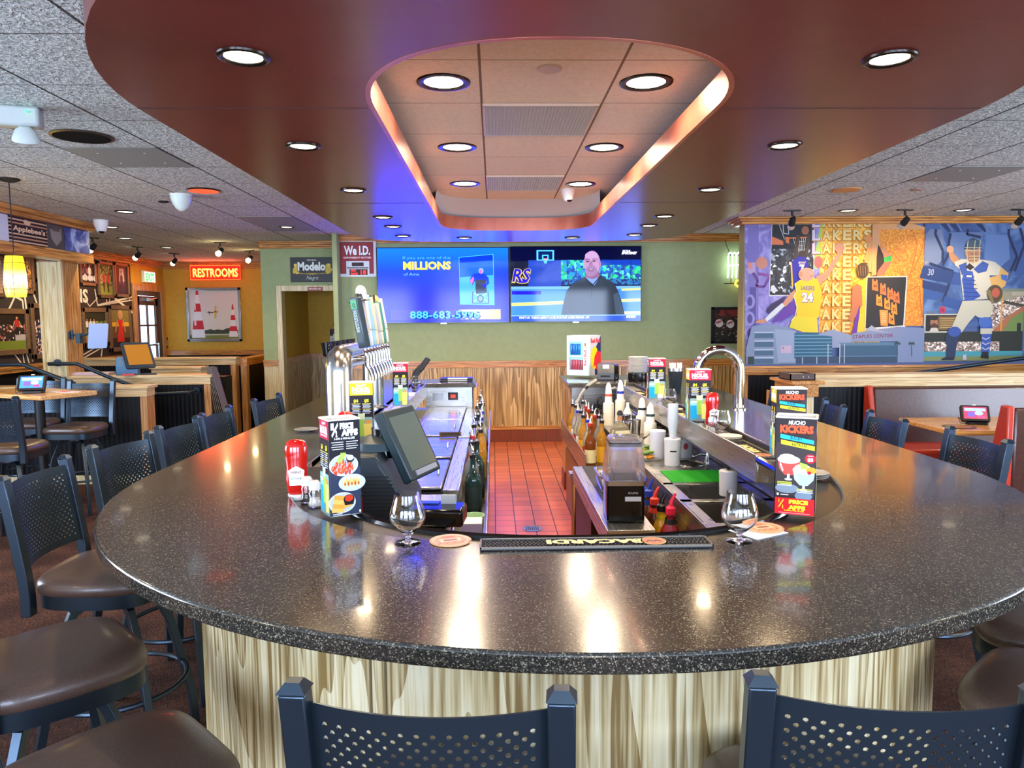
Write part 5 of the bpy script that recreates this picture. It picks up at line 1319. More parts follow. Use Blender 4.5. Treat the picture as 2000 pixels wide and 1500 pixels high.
ST = [(-1.43, 2.70, -88, 'bar stool at the left side of the bar, nearest with its whole perforated back showing', 1),
      (-1.43, 3.27, -99, 'second bar stool along the left side of the bar', 1), (-1.41, 3.84, -95, 'third bar stool along the left side of the bar', 1),
      (-1.40, 4.35, -92, 'fourth bar stool along the left side of the bar', 1), (-1.33, 5.07, -98, 'farthest bar stool on the left side, by the green corner', 1),
      (-1.22, 1.96, -45, 'bar stool at the left curve of the bar, only its sunlit brown seat showing', 1), (-.775, 1.41, -45, 'bar stool in the lower left corner with sunlit seat and one post', 1),
      (-.077, 1.265, -5.5, 'bar stool in the middle of the near bar front, seen from behind', 1), (.612, 1.255, -7, 'bar stool at the right of the near bar front, seen from behind', 1),
      (1.38, 1.65, 41, 'bar stool in the lower right corner, its dark seat behind a perforated back', 1), (1.67, 2.08, 59.5, 'bar stool under the right curve of the counter', 1),
      (1.905, 3.19, 90, 'nearest bar stool with its back showing on the right side of the bar', 1), (1.84, 3.85, 86, 'second bar stool on the right side, left of the red bench end', 1),
      (1.85, 4.49, 80, 'third bar stool on the right side, beside the menu boxes', 1), (1.83, 5.2, 90, 'farthest bar stool on the right side, mostly behind the menu boxes', 1),
      (-3.64, 6.42, 178, 'high stool right of the high table, its back lit blue', 2), (-4.24, 6.74, 186, 'high stool behind the tablet at the high table', 2), (-3.60, 5.46, 6, 'high stool at the far left seen from behind, before the high table', 2)]
proto_stool = make_stool()
for i, (x, y, a, l, g) in enumerate(ST):
    o = proto_stool if i == 0 else dup(proto_stool)
    o.location = (x, y, 0); o.rotation_euler = (0, 0, math.radians(a)); o['label'] = l
    o['group'] = 'bar stools around the counter' if g == 1 else 'high stools at the left table'

# ------------------------------------------------------------------ high table, booths
t = thing('high_table', 'high table with a pale butcher block top and black pedestal', 'table', (-3.95, 6.42, 0), math.radians(-27))
mb = MB(); mb.prism(rrect(-.52, -.26, .44, .24, .02, 3), 1.012, 1.05); mb.build('table_top', M_table, t, bevel=.005)
mb = MB(); mb.cyl((0, 0, .03), (0, 0, 1.01), .04); mb.build('pedestal', M_black, t)
mb = MB(); mb.lathe([(.10, 0), (.10, .012), (.05, .035)], 28); mb.build('base', M_black, t)
mb = MB(); mb.box(-.2, -.15, .99, .2, .15, 1.01); mb.build('support_plate', M_black, t)
def tablet(lab, loc, rz, s=1.0, scr='#3f7ae8'):
    t = thing('payment_tablet', lab, 'tablet', loc, rz, group='table payment tablets')
    mb = MB(); mb.prism(rrect(-.06, -.05, .09, .05, .02, 4), 0, .02); mb.build('dock', M_black, t, bevel=.003)
    mb = MB(); mb.T = Matrix.Translation((0, 0, .085)) @ Matrix.Rotation(math.radians(-32), 4, 'X')
    mb.prism(rrect(-.105, -.075, .105, .075, .015, 4), -.01, .01); mb.T = mb.T @ Matrix.Rotation(0, 4, 'X'); o = None
    mb.v = []; mb.f = []; mb.mi = []
    R = Matrix.Translation((0, 0, .09)) @ Matrix.Rotation(math.radians(58), 4, 'X')
    mb.T = R; mb.prism(rrect(-.105, -.072, .105, .072, .015, 4), -.03, .0); mb.build('body', M_black, t, bevel=.004)
    u = R.to_3x3() @ Vector((1, 0, 0)); v = R.to_3x3() @ Vector((0, 1, 0)); o0 = R @ Vector((-.085, -.052, .0005))
    cv = Canvas(o0, u, v, emit=1.2, rough=.15); cv.rect(0, 0, .17, .108, scr); cv.rect(.01, .07, .16, .095, '#8fb8ff'); cv.rect(.03, .02, .08, .06, '#6a50c8'); cv.rect(.10, .01, .15, .03, '#c84078'); cv.ell(.11, .05, .03, .018, '#90c8ff')
    cv.build('screen', t)
    mb = MB(); mb.T = R; mb.box(-.012, .073, -.02, .012, .078, -.005); mb.build('status_light', flat('#f4ecb0', .3, emit=1.5), t)
    mb = MB(); mb.tube([(-.09, .02, .03), (-.12, 0, .05), (-.11, -.03, .01), (-.04, -.05, .005)], .003, 6); mb.build('cable', M_black, t)
    return t
tablet('black payment tablet with a blue screen on the high table', (-3.90, 6.25, 1.051), .25)
tablet('black payment tablet on the booth table with a red and purple screen', (3.94, 5.86, .761), -.35, scr='#a03858')
mb = MB(); mb.box(-.14, -.05, 0, .14, .05, .002); mb.box(-.05, -.03, .002, .05, .02, .003, 1)
solo('paper_placemat', mb, [flat('#dcd8ec', .5), flat('#e05040', .5)], 'white and red printed card lying on the high table', 'card', (-3.68, 6.34, 1.0505), -.4)

M_brown = noisy('brown_booth_vinyl', [(.3, '#3a1c16'), (.7, '#4c261c')], 40, rough=.32, bmp=.05, coat=.2)
M_redv = noisy('red_booth_vinyl', [(.3, '#b0301c'), (.7, '#c23a22')], 40, rough=.35, bmp=.04, coat=.2)
M_oranv = M_redv
def booth(name, lab, x0, x1, y, side, h=.95):
    """bench: side=-1 faces the camera, side=+1 faces away"""
    t = thing(name, lab, 'booth bench', ((x0+x1)/2, y, 0), 0, 'red and brown booth benches')
    a = (x1-x0)/2; s = side
    mb = MB()
    mb.T = Matrix(((0,0,1,0),(s,0,0,0),(0,1,0,0),(0,0,0,1)))  # profile (depth,z) swept along x
    mb.prism([(0, .10), (0, h), (.06, h), (.16, .44), (.16, .10)], -a+.03, a-.03); mb.build('backrest', M_brown, t, bevel=.02)
    mb = MB(); mb.box(-a+.03, s*.14, .34, a-.03, s*.60, .46); mb.build('seat_cushion', M_oranv, t, bevel=.03)
    mb = MB(); mb.box(-a+.02, s*.02, 0, a-.02, s*.56, .34); mb.build('base', M_black, t)
    for q in (-1, 1):
        mb = MB(); mb.T = Matrix(((0,0,1,0),(s,0,0,0),(0,1,0,0),(0,0,0,1)))
        mb.prism([(-.01, .0), (-.01, h+.015), (.075, h+.02), (.19, .52), (.60, .48), (.61, .0)], q*a-.025, q*a+.025); mb.build('end_panel', M_redv, t, bevel=.012)
    return t
booth('booth_bench', 'long booth bench with brown back against the low wall on the right', 3.58, 7.0, 6.92, -1, .97)
booth('booth_bench', 'booth bench with a bright red end panel at the right edge', 3.60, 5.3, 4.98, 1, 1.0)
t = thing('booth_table', 'low booth table with a honey wood block top', 'table', (4.25, 5.9, 0))
mb = MB(); mb.prism(rrect(-.72, -.38, .72, .38, .03, 4), .722, .76); mb.build('table_top', wood('booth_table_block', '#b8742e', '#d8974a', '#ecb468', 'x', 12, rough=.25, coat=.5, contrast=.5), t, bevel=.006)
mb = MB(); mb.cyl((0, 0, .03), (0, 0, .72), .04); mb.build('pedestal', M_black, t)
mb = MB(); mb.lathe([(.28, 0), (.28, .012), (.06, .035)], 28); mb.build('base', M_black, t)
mb = MB(); mb.lathe([(.10, 0), (.12, .003)], 28); mb.lathe([(.09, .004), (.001, .0045)], 28, cap0=False, m=1)
solo('dark_emblem', mb, [flat('#5a3010', .4), flat('#a86828', .4)], 'dark oval emblem lying flat on the booth table', 'placemat', (3.72, 5.72, .7602))

# things on and by the low walls at the left
t = thing('menu_box_tray', 'dark shallow tray on top of the right wooden pillar', 'tray', (2.91, 6.95, 1.051))
mb = MB()
for a in ((-.12,-.14,.12,-.13), (-.12,.13,.12,.14), (-.12,-.14,-.11,.14), (.11,-.14,.12,.14)): mb.box(a[0], a[1], 0, a[2], a[3], .06)
mb.box(-.12, -.14, 0, .12, .14, .006); mb.build('tray', flat('#4a3a30', .4), t)
mb = MB(); mb.box(-.10, -.12, .006, .10, .12, .045); mb.build('paper_stack', flat('#e8c8a0', .6), t)
mb = MB()
for x in (.0, .05): mb.lathe([(.007, 0), (.007, .004)], 10, at=(x, -.144, .03), axis=(0, -1, 0))
mb.build('rivet', M_satin, t)
t = thing('wooden_rack', 'honey wood leaflet rack beside the right pillar', 'rack', (2.70, 6.85, .55))
for k in range(3):
    mb = MB(); mb.T = Matrix(((0,0,1,0),(1,0,0,0),(0,1,0,0),(0,0,0,1))); mb.prism([(-.1, 0), (-.1, .32), (-.04, .40), (.1, .40), (.1, 0)], -.08+k*.07, -.065+k*.07); mb.build('divider', M_trimz, t, bevel=.003)
mb = MB(); mb.box(-.08, -.1, 0, .08, .1, .02); mb.box(-.02, .08, -.55, .02, .1, 0, 0); mb.build('base', M_trimz, t)

def handrail(lab, pts, posts=()):
    t = thing('handrail', lab, 'handrail', pts[0], 0, 'black metal handrails')
    o = Vector(pts[0])
    mb = MB(); mb.tube([Vector(p)-o for p in pts], .021, 10); mb.build('rail', flat('#22303c', .35, .5), t)
    for p, q in posts:
        mb = MB(); mb.tube([Vector(p)-o, Vector(q)-o], .012, 8); d = (Vector(q)-Vector(p)).normalized()
        mb.lathe([(.04, -.012), (.04, 0)], 16, at=Vector(q)-o, axis=d); mb.build('bracket', flat('#22303c', .35, .5), t)
    return t
handrail('black handrail sloping down from the wooden post on the left', [(-4.77, 7.95, 1.20), (-4.47, 7.95, 1.20), (-4.13, 7.95, 1.05), (-3.75, 7.95, .90), (-3.64, 7.95, .86), (-3.30, 7.95, .875)], [((-4.74, 7.95, 1.20), (-4.80, 8.17, 1.20)), ((-3.32, 7.95, .875), (-3.32, 8.22, .875))])
handrail('black handrail sloping behind the high table at the far left', [(-6.0, 7.5, 1.22), (-4.75, 7.5, 1.22), (-4.25, 7.5, 1.02)], [((-4.3, 7.5, 1.04), (-4.3, 7.5, 1.0)), ((-5.6, 7.5, 1.21), (-5.6, 7.5, 1.0))])
handrail('thin black handrail rising before the mural sill on the right', [(3.1, 7.7, .96), (4.0, 7.7, .97), (5.68, 7.7, 1.19), (6.4, 7.7, 1.2)], [((4.6, 7.7, 1.04), (4.6, 7.7, 0)), ((3.2, 7.7, .96), (3.2, 7.7, 0)), ((6.3, 7.7, 1.2), (6.3, 7.7, 0))])

# host stand: terminal, bracket tablet, menus
t = thing('host_terminal', 'blue-grey touch terminal tilted on the host stand wall', 'terminal', (-4.12, 8.33, 1.051), math.radians(20))
mb = MB(); mb.T = Matrix(((0,0,1,0),(1,0,0,0),(0,1,0,0),(0,0,0,1)))
mb.prism([(-.10, 0), (-.10, .10), (.0, .20), (.10, .20), (.14, 0)], -.11, .11); mb.build('base', flat('#3f7098', .45), t, bevel=.006)
R = Matrix.Translation((.12, -.05, .22)) @ Matrix.Rotation(.5, 4, 'Z') @ Matrix.Rotation(math.radians(62), 4, 'X')
mb = MB(); mb.T = R; mb.prism(rrect(-.16, -.16, .16, .16, .02, 3), -.03, 0); mb.build('screen_housing', flat('#20303c', .35), t, bevel=.005)
mb = MB(); mb.T = R; mb.box(-.13, -.12, 0, .13, .13, .002); mb.build('screen', flat('#b07828', .15), t)
mb = MB(); mb.box(.14, -.16, .0, .30, -.10, .015); mb.box(-.04, -.2, 0, .08, -.14, .02, 1); mb.build('card_reader', [M_black, flat('#c83c34', .4)], t)
t = thing('wall_bracket_tablet', 'pale tablet on a swing arm fixed to the wooden post', 'tablet', (-4.70, 8.3, 1.50))
mb = MB(); mb.cyl((.03, -.05, -.05), (.03, -.05, .06), .014); mb.box(0, -.08, -.04, .02, -.02, .04); mb.tube([(.03, -.05, 0), (.2, -.1, 0), (.26, -.12, .02)], .014, 8); mb.box(.09, -.1, -.09, .14, -.05, .02); mb.build('swing_arm', flat('#27404e', .4), t)
R = Matrix.Translation((.36, -.14, -.01)) @ Matrix.Rotation(.9, 4, 'Z') @ Matrix.Rotation(PI/2+.25, 4, 'X')
mb = MB(); mb.T = R; mb.prism(rrect(-.10, -.14, .10, .14, .012, 3), -.006, .006); mb.build('tablet', flat('#a8c4f0', .15), t, bevel=.002)
t = thing('menu_stack', 'grey stack of folded menus hanging at the end of the host wall', 'menus', (-3.13, 8.33, .62), .0)
mb = MB()
for k in range(5): mb.T = Matrix.Translation((k*.022, 0, 0)) @ Matrix.Rotation(-.16-k*.02, 4, 'Y'); mb.box(-.004, -.09, 0, .004, .09, .52)
mb.build('menus', flat('#6c645c', .5), t, bevel=.002)
mb = MB(); mb.box(-.03, -.10, -.02, .14, .10, 0); mb.build('holder', M_darkmetal, t)
mb = MB(); mb.box(-.2, -.08, 0, .2, .08, .03); solo('paper_stack', mb, flat('#c0b0b8', .6), 'low pale stack of papers on the host wall right of the post', 'paper', (-4.50, 8.33, 1.051), 0, bevel=.003)
mb = MB(); mb.box(-.32, -.1, 0, .28, .1, .10); mb.box(-.34, -.12, .10, .30, .12, .125); solo('wooden_shelf_box', mb, M_palex, 'low pale wooden riser behind the host terminal', 'wooden box', (-3.9, 9.2, .96), 0, bevel=.003)
mb = MB(); mb.box(-.6, -.13, -.96, .58, .13, 0); solo('host_cabinet', mb, M_bead, 'dark host cabinet behind the host wall', 'cabinet', (-3.9, 9.2, .96))
# ------------------------------------------------------------------ menu towers on the bar
def print_hour(cv, band, seed=0):
    cv.rect(0, 0, 1, 1, '#221c24'); cv.rect(0, .80, 1, 1, band)
    cv.text('HAPPY', .28, .945, .035, '#ffffff', w=.44, bold=.01, shear=.25)
    cv.text('HOUR', .1, .86, .075, '#f6fbff', w=.8, bold=.09); cv.text('3-6PM & 9PM-CLOSE', .12, .825, .02, '#ffffff', w=.74)
    cv.text('$4', .16, .685, .05, '#f4e428', w=.2, bold=.05); cv.text('$5', .62, .685, .05, '#f4e428', w=.2, bold=.05)
    for x in (.07, .53):
        for k in range(8): cv.rect(x+(k % 3)*.02, .655-k*.022, x+.38-(k % 2)*.05, .665-k*.022, '#d4e0f0' if k % 4 else '#f0e070')
    cv.rect(0, 0, 1, .42, '#6c8a8c'); cv.rect(.05, .25, .95, .44, '#8fb4a8')
    cv.poly([(.08, .03), (.36, .03), (.40, .30), (.05, .30)], '#18a4dc'); cv.poly([(.05, .30), (.40, .30), (.41, .37), (.04, .37)], '#8cd4e8')
    cv.poly([(.36, .12), (.58, .12), (.62, .46), (.34, .46)], '#9cc850'); cv.poly([(.34, .40), (.62, .40), (.64, .50), (.33, .50)], '#d4e8c0')
    cv.poly([(.60, .03), (.90, .03), (.95, .33), (.57, .33)], '#e8d46c'); cv.ell(.78, .36, .12, .03, '#f09838'); cv.ell(.22, .37, .17, .02, '#e8f4f8')
def print_apps(cv):
    cv.rect(0, 0, 1, 1, '#17161c'); cv.rect(0, 0, 1, .5, '#2c3448')
    cv.text('1', .07, .91, .065, '#f4f2ee', w=.1, bold=.08); cv.line([(.10, .84), (.30, .965)], .035, '#f4f2ee'); cv.text('2', .22, .835, .065, '#f4f2ee', bold=.08)
    cv.text('PRICE', .36, .915, .06, '#f4f2ee', w=.44, bold=.08); cv.text('APPS', .40, .84, .066, '#f4f2ee', w=.54, bold=.08)
    cv.text('3-6PM & 9PM-CLOSE', .17, .80, .022, '#f4f2ee', w=.66, bold=.02)
    for k in range(4): cv.rect(.07+.03*(k % 2), .77-k*.024, .46, .778-k*.024, '#c8c8c8'); cv.rect(.55, .77-k*.024, .93-.05*(k % 2), .778-k*.024, '#c8c8c8')
    cv.ell(.45, .53, .47, .115, '#c4ccdc', 28); cv.ell(.45, .535, .42, .095, '#aab4c8', 28)
    for k in range(6): cv.line([(.22+k*.035, .55), (.38+k*.028, .655)], .03, '#b4d060' if k % 2 else '#8cb440')
    for k, (x, y) in enumerate(((.12,.50),(.2,.53),(.3,.51),(.42,.53),(.5,.51),(.6,.53),(.7,.52),(.16,.47),(.36,.47),(.54,.47),(.46,.5),(.64,.48))): cv.ell(x, y, .075, .032, '#c83c20' if k % 2 else '#dc5830', 12, .4*k); cv.ell(x-.01, y+.008, .035, .010, '#ee9070', 8, .3)
    cv.ell(.66, .595, .13, .04, '#1c1a1c'); cv.ell(.66, .605, .11, .028, '#e4e8e8')
    cv.ell(.70, .34, .44, .09, '#b8c0d4', 28)
    for k in range(5): cv.poly([(.42+k*.11, .31), (.5+k*.11, .30), (.52+k*.11, .36), (.48+k*.11, .41), (.40+k*.11, .39)], '#d8a048' if k % 2 else '#e4b860'); cv.ell(.47+k*.11, .385, .04, .02, '#e8d8a0'); cv.ell(.47+k*.11, .33, .025, .018, '#a84020')
    cv.ell(.36, .14, .44, .11, '#c0c8d8', 28); cv.ell(.36, .14, .38, .09, '#aab2c8', 28)
    for k in range(4): cv.line([(.02+k*.03, .07+k*.045), (.42+k*.02, .06+k*.04)], .05, '#d89838' if k % 2 else '#e8b058')
    for k in range(3): cv.line([(.4, .10+k*.018), (.68, .12+k*.016)], .045, '#dca044')
    cv.ell(.58, .17, .18, .05, '#141214'); cv.poly([(.40, .17), (.76, .17), (.72, .11), (.44, .11)], '#141214'); cv.ell(.58, .18, .14, .034, '#c83418')
    cv.rect(.05, .02, .35, .03, '#d0d0d0'); cv.rect(.05, .005, .6, .013, '#a0a0a0'); cv.ell(.93, .03, .03, .015, '#f0f0f0')
def print_kickers(cv):
    cv.rect(0, 0, 1, 1, '#2c2422'); cv.poly([(0, .2), (1, .2), (1, .9), (.6, .7), (0, .75)], '#3c3230')
    cv.text('MUCHO', .30, .935, .042, '#f4f0ea', w=.42, bold=.04, shear=.3); cv.text('KICKERS', .08, .85, .078, '#7c1c10', w=.86, bold=.09); cv.text('KICKERS', .09, .853, .076, '#f0582c', w=.84, bold=.06)
    cv.poly([(.10, .835), (.10, .79), (.95, .74), (.95, .78)], '#28b0c0'); cv.poly([(.12, .775), (.12, .73), (.97, .675), (.97, .72)], '#e4dc28')
    cv.text('BULLEIT', .36, .785, .03, '#0c3c48', w=.3, rot=-.035, bold=.02); cv.text('PATRON', .40, .715, .032, '#2c2a08', w=.36, rot=-.03, bold=.02)
    cv.ell(.87, .59, .14, .048, '#d8202c'); cv.text('$3', .80, .565, .034, '#ffffff', w=.14, bold=.05); cv.rect(.8, .615, .94, .622, '#ffffff')
    for cx, cy, s, c1, c2 in ((.33, .47, 1.0, '#e8483c', '#f0e8e0'), (.72, .37, 1.0, '#a8c8c8', '#d8e8e4')):
        cv.poly([(cx-.28*s, cy+.1), (cx+.28*s, cy+.1), (cx+.24*s, cy), (cx+.10*s, cy-.06), (cx-.10*s, cy-.06), (cx-.24*s, cy)], c1)
        cv.ell(cx, cy+.1, .29*s, .042, c2); cv.ell(cx-.04, cy+.125, .2*s, .035, '#f4f0e8'); cv.rect(cx-.035, cy-.10, cx+.035, cy-.05, '#b8c4c4'); cv.ell(cx, cy-.105, .1, .012, '#c8d0d0')
        cv.line([(cx-.22*s, cy+.06), (cx-.14*s, cy-.02)], .03, '#f8f4f0')
    cv.poly([(.60, .55), (.8, .53), (.82, .48), (.64, .48)], '#a8c848'); cv.ell(.9, .47, .13, .035, '#f09828'); cv.ell(.85, .445, .05, .018, '#c01c28')
    cv.ell(.3, .27, .3, .05, '#7c8890'); cv.ell(.72, .2, .22, .05, '#70808c')
    for k in range(3): cv.rect(.05, .33-k*.016, .42, .339-k*.016, '#c8d040' if k < 2 else '#d0d0d0'); cv.rect(.55, .265-k*.016, .95, .274-k*.016, '#c8d040' if k < 1 else '#d0d0d0')
    cv.ell(.07, .205, .03, .014, '#f0f0f0'); cv.rect(.14, .198, .34, .208, '#d0c8c0')
    cv.rect(0, 0, 1, .17, '#dc1c20'); cv.text('1', .10, .12, .036, '#f4e428', bold=.08); cv.line([(.10, .07), (.22, .15)], .018, '#f4e428'); cv.text('2', .19, .06, .036, '#f4e428', bold=.08)
    cv.text('PRICE', .36, .115, .04, '#f4e428', w=.48, bold=.08); cv.text('APPS', .34, .055, .042, '#f4e428', w=.44, bold=.08); cv.text('3-6PM & 9PM-CLOSE', .24, .033, .014, '#f4e428', w=.5); cv.rect(.1, .012, .9, .018, '#f0a0a0')
def menu_box(lab, x, y, rz, front, left, right, w=.10, d=.088, h=.288, z=1.0705):
    t = thing('menu_tower', lab, 'menu box', (x, y, z), math.radians(rz), 'four-sided menu towers on the bar')
    a, b = w/2, d/2
    mb = MB()
    for q in ((-a,-b,a,-b+.003), (-a,b-.003,a,b), (-a,-b,-a+.003,b), (a-.003,-b,a,b)): mb.box(q[0], q[1], 0, q[2], q[3], h)
    mb.box(-a, -b, .002, a, b, .004); mb.box(-a+.003, -b+.003, h-.02, a-.003, b-.003, h-.012)
    mb.build('sleeve', flat('#e4dcd0', .45), t)
    mb = MB(); mb.ring(rrect(-a-.004, -b-.004, a+.004, b+.004, .008, 3), rrect(-a+.002, -b+.002, a-.002, b-.002, .005, 3), h-.003, h+.001); mb.build('top_rim', flat('#f0ede8', .3), t)
    for o, u, v, W, fn in (((-a, -b-.0006, .001), (1,0,0), (0,0,1), w, front), ((-a-.0006, b, .001), (0,-1,0), (0,0,1), d, left), ((a+.0006, -b, .001), (0,1,0), (0,0,1), d, right)):
        cv = Canvas(o, u, v, eps=.00007, rough=.45, spec=.2); cv.fn = (lambda W: lambda X, Y: (X*W, Y*(h-.004)))(W); fn(cv); cv.build('printed_panel', t)
red = lambda cv: print_hour(cv, '#c81c3c')
yel = lambda cv: print_hour(cv, '#f0cc10')
menu_box('menu tower on the left showing half price apps with plates of food', -.465, 2.185, 30, print_apps, red, print_kickers, w=.094)
menu_box('nearer right menu tower showing Mucho Kickers drinks and a red foot', .895, 2.125, -25, print_kickers, yel, red, w=.108)
menu_box('menu tower standing right behind the nearer Mucho Kickers tower', 1.215, 2.975, -8, print_kickers, yel, red, w=.118)
menu_box('red topped menu tower beside the ketchup on the right rail', 1.155, 4.10, -3, red, yel, print_kickers, w=.118)
menu_box('farthest right menu tower, before the tumbler of straws', 1.165, 5.22, -4, red, print_apps, yel, w=.118)
menu_box('yellow topped menu tower under the beer taps', -.625, 3.45, 8, yel, red, print_kickers, w=.105)
menu_box('red topped menu tower behind the beer taps at the left', -.63, 4.93, 6, red, yel, print_kickers, w=.10)

# ------------------------------------------------------------------ glassware
def snifter():
    t = thing('snifter_glass', 'x', 'glass')
    out = [(.034, 0), (.033, .002), (.008, .006), (.0055, .014), (.009, .022), (.024, .032), (.040, .048), (.0465, .064), (.0462, .078), (.041, .098), (.0345, .118), (.033, .130)]
    inn = [(.0322, .130), (.0335, .118), (.0398, .098), (.045, .078), (.0452, .064), (.0388, .050), (.023, .035), (.008, .0265), (.0005, .0255)]
    mb = MB(); mb.lathe([(.0005, 0)]+out+inn, 40, cap0=False, cap1=False); mb.build('glass', M_glass, t, angle=80)
    return t
sn = snifter()
GL = [(-.228, 1.868, 'empty snifter glass at the front of the bar, left of the rubber mat'), (.632, 1.842, 'empty snifter glass at the front of the bar, right of the rubber mat'),
      (1.175, 3.72, 'empty snifter glass on the right rail beside the ketchup bottle'), (1.185, 4.88, 'empty snifter glass before the farthest right menu tower'), (-.66, 6.2, 'empty snifter glass at the far left beside the black card terminal')]
for i, (x, y, l) in enumerate(GL):
    o = sn if i == 0 else dup(sn)
    o.location = (x, y, 1.0705 if i < 2 else 1.043); o['label'] = l; o['group'] = 'snifter glasses'

# ketchup, shakers, saucers, coasters, mats
def ketchup(lab, x, y, z, rz):
    t = thing('ketchup_bottle', lab, 'ketchup bottle', (x, y, z), rz, 'ketchup bottles')
    mb = MB()
    lv = [(.026,.018,0),(.032,.022,.01),(.036,.025,.05),(.033,.023,.09),(.036,.025,.12),(.037,.026,.155),(.030,.021,.175),(.012,.01,.182)]
    vs = []; fs = []; n = 24
    for a, b, z_ in lv: vs += [(a*math.cos(2*PI*i/n), b*math.sin(2*PI*i/n), z_+.018) for i in range(n)]
    for l in range(len(lv)-1):
        for i in range(n): fs.append((l*n+i, l*n+(i+1) % n, (l+1)*n+(i+1) % n, (l+1)*n+i))
    fs.append(tuple(range((len(lv)-1)*n, len(lv)*n))); mb.add(vs, fs); mb.build('bottle', flat('#b81410', .15, coat=.5), t, angle=60)
    mb = MB(); mb.lathe([(.03, 0), (.031, .018)], 20); mb.build('cap', flat('#e8e4dc', .4), t)
    cv = Canvas((-.022, -.0262, .05), (1,0,0), (0,0,1), eps=.0003); cv.poly([(0,0),(.044,0),(.048,.05),(.022,.065),(-.004,.05)], '#e4e8dc'); cv.text('HEINZ', .022, .04, .008, '#7a2020', w=.034, align='c', bold=.03); cv.text('KETCHUP', .022, .02, .006, '#205030', w=.034, align='c'); cv.build('label', t)
ketchup('red ketchup bottle behind the left menu tower', -.66, 2.42, 1.056, .2)
ketchup('red ketchup bottle against the yellow topped menu tower', -.665, 3.26, 1.043, 0)
ketchup('red ketchup bottle before the right menu tower beside a snifter', 1.185, 3.93, 1.043, .1)
def shaker(lab, x, y, z, top, fill):
    t = thing('shaker', lab, 'shaker', (x, y, z), 0, 'salt and pepper shakers')
    mb = MB(); mb.lathe([(.0005, .0), (.02, 0), (.022, .008), (.017, .03), (.02, .045), (.016, .058), (.0148, .058), (.0185, .045), (.0155, .03), (.0205, .009), (.0005, .003)], 20, cap0=False, cap1=False); mb.build('glass_jar', M_glass, t, angle=70)
    mb = MB(); mb.lathe([(.019, .0045), (.0145, .028), (.0005, .029)], 18, cap0=True, cap1=False); mb.build('seasoning', flat(fill, .9), t)
    mb = MB(); mb.lathe([(.0185, .056), (.0185, .075), (.013, .084)], 18); mb.build('cap', flat(top, .3), t)
shaker('pepper shaker in front of the left ketchup bottle', -.615, 2.37, 1.056, '#c8ccd0', '#3a302a')
shaker('salt shaker beside the left menu tower', -.575, 2.31, 1.056, '#c8ccd0', '#e8e4dc')
shaker('black capped salt shaker behind the left menu tower near the terminal', -.635, 3.12, 1.043, '#16171a', '#e8e4dc')
shaker('black capped pepper shaker before the right ketchup bottle', 1.17, 3.85, 1.043, '#16171a', '#8a3020')
shaker('salt shaker beside the right ketchup bottle', 1.145, 3.80, 1.043, '#c8ccd0', '#e8e4dc')
shaker('salt shaker before the farthest right menu tower', 1.14, 4.98, 1.043, '#c8ccd0', '#e8e4dc')
def saucer(lab, x, y, z, k, col='#e8dcc4'):
    for i in range(k):
        mb = MB(); zz = z+i*.007; mb.lathe([(.03, 0), (.034, .003), (.058, .009), (.062, .012), (.06, .013), (.033, .006), (.001, .005)], 28, cap1=False)
        solo('saucer', mb, flat(col, .3), lab[i], 'saucer', (x, y, zz), group='small saucers on the bar')
saucer(['lower pale saucer on the right rail before the nearer snifter', 'upper pale saucer on the right rail before the nearer snifter'], 1.17, 3.585, 1.043, 2)
saucer(['orange rimmed saucer on the right rail before the farther snifter'], 1.17, 4.72, 1.043, 1, '#d8a890')
saucer(['lowest grey saucer beside the nearer right menu tower', 'middle grey saucer beside the nearer right menu tower', 'top grey saucer beside the nearer right menu tower'], 1.16, 2.62, 1.056, 3, '#a8a49c')
saucer(['dark saucer on the granite left of the taps'], -.985, 3.82, 1.0705, 1, '#8c8c88')
def coaster(lab, x, y, z, rz, w=.0):
    t = thing('coaster', lab, 'coaster', (x, y, z), rz, 'round paper coasters')
    mb = MB(); mb.lathe([(.054, 0), (.055, .002), (.001, .0021)], 32, cap1=False); mb.build('board', flat('#e0a878', .6), t)
    cv = Canvas((0, 0, .0022), (1,0,0), (0,1,0), eps=.0001); cv.ell(0,0,.05,.05,'#e8b890'); cv.ell(0,0,.042,.042,'#d89468'); cv.rect(-.028,-.012,.028,.014,'#f0c8a0'); cv.rect(-.018,-.006,.018,.008,'#a04828'); cv.ell(0,.026,.02,.008,'#c86c40')
    for k in range(5): cv.line([(-.04+k*.02,-.03),(-.03+k*.02,-.022)], .003, '#a85830')
    cv.build('print', t)
coaster('orange paper coaster left of the rubber mat', -.118, 1.876, 1.0712, .3)
coaster('orange paper coaster right of the rubber mat behind the glass', .735, 1.95, 1.0722, .3)
mb = MB(); mb.box(-.06, -.05, 0, .06, .05, .001)
solo('napkin', mb, flat('#dce4ec', .7), 'white paper napkin under the right coaster', 'napkin', (.71, 1.92, 1.0708), .5)
coaster('orange coaster lying at the foot of the far right menu tower', 1.15, 5.55, 1.043, 0)
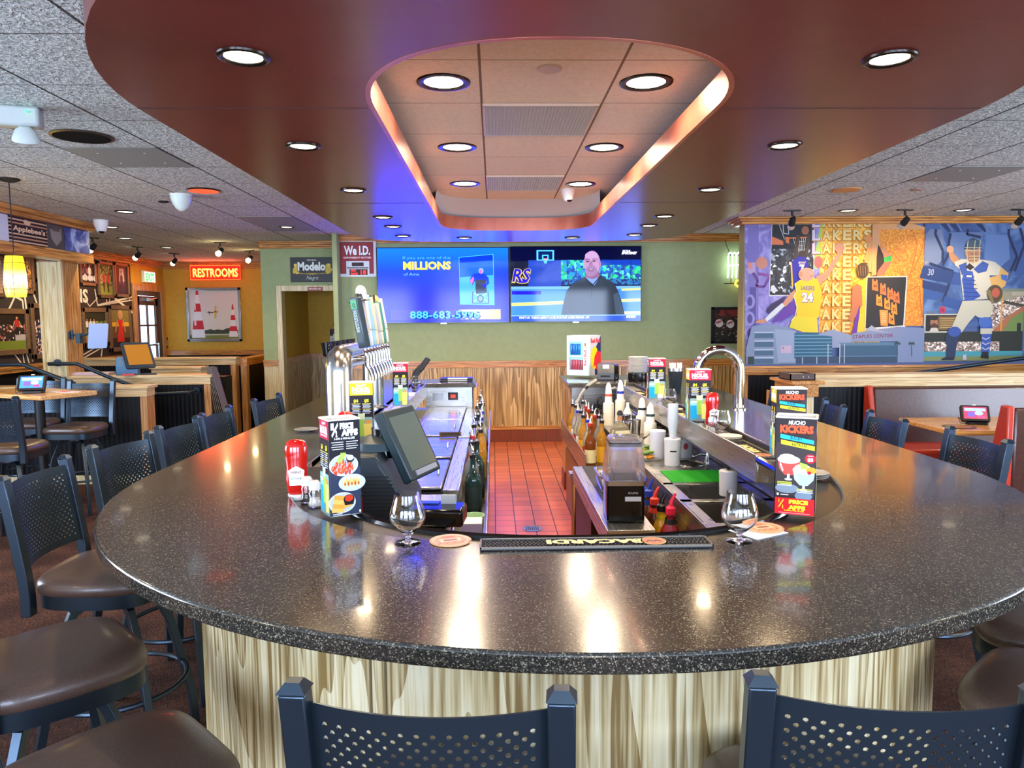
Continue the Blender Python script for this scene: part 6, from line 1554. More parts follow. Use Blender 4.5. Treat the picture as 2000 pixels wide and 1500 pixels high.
def barmat(lab, x, y, z, rz, L, W_, word, cols, badge):
    t = thing('bar_mat', lab, 'bar mat', (x, y, z), rz, 'black rubber bar mats')
    mb = MB(); a, b = L/2, W_/2; mb.box(-a, -b, 0, a, b, .003)
    for q in ((-a,-b,a,-b+.004), (-a,b-.004,a,b), (-a,-b,-a+.004,b), (a-.004,-b,a,b)): mb.box(q[0], q[1], .003, q[2], q[3], .008, 1)
    mb.build('tray', [M_rubber, flat('#6a645a', .5)], t)
    mb = MB(); n = int(L/.0105); r = 6 if W_ > .06 else 5
    for i in range(n):
        for j in range(r):
            cx = -a+.008+i*(L-.016)/(n-1)+(.003 if j % 2 else 0); cy = -b+.009+j*(W_-.018)/(r-1)
            if cx > a-.007: continue
            mb.prism([(cx-.0028, cy), (cx, cy-.0028), (cx+.0028, cy), (cx, cy+.0028)], .003, .007)
    o = mb.build('rubber_nibs', flat('#2c2c2c', .5), t); o['kind'] = 'stuff'
    cv = Canvas((0, 0, .0075), (-1, 0, 0), (0, -1, 0), eps=.0003)
    cv.text(word, cols[2], -W_*.22, W_*.42, cols[0], w=cols[3], bold=.06, align='c'); cv.build('raised_lettering', t)
    if badge:
        cv = Canvas((0, 0, .0075), (-1, 0, 0), (0, -1, 0), eps=.0003); cv.ell(badge, 0, W_*.42, W_*.42, '#c8b068'); cv.ell(badge, 0, W_*.37, W_*.37, '#c87858'); cv.line([(badge-.02, .008), (badge-.01, -.004), (badge, .006), (badge+.01, -.004), (badge+.02, .008)], .004, '#301810'); cv.build('badge', t)
barmat('long black rubber mat with BACARDI lettering at the front of the bar', .255, 1.828, 1.0712, 0, .59, .078, 'BACARDI', ('#ecdf9a', 0, 0, .25), -.15)
for k, (y, L, wd, l) in enumerate(((3.28, .42, 'BACARDI', 'nearest rubber mat on the right stainless rail'), (4.42, .5, 'BACARDI', 'middle rubber mat on the right stainless rail'), (5.78, .36, 'BACARDI', 'farthest rubber mat on the right stainless rail'))):
    barmat('black '+l, 1.168, y, 1.043, PI/2, L, .09, wd, ('#e8d488', 0, 0, L*.45), 0 if k else .16)

# ------------------------------------------------------------------ beer tap tower
t = thing('beer_tap_tower', 'large polished steel pipe beer tower with ten faucets', 'beer tap tower', (-.80, 3.78, 1.0705))
mb = MB(); R_ = .068
pts = [(0, 0, 0), (0, 0, .31)] + [(0, .07-.07*math.cos(a), .31+.07*math.sin(a)) for a in (.4, .8, 1.2, PI/2)] + [(0, 1.0, .38)] + [(0, 1.0+.07*math.sin(a), .31+.07*math.cos(a)) for a in (.4, .8, 1.2, PI/2)] + [(0, 1.07, 0)]
mb.tube(pts, R_, 28); mb.build('pipe_frame', M_satin, t, angle=50)
for yy in (0, 1.07):
    mb = MB(); mb.lathe([(.095, 0), (.095, .01), (.07, .02)], 28, at=(0, yy, 0)); mb.build('base_flange', M_chrome, t)
words = [('INSTITUTION', '#2c3c44', '#a8c0b8', 1), ('VOODOO RANGER', '#b4a890', '#201c1c', 0), ('COORS LIGHT', '#b8c2c8', '#c81c34', 0), ('', '#88b4bc', '#3c5c64', 0), ('', '#c8bc98', '#242424', 0), ('', '#a0a4a8', '#4c4c50', 0), ('', '#c4bea0', '#5c7c40', 0), ('', '#3c8068', '#e8e8e0', 0), ('ULTRA', '#c8c0ba', '#8c2028', 0)]
for k in range(9):
    y = .14+k*.10
    mb = MB(); mb.cyl((.05, y, .37), (.12, y, .375), .013, n=12); mb.cyl((.12, y, .39), (.125, y, .33), .015, .012, n=12); mb.tube([(.12, y, .34), (.14, y, .31), (.15, y, .27), (.15, y, .245)], [.011, .010, .009, .008], 10); mb.cyl((.12, y, .385), (.115, y, .425), .010, .008, n=10); mb.lathe([(.015, 0), (.017, .008), (.012, .014)], 12, at=(.116, y, .402))
    f = mb.build('faucet', M_chrome, t)
    w_, bc, tc, sq = words[k]
    H_ = (.27, .25, .30, .29, .28, .24, .25, .26, .285)[k]
    M_ = Matrix.Translation((.113, y, .43)) @ Matrix.Rotation(-.16, 4, 'Y') @ Matrix.Rotation(-.5, 4, 'Z')
    mb = MB(); mb.T = M_
    if sq: mb.box(-.024, -.024, 0, .024, .024, H_)
    else:
        mb.prism([(-.016, -.009), (.016, -.009), (.016, .009), (-.016, .009)], 0, H_*.3, scale=1.3); mb.prism([(-.022, -.012), (.022, -.012), (.022, .012), (-.022, .012)], H_*.3, H_, scale=(1.0, 1.25, 1.3, 1.1, 1.2, 1, 1.1, 1, 1)[k])
    h = mb.build('tap_handle', flat(bc, .25), f, bevel=.006)
    M3 = M_.to_3x3()
    cv = Canvas(M_ @ Vector((0, -.0255 if sq else -.0165, 0)), M3 @ Vector((1, 0, 0)), M3 @ Vector((0, 0, 1)), eps=.0005)
    if sq: cv.rect(-.02, .21, .02, .255, '#3c9468'); cv.text('Q', 0, .22, .02, '#16282c', w=.018, align='c')
    if k == 1: cv.rect(-.024, .15, .024, .20, '#f0a030')
    if not w_: cv.line([(-.006, H_*.35), (.004, H_*.5), (-.006, H_*.65), (.005, H_*.8)], .006, tc)
    if k == 7: cv.poly([(-.02, .1), (.02, .12), (.02, .24), (-.02, .25)], '#e8e8e0')
    if w_: cv.text(w_, .011, H_*(.32 if sq else .30), .022 if k != 2 else .034, tc, w=H_*(.42 if sq else .58), rot=PI/2, bold=.02 if k != 2 else .05)
    cv.build('lettering', f)
    if k == 1:
        mb = MB(); mb.T = M_; mb.lathe([(.06, H_+.0), (.055, H_+.006), (.022, H_+.01), (.018, H_+.04), (.01, H_+.045)], 20); mb.build('hat_ornament', flat('#1c1d20', .4), f)
    if k == 2:
        mb = MB(); mb.T = M_; mb.lathe([(.028, H_-.01), (.030, H_+.01), (.024, H_+.03), (.01, H_+.042), (.001, H_+.044)], 20, cap1=False); mb.build('cream_knob', flat('#ece4cc', .3), f)
    if k == 5:
        mb = MB(); mb.T = M_
        for a in range(7): mb.tube([(0, 0, H_), (.02*math.cos(a), .02*math.sin(a), H_+.03), (.035*math.cos(a+.5), .03*math.sin(a), H_+.055)], [.008, .007, .003], 6)
        mb.build('antler_ornament', flat('#4c3c30', .5), f)
    if k == 7:
        mb = MB(); mb.T = M_; mb.lathe([(.0, H_), (.018, H_+.01), (.014, H_+.03), (.001, H_+.045)], 12, cap0=False, cap1=False); mb.build('lime_ornament', flat('#ecdc60', .4), f)
for k in range(6):
    mb = MB(); y = .12+k*.14; mb.cyl((-.085, y, .40), (-.09, y, .46), .019, .025, n=14); mb.cyl((-.06, y, .38), (-.10, y, .40), .012, n=8); mb.build('rear_tap_knob', M_blackgloss, t)
mb = MB(); mb.lathe([(.06, 0), (.065, .12), (.062, .13)], 24, at=(.06, .75, .03)); 

# stainless handrail arch on the right counter
t = thing('steel_arch_rail', 'tall polished stainless pipe arch on the right counter', 'arch rail', (1.41, 4.55, 1.0705))
mb = MB(); r = .135; mb.tube([(-r, 0, 0), (-r, 0, .24)] + [(-r*math.cos(a), 0, .24+r*math.sin(a)) for a in [PI*k/14 for k in range(1, 14)]] + [(r, 0, .24), (r, 0, 0)], .030, 24); mb.build('bent_pipe', M_chrome, t, angle=50)
for q in (-r, r):
    mb = MB(); mb.lathe([(.045, 0), (.045, .006), (.032, .012)], 24, at=(q, 0, 0)); mb.build('flange', M_chrome, t)

# drinks fridge, receipt printer, plates, straws at the far right end
t = thing('drinks_fridge', 'small white glass-door energy drink fridge with a red and yellow side', 'mini fridge', (.885, 7.22, 1.0705), -.60)
mb = MB(); mb.box(-.12, -.10, .02, .12, .14, .41); mb.build('cabinet', flat('#d8dcdc', .4), t, bevel=.005)
mb = MB()
for q in ((-.12,-.125,.02,-.09,.41), (.06,-.125,.02,.12,.41), (-.09,-.125,.35,.06,.41), (-.09,-.125,.02,.06,.07), (-.09,-.122,.20,.06,.215)): mb.box(q[0], q[1], q[2], q[3], -.10, q[4])
dr = mb.build('door', flat('#c4ecf4', .3, emit=.12), t, bevel=.003)
mb = MB(); mb.box(-.09, -.1005, .07, .06, -.0995, .35); mb.build('lit_interior', flat('#a8e4ee', .4, emit=.7), t)
mb = MB(); mb.box(-.09, -.121, .07, .06, -.119, .35); mb.build('door_glass', M_pane, dr)
cv = Canvas((.078, -.1255, .12), (0, 0, 1), (-1, 0, 0), eps=.0004); cv.text('Red Bull', 0, -.02, .03, '#d83444', w=.15, bold=.03); cv.ell(.19, -.008, .018, .011, '#e8b040'); cv.ell(.205, -.006, .016, .008, '#d04030'); cv.build('door_lettering', dr)
cv = Canvas((.1205, -.09, .02), (0, 1, 0), (0, 0, 1), eps=.0005); cv.rect(0, 0, .23, .39, '#b8bcc0'); cv.poly([(.10, 0), (.23, 0), (.23, .39), (.10, .25)], '#1c2458'); cv.ell(.09, .17, .085, .11, '#f4c818'); cv.poly([(.23, .22), (.15, .24), (.09, .18), (.07, .08), (.11, .10), (.13, .05), (.17, .07), (.19, .02), (.23, .06)], '#d4202c'); cv.text('Red Bull', .01, .32, .04, '#d83444', w=.2, bold=.05); cv.build('side_print', t)
for k, (x, z, c) in enumerate([(-.07+.028*i, .22, '#2a78c8') for i in range(4)] + [(-.07+.028*i, .075, '#d05060') for i in range(5)]):
    mb = MB(); mb.lathe([(.010, 0), (.012, .004), (.012, .10 if z > .1 else .09), (.009, .11 if z > .1 else .10)], 14)
    c_ = mb.build('drink_can', flat(c, .25, .4), None); c_.location = Matrix.Translation((.885, 7.22, 1.0705)) @ Matrix.Rotation(-.6, 4, 'Z') @ Vector((x, -.112, z)); tag(c_, ('blue can on the upper shelf of the small fridge' if z > .1 else 'red can on the lower shelf of the small fridge'), 'can', 'blue cans in the fridge' if z > .1 else 'red cans in the fridge')
t = thing('receipt_printer', 'dark grey receipt printer beside the small fridge', 'printer', (1.06, 6.90, 1.0705), -.15)
mb = MB(); mb.T = Matrix(((0,0,1,0),(1,0,0,0),(0,1,0,0),(0,0,0,1))); mb.prism([(-.12, 0), (-.12, .07), (-.06, .13), (.04, .15), (.12, .12), (.12, 0)], -.08, .08); mb.build('case', flat('#4c4f54', .4), t, bevel=.008)
mb = MB(); mb.T = Matrix(((0,0,1,0),(1,0,0,0),(0,1,0,0),(0,0,0,1))); mb.prism([(-.11, 0), (-.11, .06), (-.05, .12), (.04, .14), (.11, .11), (.11, 0)], .08, .12); mb.build('side_cover', M_blackgloss, t, bevel=.01)
mb = MB(); mb.box(-.05, -.124, .03, .04, -.118, .045); mb.build('paper_slot', M_blackmat, t)
mb = MB(); mb.box(-.03, -.085, .10, .03, -.06, .14); mb.build('receipt', M_white, t)
mb = MB(); mb.lathe([(.085, 0), (.09, .02), (.088, .075)], 32)
solo('plate_caddy', mb, M_blackgloss, 'round black caddy under the stack of small plates', 'caddy', (1.32, 6.67, 1.0705))
pl_ = MB(); pl_.lathe([(.05, 0), (.055, .002), (.088, .010), (.09, .0125), (.052, .005), (.001, .0045)], 32, cap1=False)
p0 = None
for k in range(13):
    if p0 is None: p0 = solo('side_plate', pl_, flat('#ece6d4', .3), 'x', 'plate', (1.32, 6.67, 1.147)); o = p0
    else: o = dup(p0, (1.32, 6.67, 1.147+k*.0112))
    o['label'] = 'cream side plate in the tall stack on the black caddy at the far right'; o['group'] = 'stacked cream side plates'
t = thing('straw_tumbler', 'dark clear tumbler full of white drinking straws', 'tumbler', (1.39, 5.57, 1.0705))
mb = MB(); mb.lathe([(.042, 0), (.044, .004), (.058, .19), (.0555, .19), (.042, .006), (.001, .005)], 28, cap1=False); mb.build('tumbler', flat('#4a545c', .05, trans=.7, ior=1.3), t)
mb = MB(); mb.lathe([(.057, .17), (.0595, .17), (.0595, .192), (.0555, .192)], 28, cap0=False, cap1=False); mb.build('rim', M_satin, t)
rn = random.Random(3)
s0 = None
for k in range(34):
    a = rn.random()*2*PI; r = .048*math.sqrt(rn.random()); 
    if s0 is None:
        mb = MB(); mb.tube([(0, 0, 0), (0, 0, .215)], .003, 6); s0 = mb.build('drinking_straw', M_white); o = s0
    else: o = s0.copy(); COL.objects.link(o)
    o.location = (1.39+r*math.cos(a)*.8, 5.57+r*math.sin(a)*.8, 1.078+rn.random()*.012); o.rotation_euler = (-.05*math.sin(a), .05*math.cos(a), 0)
    tag(o, 'white drinking straw standing in the dark tumbler on the right counter', 'straw', 'drinking straws in the tumbler')
for k, x in enumerate((1.11, 1.155)):
    mb = MB(); mb.lathe([(.016, 0), (.014, .01), (.008, .02), (.008, .045), (.016, .05), (.016, .058)], 14)
    solo('brass_valve', mb, flat('#c8b480', .25, .8), 'small brass valve knob right of the receipt printer, the '+('left' if k == 0 else 'right')+' one', 'valve', (x, 6.42, 1.043), group='brass valve knobs')

# black check presenters and card terminal on the far left end
for k, (dx, rz, l) in enumerate(((0, .1, 'lower black check presenter on the far left end of the bar'), (.01, .0, 'upper black check presenter with white slips on the far left end of the bar'))):
    t = thing('check_presenter', l, 'check presenter', (-.36+dx, 6.88, 1.0705+k*.015), rz, 'black check presenters')
    mb = MB(); mb.box(-.15, -.09, 0, .15, .09, .014); mb.build('cover', M_black, t, bevel=.003)
    mb = MB(); mb.box(-.08, -.092, .005, .10, -.05, .0148 if k else .010); mb.build('paper_slip', M_white, t)
t = thing('card_terminal', 'black curved card terminal on its stand beside the far left snifter', 'card terminal', (-.70, 6.45, 1.044), .3)
mb = MB(); mb.tube([(0, 0, 0), (0, 0, .09), (.02, 0, .14), (.07, 0, .19)], 0, rect=(.05, .07), up=(0, 1, 0)); mb.build('stand', M_black, t, bevel=.006)
mb = MB(); mb.T = Matrix.Translation((.07, 0, .19)) @ Matrix.Rotation(-.9, 4, 'Y'); mb.box(-.05, -.04, -.02, .09, .04, .02); mb.build('keypad_unit', M_black, t, bevel=.01)
mb = MB(); mb.box(-.09, -.05, 0, .09, .05, .003); solo('receipt_slip', mb, M_white, 'white slip of paper on the granite behind the taps', 'paper', (-.90, 5.3, 1.0705), .1)
# ------------------------------------------------------------------ equipment inside the bar, left
M_lid = mat_steel('cooler_lid_steel', '#b4b2b8', .24, 'x')
def cooler(lab, y0, y1, lids, ztop=.85):
    t = thing('bottle_cooler', lab, 'bottle cooler', (-.49, (y0+y1)/2, 0), 0, 'bottle coolers inside the left bar')
    h = (y1-y0)/2
    mb = MB(); mb.box(-.31, -h, .05, .31, h, ztop-.03); mb.build('cabinet', M_steel, t, bevel=.004)
    mb = MB(); mb.box(-.32, -h, ztop-.03, -.05, h, ztop); mb.box(.24, -h, ztop-.03, .32, h, ztop-.008); mb.build('top_frame', M_steel, t, bevel=.003)
    mb = MB(); mb.box(-.05, -h+.01, ztop-.035, .24, h-.01, ztop-.02); mb.build('dark_well', M_blackmat, t)
    for a, b in lids:
        cy = (a+b)/2-(y0+y1)/2; q = (b-a)/2
        mb = MB(); mb.box(-.06, cy-q+.012, ztop-.012, .235, cy+q-.012, ztop+.004); l = mb.build('sliding_lid', M_lid, t, bevel=.006)
        mb = MB(); mb.box(-.30, cy-q+.03, ztop, -.09, cy+q-.03, ztop+.003); mb.build('hinged_lid', M_lid, t, bevel=.002)
        mb = MB(); mb.tube([(.195, cy-.03, ztop+.004), (.195, cy-.03, ztop+.02), (.195, cy+.03, ztop+.02), (.195, cy+.03, ztop+.004)], .006, 8); mb.build('lid_handle', M_chrome, l)
    return t
cooler('farther stainless bottle cooler with two purple-lit lids', 4.98, 6.62, [(4.98, 5.80), (5.80, 6.62)])
cooler('nearer stainless bottle cooler with two blue-lit lids', 3.42, 4.92, [(3.42, 4.13), (4.19, 4.92)])
mb = MB(); mb.box(-.075, 0, 0, .075, .004, .03); mb.box(-.065, -.002, .006, .065, 0, .024, 1)
solo('rating_plate', mb, [flat('#6a4c30', .4), flat('#2c2018', .4)], 'small brown rating plate on the cooler end', 'plate', (-.30, 4.905, .86))
# cabinet with the card swiper at the near end of the coolers
t = thing('steel_cabinet', 'low stainless cabinet with a dark front left of the aisle', 'cabinet', (-.30, 2.98, 0))
mb = MB(); mb.box(-.32, -.34, .05, .11, .36, .84); mb.build('body', M_steel, t, bevel=.004)
mb = MB(); mb.box(-.30, -.345, .1, .09, -.34, .81); mb.build('dark_front', M_blackmat, t)
mb = MB(); mb.box(.11, -.25, .3, .115, .3, .78); mb.build('side_panel', flat('#8a5a3c', .3, .8), t)
t = thing('slip_printer', 'small black slip printer on the low cabinet', 'printer', (-.22, 2.86, .841), -.1)
mb = MB(); mb.box(-.10, -.07, 0, .10, .07, .07); mb.build('case', M_blackgloss, t, bevel=.012)
mb = MB(); mb.box(-.09, .02, .07, -.01, .06, .075); mb.build('blue_window', flat('#2848b0', .2), t)
mb = MB(); mb.T = Matrix.Rotation(.3, 4, 'X'); mb.box(.0, .05, .05, .06, .052, .10); mb.build('paper_slip', M_white, t)
mb = MB(); mb.box(-.04, -.03, 0, .04, .03, .02); solo('card_swiper', mb, M_black, 'small black card swiper behind the slip printer', 'card reader', (-.23, 3.12, .841), .6, bevel=.005)
# point of sale terminal
t = thing('point_of_sale_terminal', 'large dark touch terminal tilted on its stand inside the bar', 'terminal', (-.46, 3.02, .70), 0)
mb = MB(); mb.T = Matrix(((1,0,0,0),(0,0,-1,.22),(0,1,0,0),(0,0,0,1))); mb.prism([(-.13, .142), (-.13, .42), (.0, .42), (.02, .38), (.10, .26), (.13, .20), (.13, .142)], -.0, .42); mb.build('printer_base', flat('#1c2a32', .38), t, bevel=.012)
mb = MB()
for k in range(13): mb.box(-.12+k*.002, -.203, .155+k*.015, .12-k*.006, -.199, .161+k*.015)
mb.build('vent_slots', M_black, t)
mb = MB(); mb.lathe([(.06, .38), (.05, .43), (.055, .50)], 20, at=(-.0, .02, 0)); mb.build('neck', M_blackgloss, t)
mb = MB(); mb.lathe([(.0, 0), (.11, .0), (.10, .03), (.05, .05)], 24, at=(-.02, .0, .42), cap0=False); mb.build('hinge_hood', flat('#20343c', .35), t)
# screen faces up and to the right: local x runs down the slope, local y runs back along the bar
R = Matrix.Translation((.115, .02, .465)) @ Matrix.Rotation(math.radians(-14), 4, 'Z') @ Matrix.Rotation(math.radians(57), 4, 'Y')
R = Matrix.Translation((.115, .0, .445)) @ Matrix.Rotation(math.radians(-20), 4, 'Z') @ Matrix.Rotation(math.radians(64), 4, 'Y')
mb = MB(); mb.T = R; mb.prism(rrect(-.155, -.13, .155, .15, .015, 4), -.045, 0); s_ = mb.build('screen_housing', flat('#22343a', .35), t, bevel=.008)
mb = MB(); mb.T = R; mb.box(-.12, -.10, .0, .115, .13, .002); mb.build('screen', flat('#55625c', .06, spec=.8), s_)
mb = MB(); mb.T = R; mb.box(.118, -.08, .0, .14, .11, .006); mb.build('card_slot', flat('#8890a0', .2), s_)
mb = MB(); mb.box(-.07, -.05, 0, .07, .05, .09); solo('cash_box', mb, flat('#b8a8a8', .4), 'pale grey box behind the left menu tower beside the terminal', 'box', (-.66, 3.38, .8535), .2, bevel=.006)
# paper notes on the cooler
mb = MB(); mb.box(-.05, -.12, 0, .05, .12, .004); mb.box(-.045, -.12, .004, .055, .10, .007, 1)
solo('order_slips', mb, [flat('#e8dcc0', .6), M_white], 'cream paper slips lying on the rail before the far cooler', 'paper', (-.688, 5.9, 1.0435), .02)

# ------------------------------------------------------------------ bottles
def bottle_proto(name, prof, mat, cap, label, lab_z, cr=None, pour=True):
    t = thing(name, 'x', 'bottle')
    mb = MB(); mb.lathe(prof, 20, cap1=True); mb.build('glass', mat, t, angle=60)
    r = max(p[0] for p in prof)+.0006
    mb = MB(); mb.lathe([(r, lab_z[0]), (r, lab_z[1])], 20, cap0=False, cap1=False); mb.build('label', flat(label, .5), t)
    top = prof[-1][1]
    mb = MB(); mb.lathe([(.016, 0), (.016, .018), (.010, .022)], 12, at=(0, 0, top)); mb.build('cap', flat(cap, .3), t)
    if pour:
        mb = MB(); mb.lathe([(.009, .02), (.008, .03)], 10, at=(0, 0, top)); mb.tube([(0, 0, top+.03), (.0, 0, top+.05), (.012, 0, top+.072)], [.005, .0045, .003], 8); mb.build('pour_spout', M_chrome if pour == 1 else M_white, t)
    return t
def bprof(r, hb, hn, rn=.014): return [(r*.94, 0), (r, .006), (r, hb), (r*.85, hb+.02), (rn*1.5, hb+.045), (rn, hb+.06), (rn, hb+hn)]
G1 = flat('#17302c', .06, coat=.5); G2 = flat('#e0e8e8', .04, trans=.85, ior=1.35); G3 = flat('#8c4a18', .06, trans=.4, ior=1.35); G4 = flat('#c89030', .08, trans=.4, ior=1.35); G5 = flat('#f0e8d8', .25)
PR = [bottle_proto('liquor_bottle', bprof(.043, .19, .11), G1, '#101010', '#1c2c2a', (.05, .16), pour=1),
      bottle_proto('liquor_bottle', bprof(.038, .20, .12), G2, '#141414', '#e8e8ec', (.05, .15), pour=1),
      bottle_proto('liquor_bottle', bprof(.038, .19, .11), G3, '#b02018', '#e8d8a0', (.05, .14), pour=2),
      bottle_proto('liquor_bottle', bprof(.036, .20, .11), G4, '#141414', '#e0a820', (.04, .15), pour=1),
      bottle_proto('liquor_bottle', bprof(.036, .18, .12), G2, '#2030a0', '#c83030', (.05, .13), pour=2)]
desc = ['dark green', 'clear', 'brown red-capped', 'amber yellow-labelled', 'clear blue-capped']
used = set()
def put(k, x, y, z, lab, grp, rz=0):
    if k in used: o = dup(PR[k])
    else: o = PR[k]; used.add(k)
    o.location = (x, y, z); o.rotation_euler = (0, 0, rz); o['label'] = lab; o['group'] = grp
rn = random.Random(11)
ordl = ['first', 'second', 'third', 'fourth', 'fifth', 'sixth', 'seventh', 'eighth', 'ninth', 'tenth', 'eleventh', 'twelfth', 'thirteenth', 'fourteenth', 'fifteenth', 'sixteenth']
seqL = [(0, -.11, 3.62), (1, -.125, 3.88), (0, -.10, 4.02), (2, -.13, 4.2), (3, -.085, 4.38), (1, -.128, 4.52), (3, -.09, 4.66), (1, -.128, 4.84), (4, -.09, 4.99), (0, -.115, 5.15), (4, -.09, 5.32), (1, -.128, 5.48), (1, -.09, 5.66), (0, -.115, 5.82), (4, -.10, 6.0), (1, -.12, 6.2)]
for i, (k, x, y) in enumerate(seqL): put(k, x, y, .655, '%s liquor bottle, the %s from the front in the left speed rail' % (desc[k], ordl[i]), 'bottles in the left speed rail', rn.random()*6)
t = thing('speed_rail', 'long stainless speed rail with bottles along the left of the aisle', 'speed rail', (-.11, 4.8, 0))
mb = MB(); mb.box(-.068, -1.9, .64, .072, 1.80, .65); mb.box(-.068, -1.9, .64, -.064, 1.80, .78)
mb.build('tray', M_steel, t)
mb = MB(); mb.box(.068, -1.9, .64, .074, -.6, .745); mb.box(.066, -.58, .64, .076, 1.80, .82); mb.box(.068, -1.9, .56, .072, -.6, .64); mb.build('front_plate', M_steel, t, bevel=.002)
mb = MB(); mb.box(-.06, -1.9, 0, .06, -1.86, .64); mb.box(-.06, 1.75, 0, .06, 1.79, .64); mb.box(-.06, -1.86, .05, .05, 1.75, .60); mb.build('support', M_steeln, t)
mb = MB(); mb.lathe([(.04, 0), (.05, .09), (.047, .09), (.038, .004)], 20, cap1=False); solo('green_cup', mb, flat('#b8d8b0', .4), 'pale green cup at the near end of the left speed rail', 'cup', (-.10, 3.33, .655))
mb = MB(); mb.box(-.05, -.05, 0, .04, .05, .10); mb.box(-.05, -.05, .10, .04, .05, .104, 1); solo('napkin_caddy', mb, [flat('#b0a0c8', .4), M_white], 'lilac box at the near end of the left speed rail', 'box', (-.10, 3.20, .651), bevel=.003)

# ------------------------------------------------------------------ equipment inside the bar, right
t = thing('bar_sink_counter', 'stainless underbar counter with two sink basins and a drainboard', 'bar sink', (1.08, 4.5, 0))
mb = MB()
o_ = (-.22, -1.75, .213, 1.9)
# top sheet around the openings (basins y -1.50..-1.15 and -1.12..-.84, drainboard -.83..-.52)
for q in ((-.22, -1.75, .213, -1.55), (-.22, -1.20, .213, -1.15), (-.22, -.84, .213, -.80), (-.22, -.50, .213, 1.9), (-.22, -1.55, -.165, -.5), (.17, -1.55, .213, -.5)): mb.box(q[0], q[1], .785, q[2], q[3], .80)
mb.build('worktop', M_steeln, t, bevel=.002)
mb = MB(); mb.box(-.225, -1.75, .55, -.215, 1.9, .80); mb.box(-.215, -1.75, .72, -.20, 1.9, .785); mb.build('front_apron', M_steel, t)
for y0, y1, dp in ((-1.55, -1.20, .60), (-1.15, -.84, .66), (-.80, -.50, .77)):
    mb = MB(); mb.box(-.165, y0, dp-.01, .17, y1, dp); mb.box(-.165, y0, dp, -.16, y1, .79); mb.box(.165, y0, dp, .17, y1, .79); mb.box(-.165, y0, dp, .17, y0+.005, .79); mb.box(-.165, y1-.005, dp, .17, y1, .79); mb.build('basin', M_steeln, t)
mb = MB()
for i in range(12):
    for j in range(2): mb.lathe([(.006, 0), (.006, .001)], 8, at=(-.12+i*.024, -1.0+j*.06, .70))
mb.box(-.16, -1.12, .692, .165, -.86, .70, 1); mb.build('perforated_strainer', [M_black, M_steeln], t)
mb = MB(); mb.tube([(.05+.085*math.cos(a), -.33+.085*math.sin(a), .803) for a in [2*PI*k/28 for k in range(28)]], .006, 8, closed=True); mb.build('waste_ring', M_chrome, t)
mb = MB(); mb.lathe([(.078, .801), (.001, .8005)], 24, at=(.05, -.33, 0), cap0=False, cap1=False); mb.build('waste_hole', M_black, t)
mb = MB(); mb.box(-.2, -1.7, .1, .21, 1.85, .56); mb.build('cabinet_below', flat('#3c2c24', .5, .3), t)
mb = MB(); mb.box(-.16, -.145, 0, .165, .145, .006)
for k in range(26): mb.box(-.16, -.143+k*.0113, .006, .165, -.139+k*.0113, .011)
for k in range(16): mb.box(-.158+k*.021, -.145, .006, -.154+k*.021, .145, .010)
solo('green_bar_mat', mb, flat('#2fae2c', .5), 'bright green plastic mesh mat on the drainboard', 'mat', (1.08, 3.85, .7905))
def tap(lab, x, y, z):
    t = thing('sink_tap', lab, 'tap', (x, y, z), 0, 'small chrome taps'); mb = MB(); mb.lathe([(.018, 0), (.018, .01), (.011, .02), (.011, .09), (.015, .095), (.015, .115)], 16); mb.tube([(0, 0, .05), (-.05, -.01, .06), (-.085, -.015, .045)], .009, 10); mb.build('spout', M_chrome, t)
    mb = MB(); mb.tube([(0, 0, .12), (-.03, 0, .13), (-.05, .01, .125)], .005, 8); mb.build('lever', M_chrome, t)
tap('small chrome tap beside the round waste hole on the right', 1.235, 4.18, .8005)
t = thing('sink_tap', 'chrome gooseneck tap with red button behind the right menu tower', 'tap', (1.255, 2.90, .8005), 0, 'small chrome taps')
mb = MB(); mb.lathe([(.02, 0), (.02, .04), (.014, .05)], 16); mb.tube([(0, 0, .04), (0, 0, .13), (-.03, 0, .16), (-.07, 0, .15), (-.08, 0, .12)], .011, 10); mb.build('spout', M_chrome, t)
mb = MB(); mb.cyl((-.02, -.03, .03), (-.03, -.05, .05), .008, n=10); mb.build('red_button', flat('#c02020', .3), t)
# containers and cups
M_frost = flat('#e8eaf0', .35, trans=.25, ior=1.2)
def tub(lab, x, y, r, h, z=.8005, mat=None, mark=None, lid=True):
    t = thing('plastic_container', lab, 'container', (x, y, z), 0, 'white plastic containers on the right underbar')
    mb = MB(); mb.lathe([(r*.93, 0), (r*.95, .004), (r, h), (r*.96, h), (r*.9, .006), (.001, .005)], 26, cap1=False); mb.build('tub', mat or M_frost, t)
    if lid: mb = MB(); mb.lathe([(r*1.03, h-.012), (r*1.03, h+.003), (r*.9, h+.006)], 26); mb.build('lid', M_frost if mat is None else mat, t)
    if mark: mb = MB(); mb.lathe([(r*.985, h*.55), (r*.99, h*.6)], 12, ang=.8, cap0=False, cap1=False); mb.T = Matrix(); q = mb.build('label_strip', M_black, t); q.rotation_euler = (0, 0, -2.1)
    return t
tub('white quart container with a black knob lid beside the sink', 1.115, 3.42, .043, .115)
mb = MB(); mb.lathe([(.008, 0), (.008, .012)], 10); solo('black_knob', mb, M_black, 'black knob on the container beside the sink', 'knob', (1.115, 3.42, .922))
tub('front white container with a black label strip', 1.025, 4.15, .047, .15, mark=1)
tub('white container behind the one with the black label strip', .985, 4.36, .048, .165)
tub('large clear measuring bucket with black printed marks', 1.145, 4.40, .066, .148, mat=flat('#dfe6ec', .15, trans=.6, ior=1.2), lid=False)
